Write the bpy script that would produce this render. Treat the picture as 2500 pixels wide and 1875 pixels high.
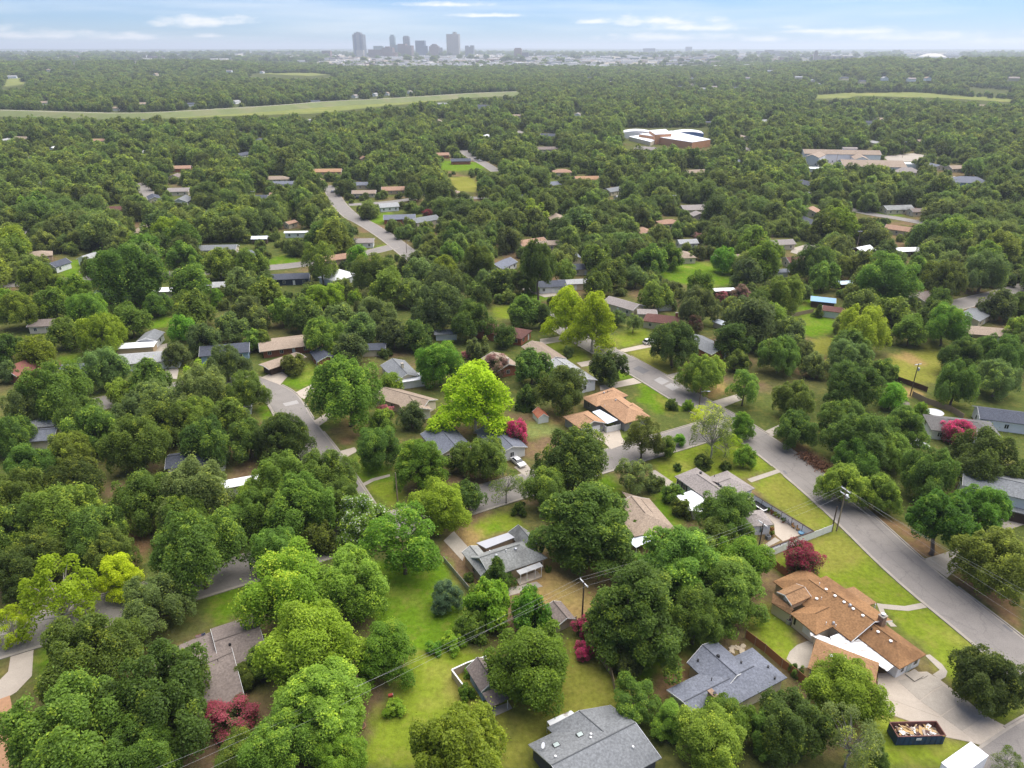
import bpy, math, random
import numpy as np
from mathutils import Vector, Matrix
for _o in list(bpy.data.objects): bpy.data.objects.remove(_o)
SC = bpy.context.scene
# ------------------------------------------------------------------ camera
F = 1735.0; YH = 119.0; H = 90.0            # focal length and horizon row in photo pixels (2500 x 1875), flying height in metres
PT = math.atan((937.5 - YH) / F); CP, SP = math.cos(PT), math.sin(PT)
cam = bpy.data.cameras.new('camera'); camo = bpy.data.objects.new('camera', cam); SC.collection.objects.link(camo)
cam.sensor_width = 36.0; cam.lens = 36.0 * F / 2500.0; cam.clip_start = 1.0; cam.clip_end = 90000.0
camo.location = (0, 0, H); camo.rotation_euler = (math.pi / 2 - PT, 0, 0); SC.camera = camo
# ------------------------------------------------------------------ light
SUN_EL, SUN_AZ = math.radians(64), math.radians(48)     # azimuth clockwise from +Y (behind the view, to the right)
sd = bpy.data.lights.new('sun', 'SUN'); sd.energy = 3.1; sd.angle = math.radians(88); sd.color = (1.0, 0.95, 0.87)
so = bpy.data.objects.new('sun', sd); SC.collection.objects.link(so)
sdir = Vector((math.sin(SUN_AZ) * math.cos(SUN_EL), math.cos(SUN_AZ) * math.cos(SUN_EL), math.sin(SUN_EL)))
so.rotation_euler = sdir.to_track_quat('Z', 'Y').to_euler(); so.location = (0, 0, 300)
W = bpy.data.worlds.new('World'); SC.world = W; W.use_nodes = True
SC.view_settings.view_transform = 'Standard'; SC.view_settings.look = 'None'
SC.view_settings.exposure = 1.22; SC.view_settings.gamma = 1.0; SC.view_settings.use_curve_mapping = False
SC.cycles.use_denoising = True
SC.cycles.max_bounces = 6; SC.cycles.diffuse_bounces = 4; SC.cycles.transmission_bounces = 4; SC.cycles.glossy_bounces = 2
SC.cycles.transparent_max_bounces = 4; SC.cycles.volume_bounces = 0; SC.cycles.caustics_reflective = False; SC.cycles.caustics_refractive = False
SKY_STRENGTH = 0.066
def build_world():
    nt = W.node_tree; nt.nodes.clear(); N = nt.nodes.new; L = nt.links.new
    out = N('ShaderNodeOutputWorld'); bg = N('ShaderNodeBackground'); bg.inputs[1].default_value = SKY_STRENGTH
    sky = N('ShaderNodeTexSky'); sky.sky_type = 'NISHITA'; sky.sun_disc = False
    sky.sun_elevation = SUN_EL; sky.sun_rotation = SUN_AZ; sky.altitude = 900; sky.air_density = 1.0; sky.dust_density = 0.25; sky.ozone_density = 2.5
    tc = N('ShaderNodeTexCoord'); sep = N('ShaderNodeSeparateXYZ'); L(tc.outputs['Generated'], sep.inputs[0])
    def M(op, a, b=None, c=None):
        m = N('ShaderNodeMath'); m.operation = op
        for i, v in enumerate((a, b, c)):
            if v is None: continue
            if isinstance(v, (int, float)): m.inputs[i].default_value = v
            else: L(v, m.inputs[i])
        return m.outputs[0]
    az = M('ARCTAN2', sep.outputs[0], sep.outputs[1]); el = M('ARCSINE', sep.outputs[2])
    comb = N('ShaderNodeCombineXYZ'); L(M('MULTIPLY', az, 15.0), comb.inputs[0]); L(M('MULTIPLY', el, 46.0), comb.inputs[1])
    nz = N('ShaderNodeTexNoise'); nz.inputs['Scale'].default_value = 2.2; nz.inputs['Detail'].default_value = 7; nz.inputs['Roughness'].default_value = 0.58
    L(comb.outputs[0], nz.inputs['Vector'])
    fine = M('MULTIPLY', M('SUBTRACT', nz.outputs[0], 0.47), 2.6)
    # thin streaks of cloud all over the sky
    comb2 = N('ShaderNodeCombineXYZ'); L(M('MULTIPLY', az, 2.0), comb2.inputs[0]); L(M('MULTIPLY', el, 30.0), comb2.inputs[1]); comb2.inputs[2].default_value = 3.3
    nz2 = N('ShaderNodeTexNoise'); nz2.inputs['Scale'].default_value = 1.3; nz2.inputs['Detail'].default_value = 6; nz2.inputs['Roughness'].default_value = 0.55
    L(comb2.outputs[0], nz2.inputs['Vector'])
    mr = N('ShaderNodeMapRange'); mr.inputs[1].default_value = 0.47; mr.inputs[2].default_value = 0.85; mr.inputs[3].default_value = 0.0; mr.inputs[4].default_value = 0.62
    L(nz2.outputs[0], mr.inputs[0]); cov = mr.outputs[0]
    # heaped clouds: (photo x, photo y, half width px, half height px)
    puffs = [(505, 55, 125, 19), (130, 88, 130, 15), (305, 92, 105, 12), (515, 88, 40, 7), (1600, 52, 150, 22), (1440, 54, 60, 10), (1720, 68, 130, 15),
             (1930, 66, 50, 9), (1860, 98, 60, 9), (2090, 78, 110, 12), (2230, 92, 150, 16), (2420, 104, 110, 12), (1990, 76, 80, 9), (1100, 12, 130, 9), (1190, 38, 140, 7), (1620, 92, 160, 14), (-150, 70, 130, 16), (2680, 80, 150, 16)]
    for (px, py, wx, wy) in puffs:
        u = (px - 1250) / F; v = (py - 937.5) / F
        d = Vector((u, CP - SP * v, -(SP + CP * v))).normalized()
        a0 = math.atan2(d.x, d.y); e0 = math.asin(d.z); ax = wx / F * 0.9; ey = wy / F * 0.8
        dx = M('DIVIDE', M('SUBTRACT', az, a0), ax); de = M('DIVIDE', M('SUBTRACT', el, e0), ey); de = M('MAXIMUM', de, M('MULTIPLY', de, -1.7))
        r2 = M('ADD', M('MULTIPLY', dx, dx), M('MULTIPLY', de, de))
        bl = M('SUBTRACT', 1.0, M('SQRT', r2))
        bl = M('ADD', bl, fine)
        m2 = N('ShaderNodeMapRange'); m2.inputs[1].default_value = 0.0; m2.inputs[2].default_value = 0.95; m2.inputs[3].default_value = 0; m2.inputs[4].default_value = 0.88
        L(bl, m2.inputs[0]); cov = M('MAXIMUM', cov, m2.outputs[0])
    mix = N('ShaderNodeMixRGB'); L(cov, mix.inputs[0]); tn = N('ShaderNodeMixRGB'); tn.blend_type = 'MULTIPLY'; tn.inputs[0].default_value = 1; L(sky.outputs[0], tn.inputs[1]); tn.inputs[2].default_value = (.43, .595, .90, 1); L(tn.outputs[0], mix.inputs[1]); mix.inputs[2].default_value = (7.6, 7.55, 7.5, 1)
    L(mix.outputs[0], bg.inputs[0]); L(bg.outputs[0], out.inputs[0])
build_world()
# ------------------------------------------------------------------ helpers
COL = SC.collection; rnd = random.Random(7); nr = np.random.RandomState(11)
def G(px, py, z=0.0):                       # the point at height z that the photograph shows at pixel (px, py)
    u = (px - 1250) / F; v = (py - 937.5) / F
    t = (H - z) / (SP + CP * v)
    return Vector((u * t, (CP - SP * v) * t, z))
def PX(x, y, z):                            # where the photograph shows a point
    dz = z - H; d = CP * y - SP * dz
    return 1250 + F * x / d, 937.5 - F * (SP * y + CP * dz) / d
def DEP(x, y, z): return CP * y - SP * (z - H)
def link(o, parent=None):
    COL.objects.link(o)
    if parent is not None: o.parent = parent
    return o
def tag(o, label=None, cat=None, group=None, kind=None):
    if label: o['label'] = label
    if cat: o['category'] = cat
    if group: o['group'] = group
    if kind: o['kind'] = kind
    return o
def empty(name, loc=(0, 0, 0), rz=0.0, label=None, cat=None, group=None):
    o = bpy.data.objects.new(name, None); o.empty_display_size = 0.3; o.location = loc; o.rotation_euler = (0, 0, rz)
    return tag(link(o), label, cat, group)
class MB:
    def __init__(s): s.v = []; s.f = []
    def poly(s, pts):
        n = len(s.v); s.v += [tuple(p) for p in pts]; s.f.append(tuple(range(n, n + len(pts)))); return s
    def hexa(s, b, t):                       # bottom loop and top loop of equal length
        n = len(s.v); k = len(b); s.v += [tuple(p) for p in b] + [tuple(p) for p in t]
        s.f.append(tuple(n + i for i in reversed(range(k)))); s.f.append(tuple(n + k + i for i in range(k)))
        for i in range(k):
            j = (i + 1) % k; s.f.append((n + i, n + j, n + k + j, n + k + i))
        return s
    def box(s, c, d, rz=0.0):
        cs, sn = math.cos(rz), math.sin(rz); hx, hy, hz = d[0] / 2, d[1] / 2, d[2] / 2
        q = [(-hx, -hy), (hx, -hy), (hx, hy), (-hx, hy)]; r = [(c[0] + x * cs - y * sn, c[1] + x * sn + y * cs) for x, y in q]
        return s.hexa([(x, y, c[2] - hz) for x, y in r], [(x, y, c[2] + hz) for x, y in r])
    def tube(s, pts, rad, n=6, cap=True):
        pts = [Vector(p) for p in pts]
        if isinstance(rad, (int, float)): rad = [rad] * len(pts)
        base = len(s.v)
        for i, p in enumerate(pts):
            d = (pts[min(i + 1, len(pts) - 1)] - pts[max(i - 1, 0)]).normalized()
            a = d.cross(Vector((0, 0, 1)) if abs(d.z) < 0.9 else Vector((1, 0, 0))).normalized(); b = d.cross(a)
            for k in range(n):
                t = 2 * math.pi * k / n; s.v.append(tuple(p + (a * math.cos(t) + b * math.sin(t)) * rad[i]))
        for i in range(len(pts) - 1):
            for k in range(n):
                k2 = (k + 1) % n; s.f.append((base + i * n + k, base + i * n + k2, base + (i + 1) * n + k2, base + (i + 1) * n + k))
        if cap:
            s.f.append(tuple(base + k for k in reversed(range(n)))); e = base + (len(pts) - 1) * n; s.f.append(tuple(e + k for k in range(n)))
        return s
    def mesh(s, name, mat, smooth=False):
        m = bpy.data.meshes.new(name); m.from_pydata(s.v, [], s.f); m.update()
        if mat is not None: m.materials.append(mat)
        if smooth:
            for p in m.polygons: p.use_smooth = True
        return m
    def build(s, name, mat, parent=None, smooth=False, loc=None):
        o = bpy.data.objects.new(name, s.mesh(name, mat, smooth))
        if loc is not None: o.location = loc
        return link(o, parent)
def inst(name, mesh, parent=None, loc=(0, 0, 0), rz=0.0, sc=(1, 1, 1)):
    o = bpy.data.objects.new(name, mesh); o.location = loc; o.rotation_euler = (0, 0, rz); o.scale = sc
    return link(o, parent)
def loc_into(p, root):                       # world point into the frame of an unparented, unscaled root
    d = Vector(p) - root.location; a = -root.rotation_euler[2]; cs, sn = math.cos(a), math.sin(a)
    return Vector((d.x * cs - d.y * sn, d.x * sn + d.y * cs, d.z))
# ------------------------------------------------------------------ materials
MATS = {}
def pmat(name, col, rough=0.8, var=0.12, scale=1.2, dark=None, dscale=0.25, damt=0.4, spec=0.3, metal=0.0, bump=0.0, bscale=30.0, stretch=None, fine=0.0, fscale=14.0, cracks=False):
    """base colour with two sizes of mottling, optional stains of another colour and fine relief"""
    if name in MATS: return MATS[name]
    m = bpy.data.materials.new(name); m.use_nodes = True; nt = m.node_tree; N = nt.nodes.new; L = nt.links.new
    b = nt.nodes['Principled BSDF']; b.inputs['Roughness'].default_value = rough; b.inputs['Metallic'].default_value = metal
    b.inputs['Specular IOR Level'].default_value = spec
    tc = N('ShaderNodeTexCoord'); vec = tc.outputs['Object']
    if stretch:
        mp = N('ShaderNodeMapping'); mp.inputs['Scale'].default_value = stretch; L(vec, mp.inputs[0]); vec = mp.outputs[0]
    n1 = N('ShaderNodeTexNoise'); n1.inputs['Scale'].default_value = scale; n1.inputs['Detail'].default_value = 5; n1.inputs['Roughness'].default_value = 0.65; L(vec, n1.inputs['Vector'])
    mr = N('ShaderNodeMapRange'); mr.inputs[1].default_value = 0.25; mr.inputs[2].default_value = 0.75; mr.inputs[3].default_value = 1 - var; mr.inputs[4].default_value = 1 + var
    L(n1.outputs[0], mr.inputs[0]); val = mr.outputs[0]
    if fine:
        n3 = N('ShaderNodeTexNoise'); n3.inputs['Scale'].default_value = fscale; n3.inputs['Detail'].default_value = 2; L(vec, n3.inputs['Vector'])
        m3 = N('ShaderNodeMapRange'); m3.inputs[1].default_value = 0.3; m3.inputs[2].default_value = 0.7; m3.inputs[3].default_value = 1 - fine; m3.inputs[4].default_value = 1 + fine
        L(n3.outputs[0], m3.inputs[0]); mm = N('ShaderNodeMath'); mm.operation = 'MULTIPLY'; L(val, mm.inputs[0]); L(m3.outputs[0], mm.inputs[1]); val = mm.outputs[0]
    base = N('ShaderNodeMixRGB'); base.blend_type = 'MULTIPLY'; base.inputs[0].default_value = 1; base.inputs[1].default_value = (*col, 1); L(val, base.inputs[2])
    o = base.outputs[0]
    if dark is not None:
        n2 = N('ShaderNodeTexNoise'); n2.inputs['Scale'].default_value = dscale; n2.inputs['Detail'].default_value = 6; n2.inputs['Roughness'].default_value = 0.6; L(vec, n2.inputs['Vector'])
        m2 = N('ShaderNodeMapRange'); m2.inputs[1].default_value = 0.48; m2.inputs[2].default_value = 0.68; m2.inputs[3].default_value = 0; m2.inputs[4].default_value = damt; L(n2.outputs[0], m2.inputs[0])
        mx = N('ShaderNodeMixRGB'); L(m2.outputs[0], mx.inputs[0]); L(o, mx.inputs[1]); mx.inputs[2].default_value = (*dark, 1); o = mx.outputs[0]
    if cracks:
        wv = N('ShaderNodeTexNoise'); wv.inputs['Scale'].default_value = .5; wv.inputs['Detail'].default_value = 4; L(vec, wv.inputs['Vector'])
        ad = N('ShaderNodeVectorMath'); ad.operation = 'MULTIPLY_ADD'; L(wv.outputs['Color'], ad.inputs[0]); ad.inputs[1].default_value = (3, 3, 0); L(vec, ad.inputs[2])
        vo = N('ShaderNodeTexVoronoi'); vo.feature = 'DISTANCE_TO_EDGE'; vo.inputs['Scale'].default_value = .16; L(ad.outputs[0], vo.inputs['Vector'])
        cm = N('ShaderNodeMapRange'); cm.inputs[1].default_value = .004; cm.inputs[2].default_value = .016; cm.inputs[3].default_value = .28; cm.inputs[4].default_value = 0; L(vo.outputs['Distance'], cm.inputs[0])
        cx = N('ShaderNodeMixRGB'); L(cm.outputs[0], cx.inputs[0]); L(o, cx.inputs[1]); cx.inputs[2].default_value = (.12, .11, .10, 1); o = cx.outputs[0]
    L(o, b.inputs['Base Color'])
    if bump:
        nb = N('ShaderNodeTexNoise'); nb.inputs['Scale'].default_value = bscale; nb.inputs['Detail'].default_value = 3; L(vec, nb.inputs['Vector'])
        bp = N('ShaderNodeBump'); bp.inputs['Strength'].default_value = bump; bp.inputs['Distance'].default_value = 0.05; L(nb.outputs[0], bp.inputs['Height']); L(bp.outputs[0], b.inputs['Normal'])
    MATS[name] = m; return m
ROOFCOL = {}
def roofmat(name, col, dark, damt=0.45):
    ROOFCOL[name] = tuple(c * .42 for c in col)
    col = tuple(c * .70 for c in col); dark = tuple(c * .66 for c in dark)
    return pmat(name, col, 0.9, 0.10, 0.8, dark, 0.16, damt, spec=0.15, bump=0.6, bscale=9, fine=0.22, fscale=3.2)
M_asph = pmat('asphalt', (0.238, 0.215, 0.193), .92, .10, .35, (.225, .205, .19), .05, .6, spec=.2, fine=.12, fscale=6, cracks=True)
M_conc = pmat('concrete', (0.377, 0.332, 0.275), .9, .12, .6, (.27, .235, .195), .13, .6, spec=.2, fine=.07, fscale=5)
M_conc2 = pmat('pale_concrete', (0.435, 0.373, 0.303), .9, .08, .6, (.40, .33, .26), .2, .5, spec=.2, fine=.06, fscale=5)
M_kerb = pmat('kerb_concrete', (0.340, 0.302, 0.255), .9, .14, .5, (.25, .21, .17), .3, .5)
M_brick_path = pmat('salmon_gravel', (.42, .235, .13), .95, .15, 1.5, (.32, .17, .09), .4, .5)
M_white = pmat('white_paint', (.80, .80, .79), .6, .04, .8, (.60, .58, .54), .5, .25)
M_trim = pmat('white_trim', (.78, .77, .74), .6, .04)
M_cream = pmat('cream_wall', (.66, .58, .44), .8, .06, .8, (.50, .42, .30), .4, .35)
M_tanbrick = pmat('tan_brick', (.50, .375, .235), .85, .08, 1.0, (.40, .28, .17), .5, .35, fine=.1)
M_greywall = pmat('grey_siding', (.27, .265, .26), .8, .06)
M_darkwall = pmat('charcoal_siding', (.085, .085, .095), .8, .08)
M_navy = pmat('navy_siding', (.035, .05, .085), .7, .08)
M_bluewall = pmat('blue_siding', (.30, .42, .56), .7, .06, stretch=(1, 1, 6))
M_sage = pmat('sage_wall', (.52, .55, .50), .8, .05)
M_redbrick = pmat('red_brick', (.36, .13, .075), .85, .15, 2.0, fine=.15)
M_stone = pmat('brown_stone', (.30, .205, .14), .9, .28, 2.2, (.14, .10, .075), 1.2, .5, bump=.8, bscale=6)
M_glass = pmat('window_glass', (.02, .024, .03), .12, .2, 1.5, spec=.6)
M_black = pmat('black_plastic', (.018, .018, .02), .45, .2)
M_metal = pmat('galvanised_metal', (.50, .51, .53), .45, .1, metal=.5)
M_whitemetal = pmat('white_metal_roof', (.84, .84, .85), .5, .05, .5, (.62, .60, .56), .3, .3)
M_stained = pmat('stained_white_metal', (.80, .80, .80), .55, .08, .6, (.20, .14, .09), .45, 1.0, stretch=(1, 2.2, 1))
M_slatmetal = pmat('silver_metal_roof', (.56, .60, .66), .4, .06, .5, (.40, .42, .45), .3, .4, metal=.25)
M_wood = pmat('weathered_fence', (.335, .25, .175), .9, .18, .7, (.19, .14, .10), .6, .5, stretch=(1, 1, .3))
M_redwood = pmat('stained_fence', (.28, .125, .055), .85, .18, .7, (.15, .07, .035), .6, .5)
M_tanfence = pmat('tan_fence', (.52, .42, .31), .85, .08)
M_darkwood = pmat('dark_rail', (.075, .045, .032), .8, .15)
M_pole = pmat('pole_wood', (.115, .085, .062), .9, .25, 1.0)
M_pole2 = pmat('pale_pole_wood', (.30, .235, .155), .9, .2, 1.0)
M_wire = pmat('wire', (.45, .44, .42), .6, .05)
M_bark = pmat('bark', (.17, .13, .10), .95, .3, 1.0, (.09, .07, .055), 1.5, .5)
M_palebark = pmat('pale_bark', (.56, .50, .42), .9, .2, 1.0, (.30, .24, .18), 1.2, .6)
M_greybark = pmat('dead_grey_wood', (.33, .295, .265), .95, .2, 1.0)
R_brown = roofmat('brown_shingle', (.41, .225, .105), (.20, .105, .052), .7)
R_brown2 = roofmat('light_brown_shingle', (.41, .235, .12), (.28, .155, .08), .5)
R_blue = roofmat('blue_grey_shingle', (.235, .25, .295), (.155, .165, .20), .4)
R_grey = roofmat('mid_grey_shingle', (.285, .295, .30), (.20, .205, .21), .35)
R_pink = roofmat('taupe_shingle', (.30, .245, .215), (.20, .16, .145), .35)
R_greygreen = roofmat('grey_green_shingle', (.37, .375, .355), (.12, .115, .11), .7)
R_taupe = roofmat('warm_grey_shingle', (.41, .36, .33), (.31, .265, .24), .35)
R_orange = roofmat('orange_tan_shingle', (.56, .335, .195), (.42, .225, .12), .4)
R_slate = roofmat('dark_slate_shingle', (.12, .13, .16), (.075, .08, .10), .4)
R_maroon = roofmat('maroon_shingle', (.20, .095, .078), (.11, .06, .055), .5)
R_light = roofmat('light_grey_shingle', (.50, .50, .49), (.38, .37, .36), .35)
R_tan = roofmat('tan_shingle', (.45, .35, .265), (.34, .255, .185), .4)
R_salmon = roofmat('salmon_tile', (.50, .31, .21), (.38, .22, .15), .4)
R_dirty = roofmat('weathered_dark_shingle', (.19, .18, .17), (.42, .41, .40), .55)
def leafmat(name, flower=None, famt=0.0):
    m = bpy.data.materials.new(name); m.use_nodes = True; nt = m.node_tree; N = nt.nodes.new; L = nt.links.new
    b = nt.nodes['Principled BSDF']; out = nt.nodes['Material Output']
    oi = N('ShaderNodeObjectInfo'); at = N('ShaderNodeAttribute'); at.attribute_name = 'tint'
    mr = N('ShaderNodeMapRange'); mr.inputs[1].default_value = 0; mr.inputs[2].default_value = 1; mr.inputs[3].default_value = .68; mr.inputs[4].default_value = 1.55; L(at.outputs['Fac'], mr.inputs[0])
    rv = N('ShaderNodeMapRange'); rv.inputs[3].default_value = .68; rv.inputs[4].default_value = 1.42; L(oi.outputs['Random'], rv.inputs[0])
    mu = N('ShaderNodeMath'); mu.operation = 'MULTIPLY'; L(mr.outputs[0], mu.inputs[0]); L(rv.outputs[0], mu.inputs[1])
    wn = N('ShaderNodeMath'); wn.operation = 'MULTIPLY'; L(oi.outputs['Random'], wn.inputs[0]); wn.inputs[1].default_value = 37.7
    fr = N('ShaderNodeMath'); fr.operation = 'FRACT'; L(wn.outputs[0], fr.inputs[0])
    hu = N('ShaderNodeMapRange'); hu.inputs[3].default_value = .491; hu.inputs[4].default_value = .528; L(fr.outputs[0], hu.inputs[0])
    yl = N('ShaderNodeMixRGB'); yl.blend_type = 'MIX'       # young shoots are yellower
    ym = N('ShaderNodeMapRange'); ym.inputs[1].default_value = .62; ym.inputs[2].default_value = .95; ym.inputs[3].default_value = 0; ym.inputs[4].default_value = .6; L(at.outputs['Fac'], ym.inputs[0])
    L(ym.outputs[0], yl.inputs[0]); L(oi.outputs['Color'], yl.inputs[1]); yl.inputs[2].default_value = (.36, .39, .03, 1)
    hsv = N('ShaderNodeHueSaturation'); L(hu.outputs[0], hsv.inputs['Hue']); L(mu.outputs[0], hsv.inputs['Value']); L(yl.outputs[0], hsv.inputs['Color'])
    colr = hsv.outputs[0]
    if flower is not None:
        fl = N('ShaderNodeAttribute'); fl.attribute_name = 'flower'
        mx = N('ShaderNodeMixRGB'); L(fl.outputs['Fac'], mx.inputs[0])
        if flower == 'object':      # object colour is the blossom, leaves are olive green
            lv = N('ShaderNodeMixRGB'); lv.blend_type = 'MULTIPLY'; lv.inputs[0].default_value = 1; lv.inputs[1].default_value = (.12, .15, .04, 1); L(mr.outputs[0], lv.inputs[2])
            fv = N('ShaderNodeMixRGB'); fv.blend_type = 'MULTIPLY'; fv.inputs[0].default_value = 1; L(oi.outputs['Color'], fv.inputs[1]); L(mr.outputs[0], fv.inputs[2])
            L(lv.outputs[0], mx.inputs[1]); L(fv.outputs[0], mx.inputs[2])
        else:
            L(colr, mx.inputs[1]); mx.inputs[2].default_value = (*flower, 1)
        colr = mx.outputs[0]
    df = N('ShaderNodeBsdfDiffuse'); L(colr, df.inputs[0]); gl = N('ShaderNodeBsdfGlossy'); gl.inputs['Roughness'].default_value = .5; gl.inputs[0].default_value = (.9, .95, 1, 1)
    tr = N('ShaderNodeBsdfTranslucent'); L(colr, tr.inputs[0]); ms = N('ShaderNodeMixShader'); ms.inputs[0].default_value = .48
    L(df.outputs[0], ms.inputs[1]); L(tr.outputs[0], ms.inputs[2]); mg = N('ShaderNodeMixShader'); mg.inputs[0].default_value = .012
    L(ms.outputs[0], mg.inputs[1]); L(gl.outputs[0], mg.inputs[2]); L(mg.outputs[0], out.inputs['Surface']); nt.nodes.remove(b)
    return m
M_leaf = leafmat('leaf'); M_crape = leafmat('crape_blossom', 'object'); M_whitefl = leafmat('white_blossom_leaf', (.82, .84, .70))
# ------------------------------------------------------------------ terrain
def vnoise(x, y, seed=0):
    xi = np.floor(x).astype(np.int64); yi = np.floor(y).astype(np.int64); xf = x - xi; yf = y - yi
    def h(a, b):
        n = (a * 374761393 + b * 668265263 + seed * 974711) & 0x7fffffff
        n = ((n ^ (n >> 13)) * 1274126177) & 0x7fffffff
        return ((n ^ (n >> 16)) & 0xffff) / 65535.0
    u = xf * xf * (3 - 2 * xf); v = yf * yf * (3 - 2 * yf)
    return (h(xi, yi) * (1 - u) + h(xi + 1, yi) * u) * (1 - v) + (h(xi, yi + 1) * (1 - u) + h(xi + 1, yi + 1) * u) * v
def fbm(x, y, o=4, seed=0):
    s = np.zeros_like(x, dtype=float); a = .5; t = 0
    for i in range(o):
        s += a * vnoise(x * 2 ** i, y * 2 ** i, seed + i); t += a; a *= .5
    return s / t
def sstep(a, b, x):
    t = np.clip((x - a) / (b - a), 0, 1); return t * t * (3 - 2 * t)
def hz(x, y):
    x = np.asarray(x, float); y = np.asarray(y, float); r = np.sqrt(x * x + y * y)
    z = np.interp(r, [0, 1500, 3600, 6600, 15000, 24000, 60000], [0, 0, 12, 31, 66, 86, 86])
    a = x / np.maximum(y, 1.0) * 1.0
    right = sstep(.26, .50, a) * sstep(1900, 3150, r) * (1 - sstep(3300, 4400, r)); z = z + right * 40
    left = (1 - sstep(-.42, -.22, a)) * sstep(2300, 3300, r) * (1 - sstep(3500, 4600, r)); z = z + left * 20
    z = z + sstep(1500, 3500, r) * (fbm(x / 700, y / 700, 3, 5) - .5) * 10
    z = z + sstep(9000, 16000, r) * (fbm(x / 4000, y / 4000, 3, 9) - .5) * 40
    return np.where(y > 200, z, 0.0)
def hz1(x, y): return float(hz(np.array([x]), np.array([y]))[0])
def wpoly(pts): return [G(a, b).xy for a, b in pts]
def inpoly(x, y, P):
    c = np.zeros(x.shape, bool); n = len(P)
    for i in range(n):
        x1, y1 = P[i]; x2, y2 = P[(i + 1) % n]
        if y1 == y2: continue
        k = ((y1 > y) != (y2 > y)) & (x < (x2 - x1) * (y - y1) / (y2 - y1) + x1); c ^= k
    return c
GREEN = (.105, .185, .012); GREEN2 = (.160, .208, .020); OLIVE = (.198, .202, .036); DRY = (.29, .20, .08); DIRT = (.23, .14, .072); MEADOW = (.185, .21, .065)
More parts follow.
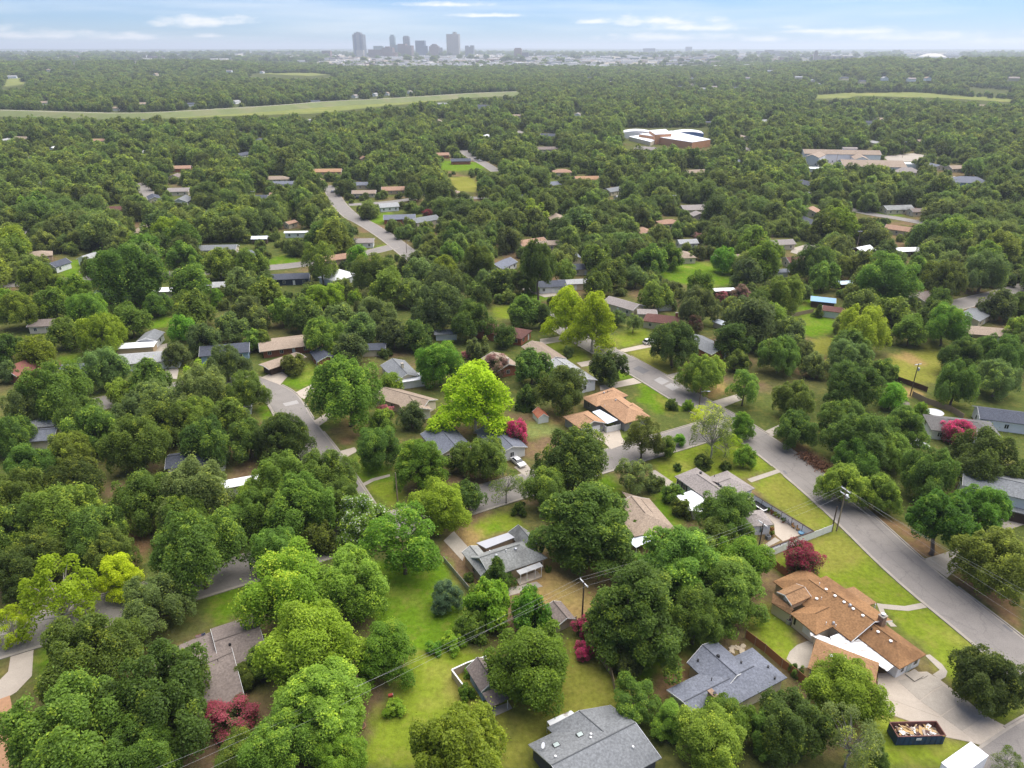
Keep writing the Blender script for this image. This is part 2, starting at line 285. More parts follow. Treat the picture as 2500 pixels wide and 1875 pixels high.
LAWNS = [  # (colour, polygon in photo pixels)
    (GREEN, [(900, 1370), (1090, 1370), (1120, 1450), (1150, 1590), (1090, 1600), (990, 1590), (900, 1520)]),
    (GREEN2, [(1000, 1590), (1140, 1580), (1200, 1610), (1200, 1700), (1130, 1790), (1010, 1875), (880, 1875), (900, 1780), (960, 1700)]),
    (OLIVE, [(1090, 1660), (1190, 1600), (1240, 1700), (1260, 1875), (1160, 1875), (1120, 1760)]),
    (OLIVE, [(1390, 1560), (1440, 1560), (1530, 1690), (1520, 1790), (1420, 1760), (1260, 1800), (1240, 1720), (1340, 1700)]),
    (OLIVE, [(1255, 1800), (1330, 1740), (1420, 1790), (1260, 1875), (1200, 1875)]),
    (DRY, [(1240, 1410), (1330, 1370), (1480, 1400), (1500, 1450), (1420, 1520), (1330, 1500)]),
    (GREEN2, [(1830, 1180), (1897, 1150), (1950, 1190), (2034, 1268), (2040, 1290), (1970, 1290)]),
    (OLIVE, [(1850, 1190), (1897, 1160), (2020, 1265), (1990, 1295), (1900, 1240)]),
    (GREEN2, [(1885, 1390), (1900, 1360), (2040, 1290), (2255, 1475), (2190, 1500), (2080, 1440), (1960, 1400)]),
    (OLIVE, [(1960, 1330), (2040, 1295), (2120, 1360), (2100, 1390), (2000, 1400)]),
    (GREEN2, [(2150, 1490), (2265, 1480), (2380, 1570), (2500, 1640), (2500, 1740), (2440, 1765), (2300, 1655), (2310, 1630), (2200, 1540)]),
    (GREEN2, [(2110, 1740), (2170, 1745), (2370, 1815), (2290, 1875), (2080, 1875)]),
    (GREEN2, [(1830, 1520), (1870, 1470), (1960, 1580), (1960, 1600), (1900, 1610), (1830, 1560)]),
    (GREEN, [(1690, 1500), (1760, 1480), (1740, 1600), (1650, 1620), (1560, 1680), (1540, 1640)]),
    (DIRT, [(1610, 1640), (1680, 1600), (1700, 1650), (1640, 1720), (1600, 1690)]),
    (GREEN2, [(1580, 1130), (1700, 1080), (1790, 1070), (1895, 1140), (1820, 1170), (1700, 1160), (1650, 1200)]),
    (GREEN, [(1440, 1170), (1480, 1160), (1520, 1190), (1540, 1220), (1460, 1200)]),
    (GREEN, [(1590, 1200), (1620, 1190), (1670, 1270), (1660, 1310), (1600, 1250)]),
    (GREEN, [(1560, 938), (1590, 930), (1670, 1000), (1600, 1010), (1560, 980)]), (OLIVE, [(1600, 960), (1660, 995), (1640, 1010), (1610, 985)]),
    (GREEN, [(1490, 1080), (1520, 1060), (1550, 1085), (1500, 1090)]), (MEADOW, [(1275, 1040), (1360, 1020), (1370, 1060), (1290, 1070)]),
    (DRY, [(1335, 1010), (1400, 985), (1400, 1030), (1350, 1040)]),
    (OLIVE, [(1530, 860), (1590, 845), (1640, 890), (1660, 905), (1620, 915)]), (GREEN2, [(1490, 820), (1570, 800), (1590, 830), (1510, 850)]),
    (GREEN2, [(1330, 840), (1380, 830), (1440, 870), (1440, 880), (1390, 885), (1370, 870)]), (GREEN, [(1420, 890), (1540, 910), (1550, 925), (1470, 935)]),
    (DRY, [(1640, 920), (1700, 905), (1790, 950), (1740, 975)]), (DIRT, [(1900, 1080), (1960, 1085), (2050, 1150), (2010, 1155), (1940, 1115)]),
    (DIRT, [(2110, 1235), (2180, 1270), (2330, 1350), (2250, 1362)]), (DIRT, [(2315, 1410), (2400, 1385), (2500, 1500), (2500, 1550), (2420, 1490)]),
    (GREEN, [(690, 935), (760, 880), (800, 900), (800, 920), (730, 955)]), (GREEN, [(780, 1035), (830, 1010), (835, 1030), (800, 1060)]), (DIRT, [(800, 1055), (870, 1005), (890, 1040), (850, 1090), (830, 1085)]),
    (GREEN, [(620, 1000), (660, 975), (670, 1010), (640, 1030)]), (GREEN, [(845, 1125), (900, 1100), (960, 1170), (950, 1200), (890, 1180)]), (GREEN2, [(900, 1190), (970, 1170), (980, 1230), (940, 1240)]),
    (GREEN2, [(1140, 1290), (1200, 1260), (1250, 1250), (1290, 1290), (1220, 1300), (1160, 1330)]), (GREEN, [(1185, 1290), (1215, 1270), (1225, 1295), (1200, 1305)]), (DRY, [(1110, 1300), (1150, 1280), (1180, 1310), (1160, 1340)]),
    (GREEN, [(500, 1460), (590, 1430), (590, 1500), (520, 1530)]), (GREEN, [(85, 1590), (150, 1570), (170, 1620), (90, 1670)]),
    (DIRT, [(200, 1350), (330, 1290), (400, 1310), (300, 1400)]), (DIRT, [(650, 1280), (760, 1270), (760, 1320), (680, 1320)]),
    (GREEN, [(1590, 665), (1650, 642), (1760, 640), (1800, 655), (1820, 690), (1740, 700), (1640, 690)]),
    (GREEN, [(1930, 775), (1985, 765), (2060, 790), (2050, 810), (1980, 825), (1930, 800)]), (GREEN, [(1970, 720), (2000, 700), (1985, 760), (1940, 770)]),
    (OLIVE, [(1960, 840), (2010, 822), (2075, 835), (2060, 860), (2020, 870), (1990, 860)]), (OLIVE, [(2150, 880), (2230, 850), (2320, 840), (2310, 880), (2290, 930), (2230, 945), (2180, 920)]),
    (DRY, [(2180, 870), (2220, 860), (2270, 890), (2230, 895)]), (DRY, [(2165, 940), (2230, 950), (2260, 965), (2200, 970)]), (OLIVE, [(2250, 990), (2330, 970), (2340, 1000), (2300, 1020), (2230, 1010)]),
    (GREEN, [(145, 655), (175, 635), (205, 635), (195, 680), (150, 690)]), (GREEN, [(265, 755), (320, 735), (340, 745), (300, 770)]), (GREEN, [(355, 790), (400, 765), (425, 780), (410, 800), (365, 802)]), (GREEN, [(140, 870), (190, 860), (195, 890), (150, 890)]),
    (GREEN, [(640, 640), (690, 622), (735, 632), (735, 645), (650, 650)]), (GREEN, [(900, 610), (940, 595), (945, 610), (915, 622)]), (GREEN, [(890, 540), (950, 515), (965, 530), (930, 550)]),
    (GREEN, [(1060, 400), (1090, 392), (1180, 398), (1190, 410), (1120, 418), (1070, 415)]), (OLIVE, [(1100, 435), (1140, 430), (1180, 455), (1160, 470), (1105, 465)]),
    (GREEN, [(1535, 540), (1560, 530), (1555, 560), (1535, 565)]), (GREEN, [(2130, 520), (2170, 515), (2210, 525), (2160, 532)]), (GREEN, [(1960, 605), (2010, 598), (2040, 612), (1980, 620)]),
    (GREEN, [(700, 570), (750, 560), (755, 580), (705, 585)]), (GREEN, [(1240, 720), (1350, 715), (1340, 735), (1260, 735)]), (GREEN2, [(1200, 750), (1260, 745), (1250, 780), (1210, 775)]),
    (MEADOW, [(2090, 228), (2230, 225), (2480, 245), (2480, 251), (2300, 241), (2090, 236)]), (MEADOW, [(2355, 213), (2470, 220), (2470, 226), (2360, 220)]), (MEADOW, [(1990, 232), (2090, 226), (2090, 240), (1990, 242)]),
    (MEADOW, [(0, 195), (60, 190), (60, 212), (0, 218)]), (MEADOW, [(600, 180), (760, 178), (830, 186), (760, 192), (640, 190)]),
]
LEVEE_TOP = [(-400, 262), (0, 268), (180, 274), (330, 277), (500, 268), (680, 257), (800, 247), (900, 243), (1050, 234), (1150, 228), (1265, 224)]
LEVEE_FIELD = [(-400, 275), (0, 268), (330, 277), (680, 257), (900, 243), (1150, 228), (1270, 224), (1260, 230), (1150, 238), (1000, 253), (900, 263), (780, 276), (640, 281), (420, 289), (200, 287), (0, 284), (-400, 288)]
LAWNS.append((MEADOW, LEVEE_FIELD))
def build_ground():
    ang = np.concatenate([np.radians(np.arange(-48, 48.01, .42)), np.radians(np.arange(52, 308.1, 8))])
    rad = [3.0]; 
    while rad[-1] < 27000:
        r = rad[-1]; rad.append(r + (max(2.0, r * .18) if r < 50 else max(.75, r * .0085) if r < 3000 else r * .03))
    rad = np.array(rad); nA, nR = len(ang), len(rad)
    A, R = np.meshgrid(ang, rad); X = (R * np.sin(A)).ravel(); Y = (R * np.cos(A)).ravel(); Z = hz(X, Y)
    near = R.ravel() < 700
    # colours of the soil and the lawns
    n1 = fbm(X / 9, Y / 9, 4, 1); n2 = fbm(X / 2.3, Y / 2.3, 3, 2); n3 = fbm(X / 40, Y / 40, 3, 3)
    c = np.zeros((len(X), 3))
    a = np.array([.105, .105, .035]); b = np.array([.17, .115, .065]); d = np.array([.075, .11, .022])
    w = sstep(.45, .62, n1)[:, None]; w2 = sstep(.45, .65, n3)[:, None]
    c = (a * (1 - w) + b * w) * (1 - w2) + (a * .4 + d * .6) * w2
    far = sstep(500, 1100, R.ravel())[:, None]; c = c * (1 - far) + np.array([.07, .085, .03]) * far
    vf = sstep(3300, 4300, R.ravel())[:, None]
    p = fbm(X / 260, Y / 520, 4, 21)[:, None]; pf = sstep(.48, .60, p); q = np.array([.075, .085, .055]) * (1 - pf) + np.array([.36, .32, .26]) * pf
    c = c * (1 - vf) + q * vf
    vv = sstep(9000, 14000, R.ravel())[:, None]; c = c * (1 - vv) + np.array([.075, .10, .055]) * vv
    jx = (fbm(X / 3.0, Y / 3.0, 3, 31) - .5) * 3.2; jy = (fbm(X / 3.0, Y / 3.0, 3, 41) - .5) * 3.2
    for col, poly in LAWNS:
        P = wpoly(poly); xs = [q_[0] for q_ in P]; ys = [q_[1] for q_ in P]
        m = (X > min(xs) - 4) & (X < max(xs) + 4) & (Y > min(ys) - 4) & (Y < max(ys) + 4); i = np.where(m)[0]
        if not len(i): continue
        acc = np.zeros(len(i))
        for k, (ox, oy) in enumerate(((0, 0), (.9, .5), (-.9, .5), (.5, -.9), (-.5, -.9))):
            acc += inpoly(X[i] + jx[i] * (.5 + .2 * k) + ox, Y[i] + jy[i] * (.5 + .2 * k) + oy, P)
        acc = (acc / 5)[:, None]; col = np.array(col)
        tone = (.80 + .42 * n1[i] + .16 * (n2[i] - .5))[:, None]
        dry = (sstep(.56, .75, n1[i] * .6 + n3[i] * .4)[:, None]) * .55
        cc = col * tone; cc = cc * (1 - dry) + np.array([.29, .24, .07]) * dry * tone + 0
        c[i] = c[i] * (1 - acc) + cc * acc
    m = bpy.data.meshes.new('ground'); idx = np.arange(nA * nR).reshape(nR, nA)
    q = np.stack([idx[:-1, :], np.roll(idx, -1, 1)[:-1, :], np.roll(idx, -1, 1)[1:, :], idx[1:, :]], -1).reshape(-1, 4)
    q = q[:, ::-1]
    co = np.stack([X, Y, Z], -1)
    # centre fan
    co = np.vstack([co, [[0, 0, 0]]]); c = np.vstack([c, c[:1]]); ctr = len(co) - 1
    fan = np.stack([np.full(nA, ctr), np.roll(idx[0], -1), idx[0]], -1)
    m.vertices.add(len(co)); m.vertices.foreach_set('co', co.ravel())
    nl = q.size + fan.size; m.loops.add(nl); m.loops.foreach_set('vertex_index', np.concatenate([q.ravel(), fan.ravel()]))
    npoly = len(q) + len(fan); m.polygons.add(npoly)
    ls = np.concatenate([np.arange(len(q)) * 4, q.size + np.arange(len(fan)) * 3]); m.polygons.foreach_set('loop_start', ls)
    m.update(calc_edges=True); m.validate()
    m.polygons.foreach_set('use_smooth', np.ones(len(m.polygons), bool))
    at = m.color_attributes.new('col', 'FLOAT_COLOR', 'POINT'); at.data.foreach_set('color', np.hstack([c, np.ones((len(c), 1))]).ravel())
    mt = bpy.data.materials.new('soil_and_grass'); mt.use_nodes = True; nt = mt.node_tree; N = nt.nodes.new; L = nt.links.new; b = nt.nodes['Principled BSDF']
    b.inputs['Roughness'].default_value = .95; b.inputs['Specular IOR Level'].default_value = 0
    an = N('ShaderNodeAttribute'); an.attribute_name = 'col'; tc = N('ShaderNodeTexCoord')
    n = N('ShaderNodeTexNoise'); n.inputs['Scale'].default_value = 1.1; n.inputs['Detail'].default_value = 6; n.inputs['Roughness'].default_value = .7; L(tc.outputs['Object'], n.inputs['Vector'])
    mr = N('ShaderNodeMapRange'); mr.inputs[1].default_value = .25; mr.inputs[2].default_value = .75; mr.inputs[3].default_value = .62; mr.inputs[4].default_value = 1.38; L(n.outputs[0], mr.inputs[0])
    mx = N('ShaderNodeMixRGB'); mx.blend_type = 'MULTIPLY'; mx.inputs[0].default_value = 1; L(an.outputs['Color'], mx.inputs[1]); L(mr.outputs[0], mx.inputs[2]); L(mx.outputs[0], b.inputs['Base Color'])
    n2 = N('ShaderNodeTexNoise'); n2.inputs['Scale'].default_value = .33; n2.inputs['Detail'].default_value = 7; n2.inputs['Roughness'].default_value = .68; L(tc.outputs['Object'], n2.inputs['Vector'])
    m2 = N('ShaderNodeMapRange'); m2.inputs[1].default_value = .50; m2.inputs[2].default_value = .70; m2.inputs[3].default_value = 0; m2.inputs[4].default_value = .5; L(n2.outputs[0], m2.inputs[0])
    m3 = N('ShaderNodeMixRGB'); L(m2.outputs[0], m3.inputs[0]); L(mx.outputs[0], m3.inputs[1]); m3.inputs[2].default_value = (.26, .22, .06, 1); L(m3.outputs[0], b.inputs['Base Color'])
    nb = N('ShaderNodeTexNoise'); nb.inputs['Scale'].default_value = 4; nb.inputs['Detail'].default_value = 4; L(tc.outputs['Object'], nb.inputs['Vector'])
    bp = N('ShaderNodeBump'); bp.inputs['Strength'].default_value = .7; bp.inputs['Distance'].default_value = .15; L(nb.outputs[0], bp.inputs['Height']); L(bp.outputs[0], b.inputs['Normal'])
    m.materials.append(mt); tag(link(bpy.data.objects.new('ground', m)), kind='structure')
build_ground()
# ------------------------------------------------------------------ roads
def resample(pts, step):
    pts = [Vector(p) for p in pts]; out = [pts[0]]
    for a, b in zip(pts, pts[1:]):
        n = max(1, int((b - a).length / step))
        for k in range(1, n + 1): out.append(a.lerp(b, k / n))
    return out
def smooth_line(pts, it=2):
    for _ in range(it):
        q = [pts[0]]
        for a, b in zip(pts, pts[1:]): q += [a.lerp(b, .25), a.lerp(b, .75)]
        q.append(pts[-1]); pts = q
    return pts
def offset(pts, d):
    out = []
    for i, p in enumerate(pts):
        t = (pts[min(i + 1, len(pts) - 1)] - pts[max(i - 1, 0)]).normalized(); out.append(p + Vector((-t.y, t.x)) * d)
    return out
ROADPOLY = []; PAVEPOLY = []
DRIVES_PX = [
    ('pale', [(2143, 1644), (2263, 1640), (2295, 1660), (2352, 1704), (2407, 1747), (2443, 1767), (2460, 1774), (2393, 1819), (2369, 1812), (2304, 1799), (2225, 1763), (2163, 1741), (2143, 1676)], 'driveway'),
    ('conc', [(1920, 1609), (1928, 1591), (1946, 1575), (1971, 1565), (1987, 1569), (1975, 1629), (1946, 1635)], 'patio'),
    ('conc', [(2140, 1473), (2155, 1475), (2208, 1480), (2251, 1472), (2266, 1483), (2218, 1492), (2170, 1488), (2157, 1486), (2165, 1508), (2190, 1530), (2175, 1530), (2150, 1500)], 'path'),
    ('conc', [(2258, 1600), (2270, 1598), (2300, 1622), (2313, 1640), (2309, 1653), (2295, 1661), (2277, 1647), (2294, 1636)], 'path'),
    ('conc', [(2252, 1366), (2323, 1345), (2409, 1310), (2405, 1262), (2500, 1240), (2560, 1260), (2427, 1306), (2342, 1384), (2312, 1411)], 'driveway'),
    ('conc', [(1897, 1146), (1906, 1153), (1834, 1178), (1824, 1170)], 'path'),
    ('conc', [(1583, 1150), (1600, 1148), (1662, 1190), (1650, 1207)], 'path'),
    ('pale', [(1412, 1057), (1470, 1040), (1512, 1048), (1518, 1068), (1530, 1083), (1492, 1097), (1472, 1078)], 'driveway'),
    ('pale', [(1464, 942), (1547, 923), (1567, 935), (1466, 954)], 'driveway'), ('pale', [(1318, 828), (1376, 820), (1382, 832), (1320, 842)], 'driveway'),
    ('pale', [(1408, 886), (1452, 878), (1455, 890), (1420, 896)], 'driveway'), ('pale', [(1507, 855), (1584, 838), (1592, 847), (1526, 860)], 'driveway'),
    ('conc', [(1622, 917), (1662, 908), (1670, 921), (1645, 931)], 'driveway'), ('conc', [(1740, 980), (1798, 963), (1812, 976), (1764, 995)], 'driveway'),
    ('conc', [(1865, 1054), (1925, 1027), (1946, 1036), (1885, 1066)], 'driveway'), ('pale', [(26, 1604), (82, 1587), (78, 1650), (40, 1690), (-10, 1720), (-40, 1700), (20, 1640)], 'driveway'),
    ('salmon', [(-40, 1722), (24, 1698), (44, 1800), (34, 1885), (-40, 1885)], 'driveway'), ('conc', [(1083, 1320), (1108, 1297), (1142, 1335), (1129, 1370)], 'driveway'),
    ('pale', [(637, 922), (683, 903), (703, 918), (684, 940)], 'driveway'), ('pale', [(722, 958), (799, 920), (806, 928), (740, 976)], 'driveway'), ('pale', [(766, 1028), (805, 1004), (814, 1017), (779, 1040)], 'driveway'),
    ('pale', [(828, 1102), (866, 1092), (872, 1102), (841, 1119)], 'driveway'), ('conc', [(886, 1180), (909, 1168), (951, 1158), (953, 1163), (912, 1175), (889, 1187)], 'path'),
    ('conc', [(359, 849), (414, 837), (418, 860), (436, 904), (432, 926), (405, 922), (402, 880)], 'driveway'), ('conc', [(1255, 1141), (1280, 1126), (1300, 1150), (1284, 1164)], 'driveway'),
    ('pale', [(1862, 1248), (1870, 1243), (1962, 1303), (1911, 1322), (1892, 1305), (1890, 1280)], 'patio'), ('conc', [(1864, 1332), (1892, 1312), (1905, 1320), (1870, 1338)], 'path'),
    ('pale', [(188, 676), (203, 637), (207, 637), (197, 676)], 'path'), ('conc', [(1258, 690), (1360, 706), (1358, 722), (1330, 726), (1262, 702)], 'driveway'),
    ('conc', [(1935, 606), (1970, 596), (2020, 600), (1980, 612), (1950, 622), (1930, 616)], 'driveway'), ('pale', [(2040, 622), (2080, 612), (2105, 614), (2080, 626), (2050, 632)], 'driveway'),
    ('conc', [(2020, 388), (2090, 380), (2100, 400), (2050, 412), (2010, 406)], 'parking_lot'), ('conc', [(2155, 382), (2230, 374), (2265, 380), (2250, 394), (2170, 394)], 'parking_lot'),
    ('conc', [(2280, 440), (2330, 430), (2350, 440), (2310, 452), (2280, 450)], 'parking_lot'), ('pale', [(634, 500), (645, 497), (650, 515), (640, 517)], 'driveway'), ('conc', [(1225, 1440), (1310, 1420), (1325, 1432), (1240, 1456)], 'patio'),
    ('pale', [(1505, 1375), (1530, 1365), (1545, 1385), (1525, 1400)], 'patio'),
]
def flatpoly(name, P, z, mat, th=.05, parent=None):
    mb = MB(); mb.hexa([(p[0], p[1], z - th) for p in P], [(p[0], p[1], z) for p in P]); return mb.build(name, mat, parent)
def ccw(P):
    a = sum(P[i][0] * P[(i + 1) % len(P)][1] - P[(i + 1) % len(P)][0] * P[i][1] for i in range(len(P)))
    return P if a > 0 else P[::-1]
for kind, pts, nm in DRIVES_PX: PAVEPOLY.append(wpoly(pts))
ROADS = [  # (edge polyline in photo pixels, width in metres, side of the edge the road lies on)
    ([(1290, 772), (1341, 800), (1398, 837), (1541, 915), (1651, 985), (1800, 1072), (1898, 1147), (2031, 1263), (2175, 1408), (2357, 1556), (2500, 1680), (2640, 1810)], 9.4, 1, 0.020),
    ([(1830, 1046), (1790, 1060), (1668, 1098), (1578, 1123), (1167, 1252), (579, 1434), (133, 1568), (26, 1600), (-120, 1645)], 9.2, -1, 0.024),
    ([(40, 1025), (260, 965), (400, 938), (540, 918), (634, 918), (684, 937), (724, 959), (744, 985), (768, 1028), (828, 1100), (886, 1185), (955, 1290)], 9.0, -1, 0.028),
    ([(-60, 694), (0, 690), (240, 672), (400, 664), (640, 650), (740, 640), (850, 622), (950, 598)], 8.5, -1, 0.020),
    ([(818, 452), (823, 458), (837, 490), (875, 528), (903, 539), (967, 577), (1019, 617), (1050, 640)], 9.0, -1, 0.024),
    ([(850, 497), (940, 492), (1010, 482)], 8.0, -1, 0.028),
    ([(1140, 366), (1160, 382), (1197, 400), (1225, 418)], 9.0, -1, 0.020), ([(2080, 508), (2130, 520), (2215, 533), (2290, 548)], 8.5, -1, 0.020),
    ([(352, 446), (372, 466), (396, 488)], 8.5, -1, 0.020), ([(2290, 742), (2340, 730), (2420, 712), (2500, 690)], 8.5, -1, 0.020), ([(490, 516), (560, 508)], 8.0, -1, 0.020),
    ([(2520, 1740), (2464, 1770), (2389, 1822), (2250, 1920)], 9.2, 1, 0.026), ([(1020, 470), (1100, 478), (1190, 482), (1260, 475)], 8.0, -1, .02),
]
RW = []
for pts, w, side, z in ROADS:
    e = smooth_line([G(a, b).xy for a, b in pts], 2); e = resample(e, 3.0); o = offset(e, -w * side if False else w * side)
    RW.append((e, o, w, z))
    ROADPOLY.append([p for p in e] + [p for p in reversed(o)])
def build_road(k):
    e, o, w, z = RW[k]; mb = MB()
    for i in range(len(e) - 1):
        q = [e[i], e[i + 1], o[i + 1], o[i]]; q = ccw([tuple(p) for p in q]); mb.poly([(p[0], p[1], z) for p in q])
    r = mb.build('road', M_asph); tag(r, kind='structure')
    # kerb on each side, left open where a drive or another road joins
    kb = MB(); gt = MB(); others = [p for j, p in enumerate(ROADPOLY) if j != k] + PAVEPOLY
    for line, sgn in ((e, -1), (o, 1)):
        d = 1 if (o[0] - e[0]).dot(Vector((-(e[1] - e[0]).y, (e[1] - e[0]).x))) > 0 else -1
        l2 = offset(line, sgn * d * .30); l3 = offset(line, -sgn * d * .42)
        mids = [((line[i] + line[i + 1]) / 2) for i in range(len(line) - 1)]
        X = np.array([m.x for m in mids]); Y = np.array([m.y for m in mids]); hit = np.zeros(len(mids), bool)
        for P in others: hit |= inpoly(X, Y, P) | inpoly(np.array([q.x for q in l2[:-1]]), np.array([q.y for q in l2[:-1]]), P)
        for i in range(len(line) - 1):
            q = ccw([tuple(line[i]), tuple(line[i + 1]), tuple(l3[i + 1]), tuple(l3[i])]); gt.poly([(p[0], p[1], z + .005) for p in q])
            if hit[i]: continue
            q = ccw([tuple(line[i]), tuple(line[i + 1]), tuple(l2[i + 1]), tuple(l2[i])]); kb.hexa([(p[0], p[1], -.02) for p in q], [(p[0], p[1], z + .12) for p in q])
    if k not in (5,):
        if kb.f: tag(kb.build('kerb', M_kerb), kind='structure')
        tag(gt.build('gutter', M_kerb), kind='structure')
for k in range(len(RW)): build_road(k)
def repair_patch(pts, m):
    o = flatpoly('road_patch', ccw([tuple(p) for p in wpoly(pts)]), .036, m, .01); tag(o, kind='structure')
M_asph_d = pmat('dark_asphalt_patch', (.165, .158, .155), .92, .1); M_asph_l = pmat('light_asphalt_patch', (.34, .32, .30), .92, .08)
repair_patch([(1596, 928), (1612, 920), (1634, 931), (1616, 940)], M_asph_l); repair_patch([(1622, 942), (1638, 935), (1660, 946), (1642, 954)], M_asph_l)
repair_patch([(2446, 1526), (2452, 1524), (2474, 1541), (2468, 1543)], M_asph_d); repair_patch([(1911, 1149), (1916, 1149), (1922, 1156), (1917, 1157)], M_asph_d)
repair_patch([(2292, 1408), (2295, 1406), (2304, 1413), (2301, 1415)], M_asph_d); repair_patch([(1545, 900), (1560, 893), (1586, 905), (1570, 913)], M_asph_d)
repair_patch([(690, 985), (725, 977), (730, 985), (697, 992)], M_asph_l)
def tar_cracks():
    rg = random.Random(6); mb = MB(); e, o, w, z = RW[0]
    for k in range(24):
        i = rg.randrange(6, len(e) - 12); t = rg.uniform(.1, .9); pts = []
        if rg.random() < .55:
            for j in range(rg.randint(3, 8)): t = min(.95, max(.05, t + rg.uniform(-.05, .05))); pts.append(e[i + j].lerp(o[i + j], t))
        else:
            d = e[i + 1] - e[i]
            for j in range(8): pts.append(e[i].lerp(o[i], .03 + .94 * j / 7) + d * rg.uniform(-.12, .12))
        hw = rg.uniform(.018, .035)
        for a, b in zip(pts, pts[1:]):
            n = Vector((-(b - a).y, (b - a).x)).normalized() * hw; q = ccw([tuple(a + n), tuple(b + n), tuple(b - n), tuple(a - n)]); mb.poly([(p[0], p[1], z + .021) for p in q])
    tag(mb.build('tar_crack', pmat('tar', (.13, .12, .115), .8)), kind='structure')
tar_cracks()
DM = {'pale': M_conc2, 'conc': M_conc, 'salmon': M_brick_path}
for k, (kind, pts, nm) in enumerate(DRIVES_PX):
    P = ccw([tuple(p) for p in wpoly(pts)])
    o = flatpoly(nm, P, .045 + .0012 * k / 4, DM[kind], .12); tag(o, kind='structure')
    if k == 0:      # the big drive is cast in slabs
        zt = [(2240, 1600), (2640, 1640)]
        S = [[(2143, 1676), (2188, 1664), (2240, 1708), (2295, 1752), (2163, 1704)], [(2163, 1706), (2295, 1754), (2345, 1787), (2369, 1811), (2304, 1798), (2225, 1762), (2163, 1740)],
             [(2192, 1663), (2263, 1641), (2294, 1661), (2301, 1673), (2275, 1687), (2245, 1710)], [(2247, 1712), (2277, 1689), (2303, 1675), (2355, 1708), (2297, 1747)], [(2299, 1749), (2357, 1710), (2407, 1747), (2349, 1785)],
             [(2351, 1787), (2409, 1748), (2424, 1765), (2370, 1800)], [(2372, 1802), (2426, 1767), (2458, 1774), (2394, 1817), (2381, 1813)]]
        ms = [M_conc2, M_conc2, M_conc, M_conc, M_conc, M_conc2, M_conc2]
        for q, mt in zip(S, ms):
            flatpoly('slab', ccw([tuple(p) for p in wpoly(q)]), .062 + rnd.random() * .006, mt, .03, o)
# levee with a pale path along its crest
def build_levee():
    c = smooth_line([G(a, b, 6.6).xy for a, b in LEVEE_TOP], 2); c = resample(c, 12); mb = MB(); pb = MB(); n = len(c)
    zz = lambda p: hz1(p.x, p.y); prof = [(-26, -.3), (-9, 6.0), (-4, 6.6), (4, 6.6), (9, 6.0), (26, -.3)]
    rows = [[(q.x, q.y, zz(q) + h) for q in offset(c, d)] for d, h in prof]
    for a, b in zip(rows, rows[1:]):
        for i in range(n - 1): mb.poly([a[i], b[i], b[i + 1], a[i + 1]][::-1])
    tag(mb.build('levee', pmat('levee_grass', (.15, .175, .06), .95, .12, .05, (.24, .20, .12), .02, .5), smooth=True), kind='structure')
    l, r = offset(c, -1.8), offset(c, 1.8)
    for i in range(n - 1): pb.poly([(l[i].x, l[i].y, zz(c[i]) + 6.68), (l[i + 1].x, l[i + 1].y, zz(c[i + 1]) + 6.68), (r[i + 1].x, r[i + 1].y, zz(c[i + 1]) + 6.68), (r[i].x, r[i].y, zz(c[i]) + 6.68)][::-1])
    tag(pb.build('path', pmat('gravel_path', (.52, .46, .37), .95, .1)), kind='structure')
build_levee()
# ------------------------------------------------------------------ tree meshes
def quads_mesh(name, V, mat, tint, flower=None, extra=None):
    """V: (n,4,3) leaf blades"""
    n = len(V); m = bpy.data.meshes.new(name); co = V.reshape(-1, 3)
    m.vertices.add(n * 4); m.vertices.foreach_set('co', co.ravel()); m.loops.add(n * 4); m.loops.foreach_set('vertex_index', np.arange(n * 4))
    m.polygons.add(n); m.polygons.foreach_set('loop_start', np.arange(n) * 4); m.update(calc_edges=True)
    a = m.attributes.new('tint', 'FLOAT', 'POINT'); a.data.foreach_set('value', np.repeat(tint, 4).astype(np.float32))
    if flower is not None:
        a = m.attributes.new('flower', 'FLOAT', 'POINT'); a.data.foreach_set('value', np.repeat(flower, 4).astype(np.float32))
    m.materials.append(mat); return m
def unit(v): return v / np.maximum(np.linalg.norm(v, axis=-1, keepdims=True), 1e-9)
def leaf_quads(P, Nn, size, rs, aspect=.55):
    n = len(P); r = unit(rs.normal(size=(n, 3))); t = unit(np.cross(Nn, r)); b = np.cross(Nn, t)
    L = size[:, None] * t; Wd = size[:, None] * aspect * b; droop = Nn * (size * .18)[:, None]
    return np.stack([P - L - droop, P + Wd, P + L - droop, P - Wd], 1)
CLUMPS = {}
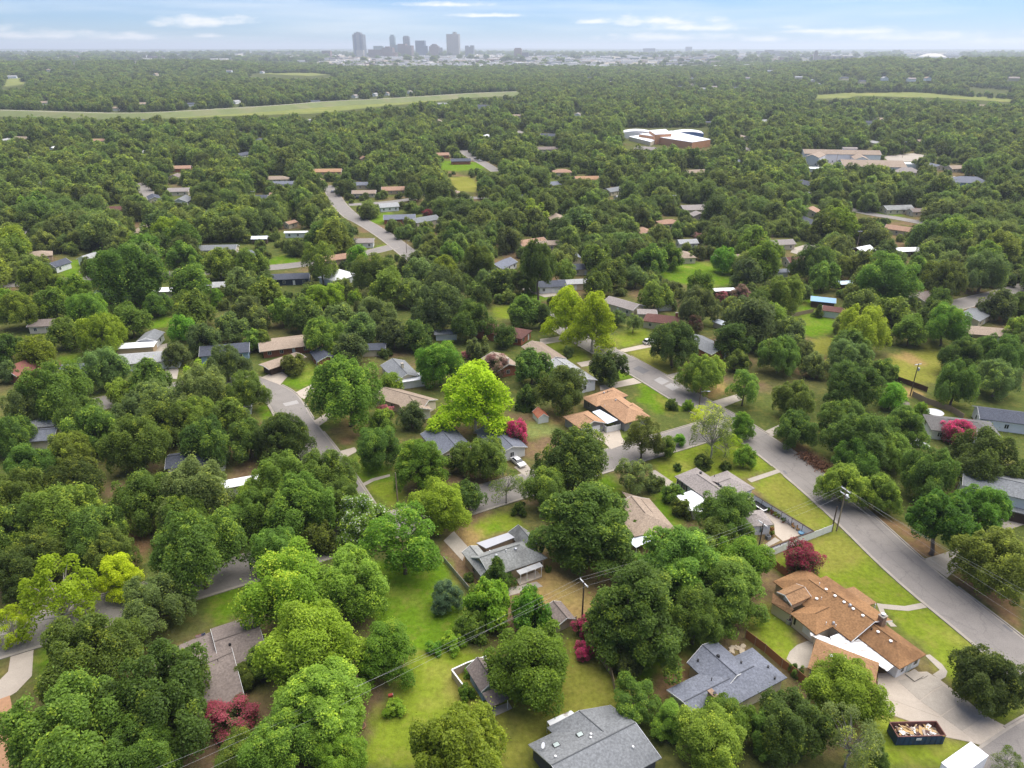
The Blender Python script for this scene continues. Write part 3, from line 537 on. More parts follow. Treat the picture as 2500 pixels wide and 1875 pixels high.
def make_crown(name, seed, n, leaf, k=.75, nc=30, cr=(.22, .36), low=-.35, shape='dome', mat=None, flower=0.0, spread=.78, hollow=0.0, flower_top=True, upbias=.5):
    """crown of unit radius: leaves gathered on irregular clumps; k = half height"""
    rs = np.random.RandomState(seed); C = []; tries = 0
    while len(C) < nc and tries < 6000:
        tries += 1; d = unit(rs.normal(size=3))
        if d[2] < low: continue
        if shape == 'cone':
            t = rs.rand(); zz = -k + 2 * k * t ** 1.1; rr = (1 - t) ** .75 * .8 * math.sqrt(rs.rand() * .6 + .4); a = rs.rand() * 6.283; c = np.array([rr * math.cos(a), rr * math.sin(a), zz * .9])
        elif shape == 'tall':
            c = d * np.array([spread * .8, spread * .8, k * .86]) * (rs.rand() ** .33 * .5 + .5); c[:2] *= 1 - .25 * (c[2] / k)
        elif shape == 'vase':
            c = d * np.array([spread, spread, k * .8]) * (rs.rand() ** .33 * .4 + .6); c[:2] *= .75 + .3 * (c[2] / k)
        else:
            c = d * np.array([spread, spread, k * .78]) * (rs.rand() ** .4 * .45 + .55)
        lump = 1 + .27 * math.sin(3 * math.atan2(c[1], c[0]) + seed) + .1 * math.sin(5 * math.atan2(c[1], c[0]) + seed * 2); c[:2] *= lump * .92
        if len(C) > 4 and min(np.linalg.norm(c - q) for q, _ in C) < .085: continue
        C.append((c, rs.uniform(*cr) * (1.0 if shape != 'cone' else max(.5, 1 - .45 * (c[2] / k)))))
    cs = np.array([c for c, _ in C]); rr = np.array([r for _, r in C]); w = rr ** 2; w /= w.sum()
    ci = rs.choice(len(C), n, p=w); d = unit(rs.normal(size=(n, 3)) + np.array([0, 0, upbias]) + unit(cs[ci]) * .55)
    sub = unit(rs.normal(size=(len(C), 14, 3)))            # lumps inside every clump
    dot = np.einsum('nij,nj->ni', sub[ci], d).max(1)
    rad = rr[ci] * (rs.rand(n) ** .35 * .55 + .45) * (.72 + .38 * np.clip((dot - .6) / .4, 0, 1))
    rad = rad * np.where(rs.rand(n) < .07, rs.uniform(1.1, 1.55, n), 1.0)
    P = cs[ci] + d * rad[:, None] * np.array([1, 1, .82]); Nn = unit(d * .55 + rs.normal(size=(n, 3)) * .5 + np.array([0, 0, .95]))
    size = leaf * rs.uniform(.65, 1.3, n); V = leaf_quads(P, Nn, size, rs)
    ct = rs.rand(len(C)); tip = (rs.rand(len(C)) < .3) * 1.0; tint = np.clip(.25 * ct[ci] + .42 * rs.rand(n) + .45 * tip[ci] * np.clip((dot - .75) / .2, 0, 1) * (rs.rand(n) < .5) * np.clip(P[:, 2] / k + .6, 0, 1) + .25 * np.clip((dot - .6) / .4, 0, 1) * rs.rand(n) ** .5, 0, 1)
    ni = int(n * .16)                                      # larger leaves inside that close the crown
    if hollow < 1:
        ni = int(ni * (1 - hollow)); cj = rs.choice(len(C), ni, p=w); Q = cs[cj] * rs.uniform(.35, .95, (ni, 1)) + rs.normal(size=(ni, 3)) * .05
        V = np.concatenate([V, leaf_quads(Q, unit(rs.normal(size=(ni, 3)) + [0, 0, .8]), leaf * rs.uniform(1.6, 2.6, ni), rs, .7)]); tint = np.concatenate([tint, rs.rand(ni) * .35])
    fl = None
    if flower > 0:
        cf = rs.rand(len(C)); zt = (P[:, 2] / k * .5 + .5) if flower_top else np.ones(n) * .6
        out = np.linalg.norm(P - cs[ci], axis=1) / rr[ci]
        pr = np.clip(flower * (.5 + 1.0 * cf[ci]) * (.35 + .9 * zt) * (out > .55), 0, .97); fl = (rs.rand(n) < pr).astype(float)
        fl = np.concatenate([fl, np.zeros(len(V) - n)])
    q = V.mean(1); r97 = np.percentile(np.linalg.norm(q[:, :2], axis=1), 96.5); z0, z1 = np.percentile(q[:, 2], 2.5), np.percentile(q[:, 2], 98)
    sc = np.array([1 / r97, 1 / r97, 2 * k / (z1 - z0)]); sh = np.array([0, 0, (z0 + z1) / 2])
    V = (q - sh)[:, None, :] * sc + (V - q[:, None, :]); cs = (cs - sh) * sc
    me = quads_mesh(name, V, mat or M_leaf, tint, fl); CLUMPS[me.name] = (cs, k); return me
def make_trunk(name, seed, crown_mesh, top, mat, limbs=7, r0=.055, lean=.0):
    """trunk from z=0 to crown centre at height top (crown radius 1), limbs running into clumps; metre scale comes from the object"""
    rs = np.random.RandomState(seed); cs, k = CLUMPS[crown_mesh.name]; mb = MB(); fork = max(.25, top - k * .75)
    j = lambda s: rs.normal() * s
    mb.tube([(0, 0, -.03), (j(.01), j(.01), fork * .12), (j(.03), j(.03), fork * .55), (j(.04), j(.04), fork)], [r0 * 1.5, r0 * 1.05, r0 * .9, r0 * .78], 7)
    order = rs.permutation(len(cs))[:limbs]
    for i in order:
        c = cs[i]; e = np.array([c[0], c[1], c[2] + top]); s = np.array([0, 0, fork * (.8 + .25 * rs.rand())]); m1 = s * .6 + e * .4 + np.array([j(.05), j(.05), .06]); m2 = s * .25 + e * .75 + np.array([j(.06), j(.06), .05])
        mb.tube([s, m1, m2, e], [r0 * .55, r0 * .4, r0 * .26, r0 * .1], 5, cap=False)
    return mb.mesh(name, mat, True)
# kinds: list of (crown mesh, trunk mesh), k (half height/radius), top (crown centre height / radius), shift
KIND = {}
def kind(key, n_var, k, top, n, leaf, bark=None, limbs=7, r0=.055, seed=1, **kw):
    L = []
    for i in range(n_var):
        c = make_crown('crown_' + key, seed * 100 + i * 7, n, leaf, k=k, **kw); t = make_trunk('trunk_' + key, seed * 100 + i, c, top, bark or M_bark, limbs, r0); L.append((c, t))
    KIND[key] = (L, k, top)
kind('oak', 5, .64, 1.05, 34000, .026, nc=74, cr=(.10, .24), seed=1, hollow=.45, limbs=11)
kind('oakm', 5, .68, 1.02, 9000, .048, nc=55, cr=(.15, .27), seed=2, limbs=5)
kind('elm', 4, .74, 1.15, 30000, .027, nc=64, cr=(.10, .25), shape='vase', seed=3, hollow=.45, limbs=11)
kind('elmm', 4, .76, 1.12, 8000, .050, nc=48, cr=(.16, .28), shape='vase', seed=4, limbs=5)
kind('tall', 3, .95, 1.38, 32000, .028, nc=80, cr=(.12, .24), shape='tall', seed=5)
kind('clumpy', 2, .88, 1.28, 36000, .026, nc=110, cr=(.09, .18), shape='tall', seed=6, upbias=.8)
kind('open', 3, .78, 1.35, 13000, .030, nc=45, cr=(.11, .22), shape='vase', hollow=.75, limbs=16, r0=.045, seed=7)
kind('sycamore', 2, .92, 1.25, 20000, .032, nc=70, cr=(.10, .21), shape='tall', hollow=.75, limbs=24, r0=.045, bark=M_palebark, seed=8)
kind('sycbare', 2, .95, 1.2, 9000, .034, nc=52, cr=(.08, .17), shape='tall', hollow=1.0, limbs=40, r0=.05, bark=M_palebark, seed=18)
kind('sparse', 2, .85, 1.5, 4500, .032, nc=34, cr=(.12, .24), shape='vase', hollow=1.0, limbs=30, r0=.04, bark=M_greybark, seed=9)
kind('cone', 2, 1.1, 1.15, 14000, .042, nc=60, cr=(.2, .32), shape='cone', low=-1, seed=10)
kind('crape', 3, .9, 1.15, 14000, .036, nc=48, cr=(.15, .27), shape='vase', mat=M_crape, flower=.72, hollow=.3, limbs=9, r0=.03, seed=11)
kind('whitefl', 1, .72, .95, 18000, .036, nc=50, cr=(.15, .26), mat=M_whitefl, flower=.13, seed=12)
kind('bush', 3, .72, .60, 7000, .055, nc=34, cr=(.18, .32), low=-.9, limbs=3, r0=.03, seed=13)
kind('far', 6, .76, .82, 3400, .075, nc=44, cr=(.16, .30), low=-.5, seed=14, limbs=3)
kind('umbrella', 2, .50, 1.2, 26000, .028, nc=70, cr=(.11, .22), seed=15, limbs=10)
# colours of the leaves
DK = (.118, .176, .022); MD = (.150, .220, .024); LT = (.190, .270, .026); BR = (.170, .292, .017); YG = (.38, .46, .010); GY = (.160, .212, .050); BL = (.130, .205, .095); OL = (.168, .205, .024); YL = (.255, .328, .018)
YV = (.50, .56, .012)
HUE = {'yv': YV, 'dk': DK, 'md': MD, 'lt': LT, 'br': BR, 'yg': YG, 'gy': GY, 'bl': BL, 'ol': OL, 'yl': YL}
MAG = (.66, .05, .19); PINK = (.50, .15, .18); DUSK = (.38, .20, .17); RED = (.34, .04, .075); PLUM = (.14, .045, .04); CORAL = (.42, .17, .11); ROSE = (.42, .09, .12)
CRA = {'mag': MAG, 'pink': PINK, 'dusk': DUSK, 'red': RED, 'plum': PLUM, 'coral': CORAL, 'rose': ROSE}
LOOK = {'yv': 'vivid lime-yellow', 'dk': 'dark green', 'md': 'mid green', 'lt': 'light green', 'br': 'bright green', 'yg': 'yellow-green', 'gy': 'grey-green', 'bl': 'bluish green', 'ol': 'olive green', 'yl': 'lime-tinged', 'mag': 'magenta blossomed', 'pink': 'pink blossomed', 'dusk': 'dusty pink blossomed', 'red': 'crimson blossomed', 'plum': 'plum-red leaved', 'coral': 'coral blossomed', 'rose': 'rose-red blossomed'}
SHAPE = {'oak': 'spreading', 'oakm': 'round-crowned', 'elm': 'vase-shaped', 'elmm': 'billowing', 'tall': 'tall', 'clumpy': 'tall tufted', 'open': 'open-branched', 'sycamore': 'pale-limbed', 'sycbare': 'gaunt pale-limbed', 'sparse': 'thin half-bare', 'cone': 'cone-shaped', 'crape': 'multi-stemmed', 'whitefl': 'white-flowering', 'bush': 'rounded', 'far': 'bushy-crowned', 'umbrella': 'flat-topped'}
TREES = []      # (x, y, R, kind, hue, root) kept for spacing and labels
LAND = []       # landmarks for labels: (x, y, phrase)
def tree_at(x, y, R, kd, hue, hs=1.0, name=None, seed=None, dz=0.0):
    L, k, top = KIND[kd]; i = rnd.randrange(len(L)) if seed is None else seed % len(L); z = hz1(x, y)
    nm = name or ('bush' if kd == 'bush' else 'tree')
    r = empty(nm, (x, y, z), rnd.random() * 6.28); cm, tm = L[i]
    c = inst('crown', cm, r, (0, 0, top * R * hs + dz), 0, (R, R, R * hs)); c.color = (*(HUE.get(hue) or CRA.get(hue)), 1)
    inst('stem' if kd == 'bush' else 'trunk', tm, r, (0, 0, 0), 0, (R, R, R * hs + (dz / top)))
    TREES.append((x, y, R, kd, hue, r)); return r
def tree_px(px, py, w, kd, hue, hs=1.0, name=None, far=False):
    """crown centre and crown width as the photograph shows them"""
    if w < 112: kd = {'oak': 'oakm', 'elm': 'elmm'}.get(kd, kd)
    L, k, top = KIND[kd]; R = 5.0
    for _ in range(8):
        p = G(px, py, top * R * hs); R = w / 2 * DEP(p.x, p.y, p.z) / F * .92
    return tree_at(p.x, p.y, R, kd, hue, hs, name)
# ------------------------------------------------------------------ trees placed from the photograph: (px, py, width px, kind, hue[, height factor])
TP = [
 (175,1775,330,'oak','md'),(395,1690,300,'oak','md'),(330,1835,220,'oak','md'),(210,1585,260,'oak','md'),(376,1470,185,'oak','gy'),(135,1445,225,'sycbare','yg',1.0),(285,1402,125,'sycamore','yg',.9),(22,1525,110,'sycbare','yg',.9),
 (477,1333,235,'oak','md',1.15),(385,1848,115,'elm','br'),(585,1840,130,'elm','lt'),(758,1560,260,'elm','yl'),(700,1435,235,'elm','br'),(848,1418,215,'oak','lt'),(947,1580,168,'tall','br',.85),(788,1712,265,'clumpy','lt',.75),(678,1820,190,'elm','lt'),(822,1848,150,'oak','br'),
 (1115,1832,285,'oak','yl',1.1),(640,1610,95,'elm','md',.9),(1086,1450,84,'tall','bl',.9),(1193,1481,130,'bush','br',1.5),(1298,1497,125,'bush','br',1.5),(1150,1530,90,'bush','lt',1.3),(1294,1612,245,'elm','yl',.95),(1560,1485,265,'clumpy','md',.95),(1655,1375,240,'clumpy','md',.85),(1786,1435,190,'tall','md',.85),
 (1700,1500,150,'elm','md',1.2),(1552,1705,140,'open','lt',.8),(1636,1755,95,'tall','lt',.9),(1745,1800,190,'elm','lt'),(1775,1752,150,'elm','br'),(1862,1780,130,'oak','md'),(1935,1765,195,'oak','dk',1.1),(2065,1672,205,'elm','yl',.9),(2085,1795,165,'sparse','gy'),(2150,1848,50,'cone','dk'),
 (2412,1648,190,'oak','dk',1.1),(2462,1856,75,'sparse','md',.8),(2302,1258,195,'umbrella','br',1.1),(2398,1230,145,'oak','br'),(2440,1365,205,'oak','ol'),(2271,1150,145,'oak','md',1.15),(2062,1173,125,'oak','lt'),(2149,1197,115,'oak','lt'),(2100,1110,125,'oak','md'),(2106,1064,175,'oak','md'),
 (1947,1043,115,'oak','md'),(2204,1035,125,'oak','md'),(2178,1098,115,'oak','md'),(2062,1020,130,'oak','md'),(2410,1113,190,'oak','ol'),(1402,1108,200,'oak','dk',1.0),(1437,1272,275,'clumpy','md',.75),(1335,1187,120,'elm','md'),(1547,1157,105,'open','gy',.85),(1775,1246,145,'elm','md'),
 (1683,1350,165,'clumpy','md',.85),(1810,1370,155,'elm','br'),(1752,1304,95,'elm','md'),(1818,1307,62,'bush','lt',1.3),(1625,1088,60,'elm','br'),(1660,1072,34,'elm','br'),(1570,1060,110,'open','ol'),(1819,1111,62,'elm','br'),(1743,1050,125,'sparse','gy'),(1720,1015,95,'sparse','yg',.8),(1812,1036,66,'tall','br',1.0),(1775,1078,80,'sparse','yg',.7),
 (684,1056,145,'oak','dk'),(690,1165,175,'oak','lt'),(795,1150,160,'oak','md'),(742,1225,200,'oak','lt'),(640,1240,150,'oak','lt'),(830,1215,130,'oak','md'),(918,1087,120,'elm','md'),(1019,1124,145,'tall','br',.8),(1123,1116,85,'elm','md'),(1187,1112,130,'oak','md'),(1077,1226,155,'elm','yl'),(1143,1208,88,'elm','md'),(880,1262,150,'whitefl','md'),(982,1310,215,'open','br',.85),(782,1315,95,'bush','ol',1.3),
 (672,1338,145,'oak','md'),(1236,1176,90,'sparse','md',1.0),(1213,1400,86,'cone','md'),(20,1056,125,'oak','dk'),(162,1095,120,'oak','ol'),(226,1043,150,'oak','dk'),(333,1072,170,'oak','md'),(405,1029,145,'oak','md'),(506,1069,145,'oak','dk'),(607,1064,125,'oak','dk'),(179,1174,165,'oak','dk'),(67,1124,125,'oak','dk'),
 (58,1208,185,'oak','md'),(139,1249,205,'oak','md'),(29,1290,175,'oak','dk'),(217,1290,175,'oak','dk'),(275,1338,135,'oak','dk'),(344,1215,155,'elm','md',1.1),(477,1190,195,'oak','gy'),(434,1255,145,'oak','md'),(613,1208,115,'oak','lt'),(43,1390,150,'oak','dk'),(100,1340,150,'oak','dk'),(560,1280,120,'oak','md'),
 (93,675,110,'umbrella','ol',1.1),(304,664,190,'oak','md'),(237,652,75,'oak','ol'),(179,701,92,'oak','br'),(333,695,102,'oak','lt'),(466,687,104,'elm','md'),(532,638,92,'oak','md'),(607,635,85,'oak','md'),(448,623,92,'oak','md'),(347,609,105,'oakm','md'),(584,684,85,'oak','gy'),(130,739,104,'oak','lt'),(52,750,112,'oak','lt'),(12,736,85,'oak','br'),
 (214,753,115,'oak','lt'),(318,779,95,'elm','lt'),(246,808,125,'oak','yl'),(162,808,95,'oak','md'),(382,739,75,'oak','md'),(469,750,105,'elm','md'),(445,797,75,'elm','br'),(529,724,42,'tall','br'),(602,756,95,'oak','gy'),(561,797,95,'oak','gy'),(497,823,95,'oak','gy'),(619,826,65,'oak','md'),(90,860,95,'elm','yl'),(17,846,85,'oak','md'),(17,904,65,'oak','gy'),
 (252,892,128,'oak','gy'),(362,918,108,'oak','dk',1.1),(428,860,75,'oak','gy'),(480,910,72,'bush','yl'),(550,881,112,'oak','gy'),(292,953,78,'elm','lt'),(124,947,185,'oak','md'),(72,985,135,'oak','gy'),(492,947,152,'oak','gy'),(385,976,142,'oak','gy'),(602,947,115,'oak','dk'),(333,1005,132,'oak','gy'),(202,1015,125,'oak','dk'),(560,1010,110,'oak','md'),(470,1010,120,'oak','md'),
 (782,632,98,'open','md',1.1),(872,620,55,'elm','br'),(637,643,50,'oak','md'),(649,695,62,'oak','dk'),(909,664,112,'elm','md'),(1011,646,92,'oak','gy'),(1031,667,105,'oak','gy'),(1083,652,82,'oak','yl'),(1170,629,92,'umbrella','lt',1.3),(1106,617,72,'oak','md'),(1080,687,112,'oak','gy'),(1138,687,45,'elm','dk'),(1184,678,62,'oak','gy'),(1178,719,60,'oak','dk'),
 (953,698,105,'elm','md'),(1005,713,85,'oak','gy'),(1071,742,155,'oak','gy'),(1149,774,120,'oak','md'),(912,762,115,'oak','gy'),(828,774,95,'oak','gy'),(880,797,95,'oak','gy'),(961,808,95,'oak','gy'),(1019,814,95,'oak','dk'),(744,762,105,'oak','dk'),(692,756,85,'oak','md'),(773,721,65,'elm','yl'),(811,716,65,'elm','yl'),(866,727,44,'bush','br',1.2),
 (791,814,115,'oak','md'),(851,846,98,'oak','gy'),(831,862,62,'bush','lt',1.3),(715,886,72,'oak','ol',.8),(637,826,60,'oak','lt'),(626,774,75,'oak','gy'),(848,945,195,'oak','lt',1.15),(953,933,65,'elm','lt'),(1074,883,122,'elm','br'),(1158,965,215,'sycamore','yg',.85),(1236,817,65,'elm','md'),(1170,855,62,'bush','gy',1.3),(1005,1011,75,'elm','gy'),(938,1030,70,'bush','lt',1.3),
 (1315,636,98,'umbrella','md',1.9),(1283,678,82,'clumpy','md',.8),(1379,658,64,'elm','md'),(1278,753,98,'oak','md'),(1327,768,55,'tall','dk'),(1382,756,115,'sycamore','yg',1.1),(1448,778,140,'sycamore','yv',1.05),(1457,690,78,'oak','md'),(1500,664,82,'elm','dk'),(1529,643,62,'oak','md'),(1457,629,92,'oak','md'),(1593,632,95,'oak','md'),(1639,623,75,'oak','br'),(1552,672,62,'elm','gy'),
 (1599,716,90,'oak','md'),(1714,690,75,'elm','br'),(1769,632,68,'elm','br'),(1827,661,86,'oak','gy'),(1703,739,115,'oak','gy'),(1645,831,130,'oak','dk',1.05),(1547,785,48,'open','gy'),(1506,774,44,'elm','gy'),(1489,892,102,'oak','dk'),(1717,907,125,'oak','lt'),(1790,826,98,'elm','md'),(1804,878,68,'oak','md'),(1819,938,95,'open','md'),(1298,892,108,'oak','dk'),(1373,944,135,'elm','dk'),
 (1286,976,65,'bush','md',1.4),(1856,785,65,'elm','md'),(1847,739,75,'elm','md'),(1388,860,30,'bush','gy',1.4),(1918,713,118,'oak','lt'),(2010,669,88,'oak','md'),(1990,635,112,'oak','dk'),(2060,652,55,'tall','ol'),(2164,675,155,'elm','md'),(2305,675,118,'oak','ol'),(2245,658,85,'oak','md'),(2404,658,122,'oak','gy'),(2115,797,135,'oak','yl',1.1),(2225,803,85,'elm','lt'),(2311,788,115,'elm','br'),(2288,733,64,'bush','lt',1.3),
 (1889,768,75,'elm','lt'),(1929,808,95,'oak','gy'),(1906,860,115,'oak','md'),(1990,889,75,'oak','gy'),(2068,869,115,'oak','gy'),(2161,901,70,'oak','dk'),(2077,933,145,'oak','md'),(1947,970,115,'oak','md'),(2178,962,75,'elm','br'),(2000,759,30,'cone','dk'),(2337,930,115,'oak','md',1.2),(2439,918,115,'oak','gy'),(2352,863,112,'oak','md'),(2453,860,125,'oak','md'),(2439,739,95,'oak','gy'),(2488,745,85,'oak','md'),(2250,1003,48,'bush','br',1.2),(2490,800,80,'oak','md'),
 (961,1730,64,'bush','br',.8),(1110,1565,70,'bush','br',.9),(1060,1580,50,'bush','br',.8),(1597,1180,56,'bush','gy',1.2),(1640,1205,62,'bush','md',1.2),(1665,1240,58,'bush','md',1.2),(1717,1130,52,'bush','dk'),(1772,1139,32,'bush','dk'),(1655,1142,26,'bush','dk'),(1270,1243,44,'bush','dk',1.1),(1535,1630,75,'bush','gy',1.4),(1140,1690,50,'bush','br',1.2),(1150,1640,40,'bush','lt'),(1145,1410,34,'bush','dk',.8),(1338,1390,20,'bush','dk',1.2),(1160,1440,40,'bush','dk',.9),(590,1650,70,'tall','ol',.8),(1765,1500,60,'elm','lt',1.2),(1945,1640,40,'bush','dk',1.2),(940,862,42,'bush','dk',.8),(1640,988,36,'bush','md',1.2),(1680,990,34,'bush','br',1.2),
]
TC = [(565,1752,150,'crape','rose',.5),(1428,1588,58,'crape','mag',.7),(1425,1525,62,'crape','mag',.9),(1961,1362,100,'crape','red',.9),(2337,1052,82,'crape','mag',.75),(1263,1055,64,'crape','mag',1.1),(338,730,32,'crape','pink',.7),(989,996,28,'crape','red',.9),(941,1003,46,'crape','pink',.7),(1137,866,30,'crape','pink',.6),(1807,713,58,'crape','dusk',.7),(1764,724,34,'crape','pink',.9),(1694,791,58,'crape','plum',.8),(75,925,46,'crape','red',.7),(118,908,66,'crape','coral',.7),(1213,890,70,'crape','dusk',.8),(765,657,24,'crape','plum',.9),(1705,578,36,'crape','dusk',.6),(926,424,26,'crape','plum',.8),(1043,520,28,'crape','red',.7),(1245,390,30,'crape','plum',.7),(165,905,36,'crape','coral',.7)]
for t in TP: tree_px(t[0], t[1], t[2], t[3], t[4], t[5] if len(t) > 5 else 1.0)
for t in TC: tree_px(t[0], t[1], t[2], t[3], t[4], t[5], name='crape_myrtle')
# ------------------------------------------------------------------ houses
from mathutils.geometry import intersect_ray_tri
def V3(p, z): return Vector((p[0], p[1], z))
def zoomf(ox, oy, s): return lambda x, y, z=0.0: G(ox + x * s, oy + y * s, z)
class House:
    def __init__(s, name, label, cat, phrase=None, loc=None, group=None):
        s.root = empty(name, loc or (0, 0, 0), 0, label, cat, group); s.tris = []; s.o = Vector(s.root.location); s.phrase = phrase
        if phrase: LAND.append((s.o.x, s.o.y, phrase))
    def l(s, p): return Vector(p) - s.o
    def roofpolys(s, polys, mat, th=.16, name='roof', parent=None):
        mb = MB()
        for P in polys:
            P = [Vector(p) for p in P]; n = (P[1] - P[0]).cross(P[2] - P[0])
            if n.z < 0: P = P[::-1]
            mb.hexa([s.l(p) - Vector((0, 0, th)) for p in P], [s.l(p) for p in P])
            for i in range(1, len(P) - 1): s.tris.append((P[0], P[i], P[i + 1]))
        return mb.build(name, mat, parent or s.root)
    def walls(s, loop, z0, z1, mat, gables=(), name='wall'):
        mb = MB(); loop = ccw([(p[0], p[1]) for p in loop]); n = len(loop)
        for i in range(n):
            a, b = loop[i], loop[(i + 1) % n]; mb.poly([s.l((a[0], a[1], z0)), s.l((b[0], b[1], z0)), s.l((b[0], b[1], z1)), s.l((a[0], a[1], z1))])
        for g in gables: mb.poly([s.l(p) for p in g])
        mb.poly([s.l((p[0], p[1], z1 - .02)) for p in loop]); return mb.build(name, mat, s.root)
    def block(s, A, B, C=None, D=None, pitch=.4, ends='hh', roof=R_grey, wall=M_cream, base=None, over=.45, th=.16, fascia=None, trim=True):
        """A-B is one end of the eaves, B-C a long side; every point a world point at eave height"""
        A, B = Vector(A), Vector(B)
        if C is None: C = B + Vector(D) - A
        C = Vector(C); D = A + C - B; ze = A.z
        for p in (B, C, D): p.z = ze
        wv = (B - A); wl = wv.length; lv = (C - B); ll = lv.length; u = lv / ll; zr = ze + pitch * wl / 2
        ins = [min(wl / 2, ll / 2 - .05) if e == 'h' else 0 for e in ends]
        r0 = (A + B) / 2 + u * ins[0]; r1 = (C + D) / 2 - u * ins[1]; r0.z = r1.z = zr
        polys = [[B, C, r1, r0], [D, A, r0, r1]]
        if ends[0] == 'h': polys.append([A, B, r0])
        if ends[1] == 'h': polys.append([C, D, r1])
        s.roofpolys(polys, roof, th)
        if roof.name in ROOFCOL and (A - Vector((0, 0, 0))).length < 210 and (r1 - r0).length > .8:      # capping tiles along ridge and hips
            rm = pmat('cap_' + roof.name, ROOFCOL[roof.name], .9, .15, 2.0)
            MB().tube([s.l(r0 + Vector((0, 0, -.02))), s.l(r1 + Vector((0, 0, -.02)))], .11, 5).build('ridge_cap', rm, s.root)
        n = (wv / wl); ow, ol = n * over, u * over
        a, b, c, d = A + ow + ol, B - ow + ol, C - ow - ol, D + ow - ol; gz = ze + pitch * over - th * .6; gab = []
        for e, p, q, r in ((ends[0], a, b, r0 + ol), (ends[1], c, d, r1 - ol)):
            if e == 'g': gab.append([V3(p, gz), V3(q, gz), V3(r, zr - th - .02)])
        if base is None: base = 0.0
        s.walls([a, b, c, d], base, gz, wall, gab)
        if trim and 'g' in ends:            # white rake boards
            for e, p, q, r, dr in ((ends[0], A, B, r0, -u), (ends[1], C, D, r1, u)):
                if e != 'g': continue
                for x in (p, q):
                    o = dr * .04; P4 = [x + o, r + o, r + o - Vector((0, 0, .22)), x + o - Vector((0, 0, .22))]; Q4 = [v + dr * .05 for v in P4]; MB().hexa([s.l(v) for v in P4], [s.l(v) for v in Q4]).build('rake_board', fascia or M_trim, s.root)
        return [a, b, c, d]
    def window(s, a, b, t, zc=1.45, w=1.1, h=1.25, frame=None, glass=None, name='window', off=.0):
        a, b = Vector((a[0], a[1])), Vector((b[0], b[1])); d = (b - a).normalized(); nrm = Vector((d.y, -d.x)); mid = a.lerp(b, t)
        c = Vector((s.o.x, s.o.y))
        ctr = mid + nrm * (.03 + off); key = (round(w, 2), round(h, 2), (frame or M_trim).name, name)
        if key not in WCACHE:
            f = MB().box((0, 0, 0), (w, .09, h)); p = MB().box((-w * .225, -.05, 0), (w * .36, .05, h - .16)).box((w * .225, -.05, 0), (w * .36, .05, h - .16)) if w > .8 else MB().box((0, -.05, 0), (w - .16, .05, h - .16))
            WCACHE[key] = (f.mesh(name, frame or M_trim), p.mesh('pane', glass or M_glass))
        fm, pm = WCACHE[key]; rz = math.atan2(d.y, d.x)
        o = inst(name, fm, s.root, s.l((ctr.x, ctr.y, zc)), rz); inst('pane', pm, o); return o
    def door(s, a, b, t, w=.95, h=2.05, mat=None, name='door', z0=0.05):
        a, b = Vector((a[0], a[1])), Vector((b[0], b[1])); d = (b - a).normalized(); nrm = Vector((d.y, -d.x)); m = a.lerp(b, t) + nrm * .03
        mb = MB().box((0, 0, 0), (w, .1, h)); 
        if name == 'garage_door':
            for k in range(4): mb.box((0, -.03, -h / 2 + h * (k + .5) / 4), (w - .1, .09, h / 4 - .05))
        return mb.build(name, mat or M_white, s.root, loc=s.l((m.x, m.y, z0 + h / 2))) if False else s._rot(mb, name, mat or M_white, s.l((m.x, m.y, z0 + h / 2)), math.atan2(d.y, d.x))
    def _rot(s, mb, name, mat, loc, rz):
        o = mb.build(name, mat, s.root, loc=loc); o.rotation_euler = (0, 0, rz); return o
    def hit(s, px, py):
        u = (px - 1250) / F; v = (py - 937.5) / F; d = Vector((u, CP - SP * v, -(SP + CP * v))); best = None
        for t in s.tris:
            h = intersect_ray_tri(t[0], t[1], t[2], d, Vector((0, 0, H)))
            if h is not None and (best is None or h.z > best.z): best = h
        return best
    def vent(s, px, py, mat=None, r=.17, h=.35, name='roof_vent', dome=False):
        p = s.hit(px, py)
        if p is None: return
        mb = MB()
        if dome: mb.tube([(0, 0, -.3), (0, 0, h * .5), (0, 0, h * .8), (0, 0, h)], [r * .8, r, r * .75, r * .2], 10)
        else: mb.tube([(0, 0, -.3), (0, 0, h)], r, 8); mb.tube([(0, 0, h), (0, 0, h + .05)], r * 1.35, 8)
        mb.build(name, mat or M_metal, s.root, loc=s.l(p))
    def chimney(s, px, py, w, d, ang, ht, mat=None, cap=M_conc, pot=None):
        p = s.hit(px, py)
        if p is None: return
        rz = math.radians(ang); c = MB().box((0, 0, (ht - 1.2) / 2), (w, d, ht + 1.2)).build('chimney', mat or M_redbrick, s.root, loc=s.l(p)); c.rotation_euler = (0, 0, rz)
        MB().box((0, 0, ht + .05), (w + .16, d + .16, .14)).build('chimney_cap', cap, c)
        MB().tube([(0, 0, ht + .1), (0, 0, ht + .38)], min(w, d) * .25, 8).tube([(0, 0, ht + .42), (0, 0, ht + .46)], min(w, d) * .4, 8).build('flue', pot or M_metal, c)
WCACHE = {}
KEEP = []       # pixel boxes that scattered trees must not cover: (x0, y0, x1, y1)
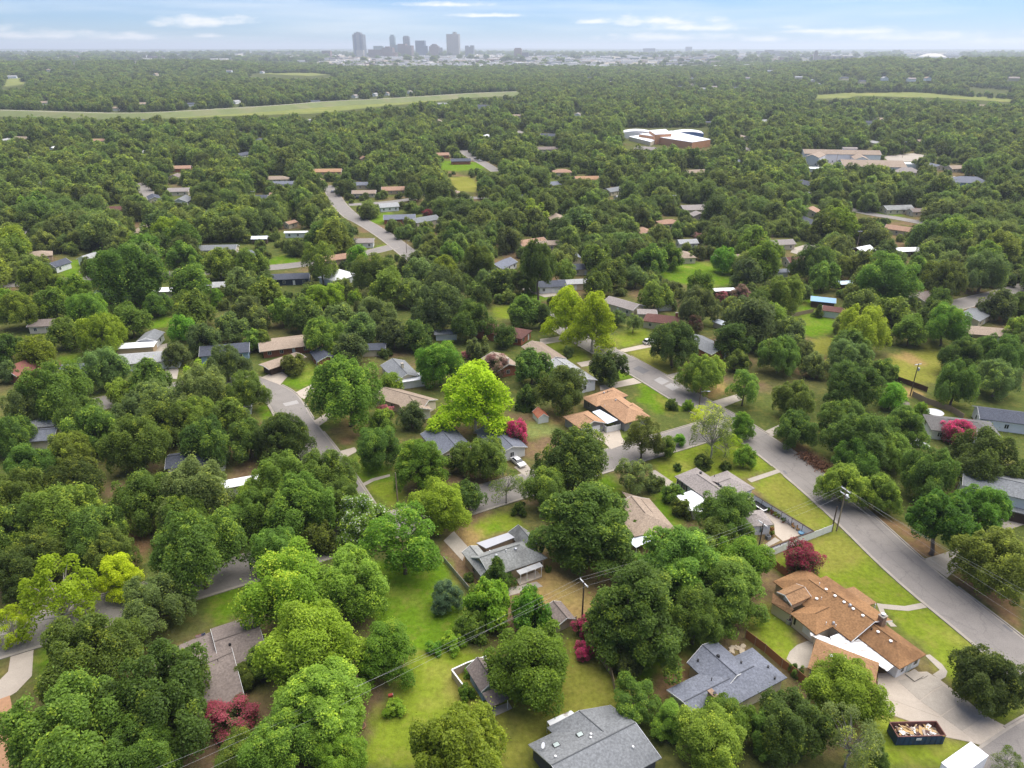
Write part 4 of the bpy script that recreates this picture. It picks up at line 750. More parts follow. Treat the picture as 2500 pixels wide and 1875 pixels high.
def house(px, py, L, Wd, ang, label, phrase=None, roof=R_grey, wall=M_cream, ends='gg', pitch=.38, eave=2.7, zc=None, chim=None, cat='house', name='house', win=True, group=None, over=.45, door=True, keep=1, garage=None, base=None):
    zc = eave + .6 if zc is None else zc; c = G(px, py, zc); z0 = hz1(c.x, c.y)
    if z0 > .2: c = G(px, py, zc + z0)
    hs = House(name, label, cat, phrase, (c.x, c.y, z0), group); a = math.radians(ang); u = Vector((math.cos(a), math.sin(a), 0)); v = Vector((-u.y, u.x, 0)); c = V3(c, z0 + eave)
    A, B, C = c - u * L / 2 + v * Wd / 2, c - u * L / 2 - v * Wd / 2, c + u * L / 2 - v * Wd / 2
    q = hs.block(A, B, C, pitch=pitch, ends=ends, roof=roof, wall=wall, over=over, base=z0 if base is None else base)
    if win:
        for i in range(4):
            a_, b_ = q[i], q[(i + 1) % 4]; ln = (b_ - a_).length; mid = (a_ + b_) / 2; n2 = Vector(((b_ - a_).y, -(b_ - a_).x, 0))
            if n2.dot(Vector((0, 0, 0)) - mid) < -.15 * n2.length * mid.length: continue    # that side cannot be seen from here or from a step aside
            k = max(1, int(ln / 3.6)); wd = [j for j in range(k)]
            if garage == i: hs.door(a_, b_, .5, min(4.9, ln - 1), 2.15, M_white, 'garage_door', z0); continue
            for j in wd:
                if door and j == k // 2 and k > 1 and ln > 7: hs.door(a_, b_, (j + .5) / k, z0=z0 + .05); continue
                hs.window(a_, b_, (j + .5) / k, zc=z0 + min(1.55, eave * .56))
    if chim:
        t = chim if isinstance(chim, tuple) else (.3, M_redbrick); p = c + u * L * (t[0] - .5) + v * .4; zr = eave + pitch * Wd / 2
        ch = MB().box((0, 0, 0), (.9, .7, 2.2)).build('chimney', t[1], hs.root, loc=hs.l((p.x, p.y, z0 + zr + .1))); ch.rotation_euler = (0, 0, a); MB().box((0, 0, 1.16), (1.05, .85, .12)).build('chimney_cap', M_conc, ch)
    if keep:
        s_ = F / DEP(c.x, c.y, c.z); KEEP.append((px - L * .45 * s_ * min(keep, 1), py - 2.2 * s_, px + L * .45 * s_ * min(keep, 1), py + 3.2 * s_))
    return hs
def slab(hs, pts, mat, th=.1, name='flat_roof'): return hs.roofpolys([pts], mat, th, name)
# --- brown-roofed ranch house beside the road
def brown_house():
    z = zoomf(1860, 1400, .1989); hs = House('ranch_house', 'long brown-shingled ranch house with cream walls and white patio roof beside the road', 'house', 'the brown-roofed ranch house', G(2060, 1540))
    u = Vector((math.cos(math.radians(27.3)), math.sin(math.radians(27.3)), 0)); w = Vector((math.cos(math.radians(-60)), math.sin(math.radians(-60)), 0))
    hs.block(z(1100, 830, 2.75), z(1600, 578, 2.75), z(790, 25, 2.75), pitch=.41, ends='gh', roof=R_brown, wall=M_cream)
    q = hs.block(z(1690, 1175, 2.62), z(2020, 995, 2.62), D=z(1185, 780, 2.62) - w * 1.6, pitch=.42, ends='hg', roof=R_brown, wall=M_white, trim=False)
    hs.window(q[0], q[1], .22, 1.5, .8, 1.3); hs.door(q[0], q[1], .52, .95, 2.05, M_sage); hs.window(q[0], q[1], .8, 1.5, .9, 1.2)
    R, L = z(665, 750, 2.7), z(345, 490, 2.7); q = hs.block(R, L, L + u * 6.0, pitch=.40, ends='hg', roof=R_brown, wall=M_cream, trim=False)
    hs.window(q[0], q[1], .42, 1.45, 1.0, 1.5); hs.window(q[0], q[1], .22, 1.45, 1.0, 1.5); hs.window(q[0], q[1], .9, 1.45, .4, 1.4, M_black)
    A = z(135, 95, 2.8); q = hs.block(A + u * 8.2, A, A + w * 8.0, pitch=.42, ends='hg', roof=R_brown, wall=M_cream, trim=False)
    A, B = z(370, 390, 3.9), z(185, 225, 3.9); q = hs.block(A, B, B + u * 4.6, pitch=.42, ends='gg', roof=R_brown2, wall=M_tanbrick, base=2.6, over=.3); hs.window(q[0], q[1], .5, 3.75, .8, .9)
    hs.roofpolys([[z(135, 235, 3.35), z(390, 440, 3.35), z(345, 500, 2.5), z(120, 360, 2.5)]], R_brown2); hs.walls([z(150, 255, 2.5), z(380, 440, 2.5), z(348, 485, 2.5), z(140, 350, 2.5)], 0, 2.4, M_cream)
    hs.block(z(560, 1160, 2.6), z(665, 800, 2.6), z(1440, 1095, 2.6), pitch=.38, ends='hh', roof=R_brown2, wall=M_white)
    hs.roofpolys([[z(1000, 195, 2.78), z(1128, 160, 2.35), z(1412, 360, 2.35), z(1262, 402, 2.78)]], R_brown2)
    for p in ((1140, 185), (1395, 375)): q = z(p[0], p[1], 2.3); MB().tube([(0, 0, 0), (0, 0, 2.3)], .09, 6).build('porch_post', M_trim, hs.root, loc=hs.l((q.x, q.y, 0)))
    slab(hs, [z(840, 775, 2.42), z(950, 735, 2.42), z(1140, 830, 2.42), z(1185, 800, 2.42), z(1300, 880, 2.42), z(1620, 1140, 2.42), z(1540, 1200, 2.42), z(1440, 1130, 2.42), z(1430, 1095, 2.42), z(870, 880, 2.42)], M_stained, .12, 'patio_roof')
    slab(hs, [z(590, 722, 2.40), z(690, 745, 2.40), z(835, 795, 2.40), z(880, 885, 2.40), z(600, 762, 2.40)], M_stained, .1, 'patio_roof')
    f = lambda x, y: (1860 + x * .1989, 1400 + y * .1989)
    for p in ((788, 200), (897, 280), (1008, 357), (1120, 440), (1238, 523), (1425, 722), (1580, 835), (672, 315), (848, 1015), (1020, 1050)): hs.vent(*f(*p), M_trim, .2, .14)
    for p in ((703, 145), (725, 322), (785, 628), (903, 655)): hs.vent(*f(*p), M_trim, .06, .5, 'vent_pipe')
    hs.vent(*f(1080, 400), M_metal, .28, .5, 'turbine_vent', True); hs.vent(*f(877, 618), M_metal, .24, .5, 'turbine_vent', True); hs.vent(*f(1345, 692), M_black, .1, .35, 'vent_pipe')
    hs.chimney(*f(1455, 632), 1.05, .9, 27, 2.0, M_stone); hs.chimney(*f(1850, 860), 2.3, .75, -60, 1.1, M_stone, M_stone)
    for p in ((1500, 1170), ): pass
    e = empty('air_conditioner', z(325, 610), 0, 'grey round air conditioning unit against the cream wall of the brown-roofed ranch house', 'air conditioner'); MB().tube([(0, 0, 0), (0, 0, .85)], .48, 14).build('casing', M_metal, e); MB().tube([(0, 0, .85), (0, 0, .9)], [.40, .36], 14).build('fan_grille', M_black, e)
    e = empty('porch_step', z(1870, 1260), math.radians(27), 'low concrete landing with a step at the white end wall of the ranch house', 'step'); MB().box((0, 0, .14), (2.2, 1.6, .28)).build('landing', M_conc, e); MB().box((1.25, -.75, .08), (1.4, .45, .16)).build('step', M_conc, e)
brown_house()
def blue_house():
    s3 = 360 / 2212; z = zoomf(1600, 1540, s3); f = lambda x, y: (1600 + x * s3, 1540 + y * s3); hs = House('house', 'blue-grey shingled cross-gabled house with cream walls and a brick chimney beyond the stained fence', 'house', 'the blue-grey roofed house', G(1770, 1690))
    q = hs.block(z(670, 1400, 2.75), z(175, 880, 2.75), z(1455, 250, 2.75), pitch=.27, ends='gh', roof=R_blue, wall=M_cream)
    A, B, C = z(475, 480, 2.75), z(905, 140, 2.75), z(1190, 385, 2.75); hs.block(A, B, B + (C - B) * 1.75, pitch=.36, ends='gg', roof=R_blue, wall=M_cream)
    hs.window(q[0], q[1], .55, 1.5, 1.0, 1.1)
    hs.chimney(*f(870, 1060), 2.0, .7, -62, 1.3, M_stone, M_stone, M_black); hs.vent(*f(940, 390), M_black, .3, .45, 'turbine_vent', True)
    for p in ((638, 455), (1285, 485), (1690, 552), (1790, 722)): hs.vent(*f(*p), M_black, .14, .3)
    hs.vent(*f(840, 750), M_black, .07, .6, 'vent_pipe')
blue_house()
def grey_house():
    s3 = 360 / 2212; z = zoomf(1280, 1690, s3); f = lambda x, y: (1280 + x * s3, 1690 + y * s3); hs = House('house', 'large mid-grey shingled house with charcoal walls, skylights and a satellite dish', 'house', 'the large mid-grey roofed house', G(1450, 1850))
    B = z(65, 780, 2.75); R0 = z(415, 1090, 4.35); R1 = z(1665, 455, 4.35); A = Vector((2 * R0.x - B.x, 2 * R0.y - B.y, 2.75)); C = B + (R1 - R0); C.z = 2.75
    hs.block(A, B, C, pitch=1.6 / ((A - B).length / 2), ends='gg', roof=R_grey, wall=M_darkwall, fascia=M_metal)
    A, B = z(345, 540, 2.75), z(1275, 200, 2.75); d = z(525, 705, 2.75) - A; hs.block(A, B, B + d * 2.2, pitch=.24, ends='gg', roof=R_grey, wall=M_darkwall, fascia=M_metal)
    slab(hs, [z(340, 435, 2.35), z(700, 270, 2.35), z(765, 325, 2.5), z(385, 500, 2.5)], M_stained, .06, 'awning')
    for p in ((345, 445), (690, 290)): q = z(p[0], p[1], 2.3); MB().tube([(0, 0, 0), (0, 0, 2.3)], .05, 6).build('awning_post', M_trim, hs.root, loc=hs.l((q.x, q.y, 0)))
    for p in ((835, 640), (480, 795)):
        h = hs.hit(*f(*p))
        if h: o = MB().box((0, 0, .06), (1.0, .8, .18)).build('skylight', M_black, hs.root, loc=hs.l(h)); o.rotation_euler = (0, 0, math.radians(28)); MB().box((0, 0, .16), (.8, .6, .05)).build('pane', pmat('skylight_glass', (.30, .36, .34), .15, .1, spec=.6), o)
    for p in ((1000, 640), (1630, 832), (468, 975), (995, 690)): hs.vent(*f(*p), M_trim, .12, .22)
    h = hs.hit(*f(262, 850))
    if h:
        o = MB().tube([(0, 0, -.2), (0, 0, .9)], .03, 6).build('dish_mast', M_metal, hs.root, loc=hs.l(h)); MB().tube([(0, 0, .75), (.08, -.05, .8), (.16, -.1, .84)], [.02, .30, .42], 14).build('dish', M_white, o)
grey_house()
def taupe_house():
    s = 260 / 1659; z = zoomf(440, 1480, s); f = lambda x, y: (440 + x * s, 1480 + y * s); hs = House('house', 'taupe-shingled split-level house with sage walls behind the crimson crape myrtle', 'house', 'the taupe-roofed house', G(560, 1640))
    B = z(475, 350, 3.3); A = z(640, 990, 3.3); C = z(1150, 130, 3.3); q = hs.block(A, B, C, pitch=.30, ends='gg', roof=R_pink, wall=M_sage)
    hs.window(q[3], q[0], .22, 1.9, 1.1, 1.6); hs.window(q[3], q[0], .55, 1.9, 1.1, 1.6); hs.window(q[0], q[1], .72, 1.6, 1.0, 1.2)
    R = z(815, 715, 4.5); A = z(1010, 1460, 2.7); B = Vector((2 * R.x - A.x, 2 * R.y - A.y, 2.7)); d = (z(330, 930, 4.5) - R); hs.block(A, B, B + d.normalized() * 11.5, pitch=1.8 / ((A - B).length / 2), ends='gg', roof=R_pink, wall=M_sage)
    hs.vent(*f(775, 605), M_black, .22, .4, 'turbine_vent', True); hs.vent(*f(1118, 340), M_black, .08, .5, 'vent_pipe'); hs.vent(*f(590, 860), M_black, .06, .4, 'vent_pipe')
    p = z(400, 470, 2.4); fl = empty('flag', (p.x, p.y, 0), math.radians(25), 'striped flag with a starred blue corner on a pole by the taupe-roofed house', 'flag'); MB().tube([(0, 0, 0), (0, 0, 3.3)], .03, 6).build('flagpole', M_metal, fl)
    W_, Hh = 1.5, .95
    for k in range(13): MB().box((-W_ / 2, 0, 3.2 - Hh * (k + .5) / 13), (W_, .012, Hh / 13)).build('stripe', pmat('flag_red', (.42, .03, .05), .8) if k % 2 == 0 else pmat('flag_white', (.78, .78, .78), .8), fl)
    cn = MB().box((-.30, 0, 3.2 - Hh * 7 / 26), (.60, .03, Hh * 7 / 13)).build('canton', pmat('flag_blue', (.03, .05, .16), .8), fl)
    st = MB()
    for r in range(5):
        for c in range(6): st.box((-.05 - .1 * c, -.018, 3.2 - .05 - .1 * r), (.035, .006, .035))
    st.build('star_field', pmat('flag_white', (.78, .78, .78), .8), cn)
taupe_house()
def porch_house():
    s3 = 360 / 2212; z = zoomf(1080, 1250, s3); f = lambda x, y: (1080 + x * s3, 1250 + y * s3); hs = House('house', 'grey-green roofed house with tan walls, white chimney and a small columned back porch', 'house', 'the grey-green roofed house with a back porch', G(1240, 1390))
    A, B = z(290, 605, 2.75), z(535, 505, 2.75); d = z(570, 950, 2.75) - A; q = hs.block(B, A, A + d, pitch=.42, ends='gg', roof=R_greygreen, wall=M_tanbrick)
    hs.window(q[1], q[2], .55, 1.5, 1.0, 1.3, M_sage)
    A = z(1580, 690, 2.75); R = z(1405, 405, 5.0); B = Vector((2 * R.x - A.x, 2 * R.y - A.y, 2.75)); d = z(560, 680, 5.0) - R; d.z = 0
    q = hs.block(A, B, B + d, pitch=2.25 / ((A - B).length / 2), ends='hg', roof=R_greygreen, wall=M_tanbrick); hs.window(q[3], q[0], .62, 1.5, 1.0, 1.3); hs.window(q[3], q[0], .93, 1.5, .8, 1.0)
    A, R = z(985, 305, 2.85), z(1140, 190, 4.6); B = Vector((2 * R.x - A.x, 2 * R.y - A.y, 2.85)); d = z(1320, 400, 4.6) - R; d.z = 0; hs.block(B, A, A + d * 1.05, pitch=1.75 / ((A - B).length / 2), ends='gg', roof=R_greygreen, wall=M_tanbrick)
    slab(hs, [z(510, 465, 2.95), z(985, 310, 2.95), z(1085, 380, 3.15), z(655, 545, 3.15)], pmat('pale_flat_roof', (.40, .40, .42), .7, .06), .12); hs.walls([z(530, 475, 2.95), z(980, 325, 2.95), z(1070, 385, 2.95), z(655, 535, 2.95)], 0, 2.8, M_tanbrick)
    hs.roofpolys([[z(1108, 880, 2.75), z(1460, 752, 2.75), z(1512, 812, 2.4), z(1165, 940, 2.4)]], pmat('porch_metal_roof', (.45, .45, .44), .6, .08, .8, (.25, .25, .24), .8, .6), .08, 'porch_roof')
    for p in ((1172, 1090), (1268, 1055), (1392, 1012), (1484, 978)): q = z(*p); MB().tube([(0, 0, 0), (0, 0, 2.35)], .075, 8).box((0, 0, .12), (.22, .22, .24)).build('porch_post', M_trim, hs.root, loc=hs.l(q))
    P = [z(1098, 1030), z(1425, 905), z(1495, 985), z(1160, 1112)]; mb = MB(); P2 = ccw([(p.x, p.y) for p in P]); mb.hexa([hs.l((p[0], p[1], 0)) for p in P2], [hs.l((p[0], p[1], .3)) for p in P2]); mb.build('porch_floor', M_conc2, hs.root)
    hs.chimney(*f(632, 590), .95, .6, -62, 1.5, M_white, M_trim)
    for p in ((1100, 560), (1388, 460), (808, 655)): hs.vent(*f(*p), M_metal, .3, .38, 'turbine_vent', True)
    for p in ((955, 590), (712, 600)): hs.vent(*f(*p), M_trim, .08, .35, 'vent_pipe')
porch_house()
def patio_house():
    s = 450 / 2212; z = zoomf(1630, 1110, s); f = lambda x, y: (1630 + x * s, 1110 + y * s); hs = House('house', 'warm grey hip-roofed white house with black shutters behind the walled patio', 'house', 'the warm grey hip-roofed white house', G(1750, 1210))
    A, B = z(80, 260, 2.75), z(345, 153, 2.75); d = (z(440, 512, 2.75) - A).normalized(); q = hs.block(B, A, A + d * 14, pitch=.38, ends='hh', roof=R_taupe, wall=M_white, trim=False)
    for t in (.08, .20):
        hs.window(q[1], q[2], t, 1.5, 1.0, 1.4)
        for k in (-1, 1): hs.window(q[1], q[2], t + k * .052, 1.5, .3, 1.45, M_black, M_black, 'shutter')
    A, B = z(1050, 405, 2.75), z(715, 190, 2.75); n = Vector((-(B - A).y, (B - A).x, 0)).normalized(); q = hs.block(A, B, B + n * 7, pitch=.32, ends='hg', roof=R_taupe, wall=M_white, trim=False)
    A, B = z(620, 205, 2.75), z(345, 153, 2.75)
    A, B = z(1275, 840, 2.6), z(1135, 660, 2.6); n = Vector((-(B - A).y, (B - A).x, 0)).normalized(); n = n if n.x < 0 else -n; q = hs.block(A, B, B + n * 7.5, pitch=.34, ends='hg', roof=R_taupe, wall=M_white, trim=False)
    hs.window(q[3], q[0], .72, 1.35, .9, 1.5, glass=pmat('green_glass', (.10, .16, .14), .2))
    slab(hs, [z(105, 490, 2.45), z(285, 428, 2.45), z(452, 520, 2.45), z(420, 690, 2.45), z(258, 668, 2.45)], M_whitemetal, .12, 'carport_roof'); hs.walls([z(130, 495, 2.45), z(285, 442, 2.45), z(435, 525, 2.45), z(405, 672, 2.45), z(270, 655, 2.45)], 0, 2.33, M_white)
    for p in ((395, 228), (630, 385)): hs.vent(*f(*p), M_black, .26, .35)
    hs.vent(*f(560, 268), M_black, .07, .45, 'vent_pipe')
    e = empty('air_conditioner', z(1200, 1010), .4, 'dark grey boxy air conditioning unit beside the walled patio', 'air conditioner'); MB().box((0, 0, .42), (.85, .85, .84)).build('casing', pmat('dark_grey_metal', (.16, .17, .18), .5), e); MB().tube([(0, 0, .84), (0, 0, .88)], .36, 12).build('fan_grille', M_black, e)
patio_house()
def orange_house():
    s3 = 360 / 2212; z = zoomf(1360, 880, s3); f = lambda x, y: (1360 + x * s3, 880 + y * s3); hs = House('house', 'orange-tan roofed grey house on the corner with a white double garage', 'house', 'the orange-tan roofed corner house', G(1540, 1010))
    A, B = z(1015, 945, 2.7), z(1400, 838, 2.7); q = hs.block(A, B, D=z(560, 610, 2.7), pitch=.40, ends='hh', roof=R_orange, wall=M_greywall); hs.window(q[0], q[1], .42, 1.6, .9, 1.1)
    A, B, C = z(370, 560, 2.7), z(590, 690, 2.7), z(1070, 525, 2.7); q = hs.block(A, B, C, pitch=.40, ends='hh', roof=R_orange, wall=M_greywall); hs.window(q[0], q[1], .42, 1.5, 1.0, 1.4); hs.window(q[2], q[3], .5, 1.5, 1.0, 1.3)
    A = z(1300, 745, 2.65); n = (z(1400, 838, 2.7) - z(1015, 945, 2.7)).normalized(); u = (z(560, 610, 2.7) - z(1015, 945, 2.7)).normalized(); A.z = 2.65; hs.block(A, A + u * 5, A + u * 5 - n * 4, pitch=.38, ends='hg', roof=R_orange, wall=M_greywall, trim=False)
    A, B = z(355, 1030, 2.7), z(740, 935, 2.7); q = hs.block(A, B, D=z(85, 840, 2.7), pitch=.38, ends='gh', roof=R_orange, wall=M_greywall)
    hs.door(q[0], q[1], .47, 4.9, 2.2, M_white, 'garage_door', .05)
    slab(hs, [z(525, 768, 2.4), z(640, 735, 2.4), z(915, 893, 2.4), z(755, 948, 2.4)], M_slatmetal, .08, 'carport_roof')
    for p in ((703, 490), (880, 600)): hs.vent(*f(*p), M_metal, .24, .4, 'turbine_vent', True)
    hs.vent(*f(755, 480), M_black, .07, .5, 'vent_pipe'); hs.vent(*f(715, 690), M_trim, .06, .4, 'vent_pipe')
orange_house()
def tan_back_house():
    k = .2893; z = zoomf(1240, 1000, k); hs = House('house', 'warm taupe L-roofed brick house under the large dark tufted tree', 'house', 'the taupe-roofed brick house', G(1600, 1290))
    A, B = z(1410, 1000, 2.7), z(1195, 752, 2.7); n = Vector((-(B - A).y, (B - A).x, 0)).normalized(); n = n if n.x < 0 else -n
    hs.block(B + n * 9.0, B, A, pitch=.36, ends='gh', roof=R_tan, wall=M_redbrick); C = z(960, 690, 2.7)
    hs.block(C, B + n * .5, B + n * .5 + (A - B).normalized() * 8, pitch=.3, ends='hg', roof=R_tan, wall=M_redbrick, trim=False)
    hs.roofpolys([[z(1010, 1105, 2.3), z(1190, 1008, 2.6), z(1268, 1080, 2.6), z(1080, 1165, 2.3)]], M_slatmetal, .06, 'patio_roof')
    for p in ((1020, 1112), (1085, 1160)): q = z(p[0], p[1], 2.2); MB().tube([(0, 0, 0), (0, 0, 2.25)], .06, 6).build('patio_post', M_trim, hs.root, loc=hs.l((q.x, q.y, 0)))
tan_back_house()
def playhouse():
    k = .2893; z = zoomf(620, 1400, k); hs = House('garden_shed', 'powder blue garden house with a brown shingled roof inside the tan fence', 'shed', 'the powder blue garden house', G(1190, 1670))
    A, B = z(1790, 800, 2.6), z(1985, 725, 2.6); d = z(1915, 1000, 2.6) - A; A.z = B.z = 2.6; q = hs.block(B, A, A + d, pitch=.7, ends='gg', roof=R_pink, wall=M_bluewall); hs.window(q[2], q[3], .45, 2.9, .7, .7)
    hs.roofpolys([[z(1925, 1010, 2.6), z(2120, 920, 2.6), z(2150, 1060, 2.05), z(1995, 1130, 2.05)]], R_pink, .1, 'porch_roof')
    for p in ((2000, 1120), (2140, 1060)): q = z(p[0], p[1], 2.0); MB().tube([(0, 0, 0), (0, 0, 2.0)], .06, 6).build('porch_post', M_trim, hs.root, loc=hs.l((q.x, q.y, 0)))
    P = [z(2000, 1140), z(2150, 1090), z(2180, 1140), z(2035, 1205)]; tag(flatpoly('patio', ccw([(p.x, p.y) for p in P]), .07, M_conc, .1), kind='structure')
playhouse()
# ------------------------------------------------------------------ the other houses: positions read from the photograph
GA = -62.0
house(1367, 1490, 4.6, 3.4, GA, 'small tan garden shed with a taupe roof beside the tan fence', 'the small tan shed', R_pink, M_tanbrick, eave=2.0, pitch=.5, cat='shed', name='garden_shed', win=False)
house(1392, 903, 17, 8.0, GA, 'long white building with a light grey roof next to the orange-tan roofed house', 'the long white building', R_light, M_white, eave=3.4, pitch=.30)
house(1327, 856, 15, 8, GA, 'tan-roofed brick house beside the pale-limbed yellow trees', 'the tan-roofed brick house', R_tan, M_redbrick, pitch=.34)
house(1625, 776, 15, 8.5, -20, 'maroon hip-roofed house with a brick chimney and red porch', 'the maroon hip-roofed house', R_maroon, M_cream, 'hh', chim=(.75, M_redbrick))
house(1523, 738, 14, 8, -45, 'grey-brown roofed house with a cream front gable', 'the grey-brown gabled house', R_taupe, M_cream)
house(1580, 757, 7, 6, -5, 'low brown-roofed cream garage next to the grey-brown house', 'the cream garage', R_taupe, M_cream, cat='garage', name='garage', pitch=.2)
house(1726, 838, 14, 9, GA, 'grey-shingled house with a square red brick chimney', 'the grey house with a red chimney', R_grey, M_redbrick, chim=(.75, M_redbrick), pitch=.34)
house(1402, 684, 13, 7, 8, 'white-roofed pale house behind the parked white car', 'the white-roofed pale house', R_light, M_cream, pitch=.25)
house(1425, 648, 12, 8, 10, 'dark slate-roofed house with a yellow side wall', 'the dark slate-roofed house', R_slate, M_cream)
house(1345, 690, 12, 8, 10, 'dark-roofed white house with an arched entry among the pines', 'the arched-entry house', R_slate, M_white)
house(1769, 703, 9, 4, 6, 'open shelter with a flat white metal roof by the meadow', 'the white-roofed shelter', M_whitemetal, M_darkwood, pitch=.06, eave=2.5, cat='shelter', name='shelter', win=False)
house(1764, 784, 6, 4, -55, 'small shed with a shiny silver roof among the trees', 'the silver-roofed shed', M_slatmetal, M_cream, cat='shed', name='garden_shed', win=False, eave=2.1)
house(1622, 738, 6, 4, 10, 'small white outbuilding under the grey-green trees', None, R_light, M_white, cat='shed', name='outbuilding', win=False, eave=2.3, keep=0)
house(1320, 1006, 4.2, 3.2, -70, 'small white barn-shaped shed with a rusty red roof on the mown yard', 'the red-roofed white shed', pmat('rusty_red_metal', (.42, .13, .07), .7, .15, 1.0, (.50, .30, .18), .8, .5), M_white, eave=1.7, pitch=.75, cat='shed', name='garden_shed', win=False, over=.12)
house(1222, 802, 20, 9, -25, 'large maroon-shingled hip-roofed house below the grey-green trees', 'the large maroon-roofed house', R_maroon, M_redbrick, 'hh', pitch=.36)
house(1222, 880, 11, 8, GA, 'tan-roofed house with a white chimney beside the yellow-green tree', 'the tan-roofed house with a white chimney', R_tan, M_redbrick, chim=(.85, M_white))
house(1222, 1066, 13, 8, GA, 'blue-grey roofed white house behind the white parked car', 'the blue-grey roofed white house', R_blue, M_white, pitch=.3)
house(1089, 1070, 12, 9, GA, 'slate-blue roofed house in front of the yellow-green tree', 'the slate-blue roofed house', R_blue, M_cream, pitch=.34)
house(990, 968, 16, 8, -30, 'pale tan cross-gabled house with pink and crimson blossoms by its front', 'the pale tan cross-gabled house', R_tan, M_cream, chim=None)
house(1010, 985, 9, 7, GA, 'pale tan-roofed white garage next to the cross-gabled house', None, R_tan, M_white, cat='garage', name='garage', keep=0)
h_ = house(976, 900, 13, 8, GA, 'mid-grey roofed house with a large pale chimney', 'the grey house with a pale chimney', R_grey, M_cream, chim=(.6, M_cream))
house(1000, 917, 9, 5, 20, 'flat white patio roof next to the grey house with a pale chimney', None, M_whitemetal, M_white, pitch=.04, eave=2.5, cat='patio cover', name='patio_cover', win=False, keep=0)
house(791, 862, 9, 7, GA, 'small red brick house with dark roof and white windows', 'the small red brick house', R_slate, M_redbrick, eave=2.8)
house(698, 832, 17, 11, 20, 'low tan-roofed house with very wide eaves at the bend of the street', 'the wide-eaved tan house', R_tan, M_redbrick, pitch=.16, over=1.0)
house(690, 876, 13, 6, 48, 'low tan carport roof in front of the wide-eaved house', 'the tan carport', R_tan, M_darkwood, pitch=.1, eave=2.5, over=.9, cat='carport', name='carport', win=False)
house(1089, 806, 8, 5, 6, 'plain white shed under the big grey-green tree', 'the plain white shed', R_light, M_white, eave=2.3, cat='shed', name='garden_shed', win=False)
house(912, 842, 8, 6, 5, 'small dark-roofed outbuilding between the grey-green trees', None, R_slate, M_cream, eave=2.4, cat='shed', name='outbuilding', win=False)
house(356, 868, 21, 9, 12, 'light grey roofed white house beside the wide concrete yard', 'the light grey roofed white house', R_light, M_white, pitch=.32)
house(367, 818, 8, 6.5, 95, 'grey-roofed white garage with its gable over the concrete yard', 'the grey-roofed white garage', R_grey, M_white, cat='garage', name='garage', garage=0)
house(331, 838, 12, 5, 10, 'long white metal carport beside the grey-roofed garage', 'the long white carport', M_whitemetal, M_tanbrick, pitch=.1, eave=2.5, cat='carport', name='carport', win=False)
house(139, 782, 17, 8, 8, 'pinkish tan roofed house deep in the trees', 'the pinkish tan roofed house', R_pink, M_cream, pitch=.3)
house(50, 896, 9, 8, 70, 'rust-red roofed brick house beside coral and crimson blossoms', 'the rust-red roofed house', pmat('rust_red_shingle', (.26, .105, .08), .9, .12), M_redbrick, pitch=.55)
house(168, 896, 13, 8, 10, 'slate-blue roofed low house behind the coral blossoms', 'the low slate-blue house', R_blue, M_cream)
house(550, 848, 15, 9, 15, 'dark grey house with pale blue walls hidden by grey-green trees', 'the pale blue-walled house', R_slate, M_bluewall)
house(540, 978, 16, 9, 15, 'grey-green roofed house mostly covered by trees at the street bend', 'the half-hidden grey-green house', R_greygreen, M_sage, keep=0)
house(110, 1020, 12, 8, 10, 'pale cream-roofed house deep in the oak canopy', 'the pale cream-roofed house', R_light, M_cream, keep=0)
house(93, 1056, 9, 7, 10, 'blue-grey roofed shed showing between the oaks', None, R_blue, M_cream, keep=0, cat='shed', name='outbuilding', win=False)
house(480, 1112, 13, 7, 15, 'dark house with white trim hidden among the oaks', 'the hidden dark house', R_slate, M_white, keep=0)
house(585, 1170, 8, 3.5, 20, 'pale flat metal awning roof between the oaks', None, M_whitemetal, M_white, pitch=.04, eave=2.5, cat='patio cover', name='patio_cover', win=False, keep=0)
house(275, 712, 13, 8, 8, 'slate grey roofed cottage with a deep covered porch', 'the slate cottage with a deep porch', R_blue, M_cream, pitch=.34)
house(255, 724, 14, 4, 8, 'low grey-green porch roof on dark posts in front of the slate cottage', None, R_greygreen, M_darkwood, pitch=.12, eave=2.4, cat='porch', name='covered_porch', win=False, keep=0)
house(217, 625, 8, 7, 75, 'white arched-roof garage with a dark open door', 'the white arched garage', R_light, M_white, cat='garage', name='garage', pitch=.45, eave=3)
house(247, 626, 14, 5, 8, 'long low white building next to the arched garage', 'the long low white building', M_whitemetal, M_white, pitch=.12)
house(142, 642, 9, 6, 75, 'white gabled house end showing beside the lawn', 'the white gabled house', R_slate, M_white, pitch=.6)
house(404, 703, 9, 6, 8, 'white flat-roofed outbuilding by the street', 'the white flat outbuilding', M_whitemetal, M_white, pitch=.05, win=False, cat='shed', name='outbuilding')
house(560, 690, 13, 8, 10, 'cluttered white-roofed house under repair beside the street', 'the white-roofed house under repair', R_light, M_tanbrick, pitch=.3)
house(707, 672, 17, 8, 8, 'navy house with a dark slate roof and white trim', 'the navy house with white trim', R_slate, M_navy, pitch=.36)
house(825, 670, 13, 11, 55, 'white-grey metal roofed house beside the tall pale-trunked tree', 'the white metal-roofed house', pmat('white_grey_roof', (.62, .62, .62), .6, .08, .8, (.45, .45, .45), .3, .5), M_white, 'hh', pitch=.5)
house(2010, 728, 9, 6, -20, 'blue metal arched carport on the back lawn', 'the blue metal carport', pmat('blue_metal', (.22, .42, .62), .4, .06), M_darkwood, pitch=.35, eave=2.6, cat='carport', name='carport', win=False)
house(2044, 752, 10, 6.5, -25, 'white shed with a maroon roof beside the round dark evergreen', 'the maroon-roofed white shed', R_maroon, M_white, eave=2.6, cat='shed', name='garden_shed', win=False, pitch=.25)
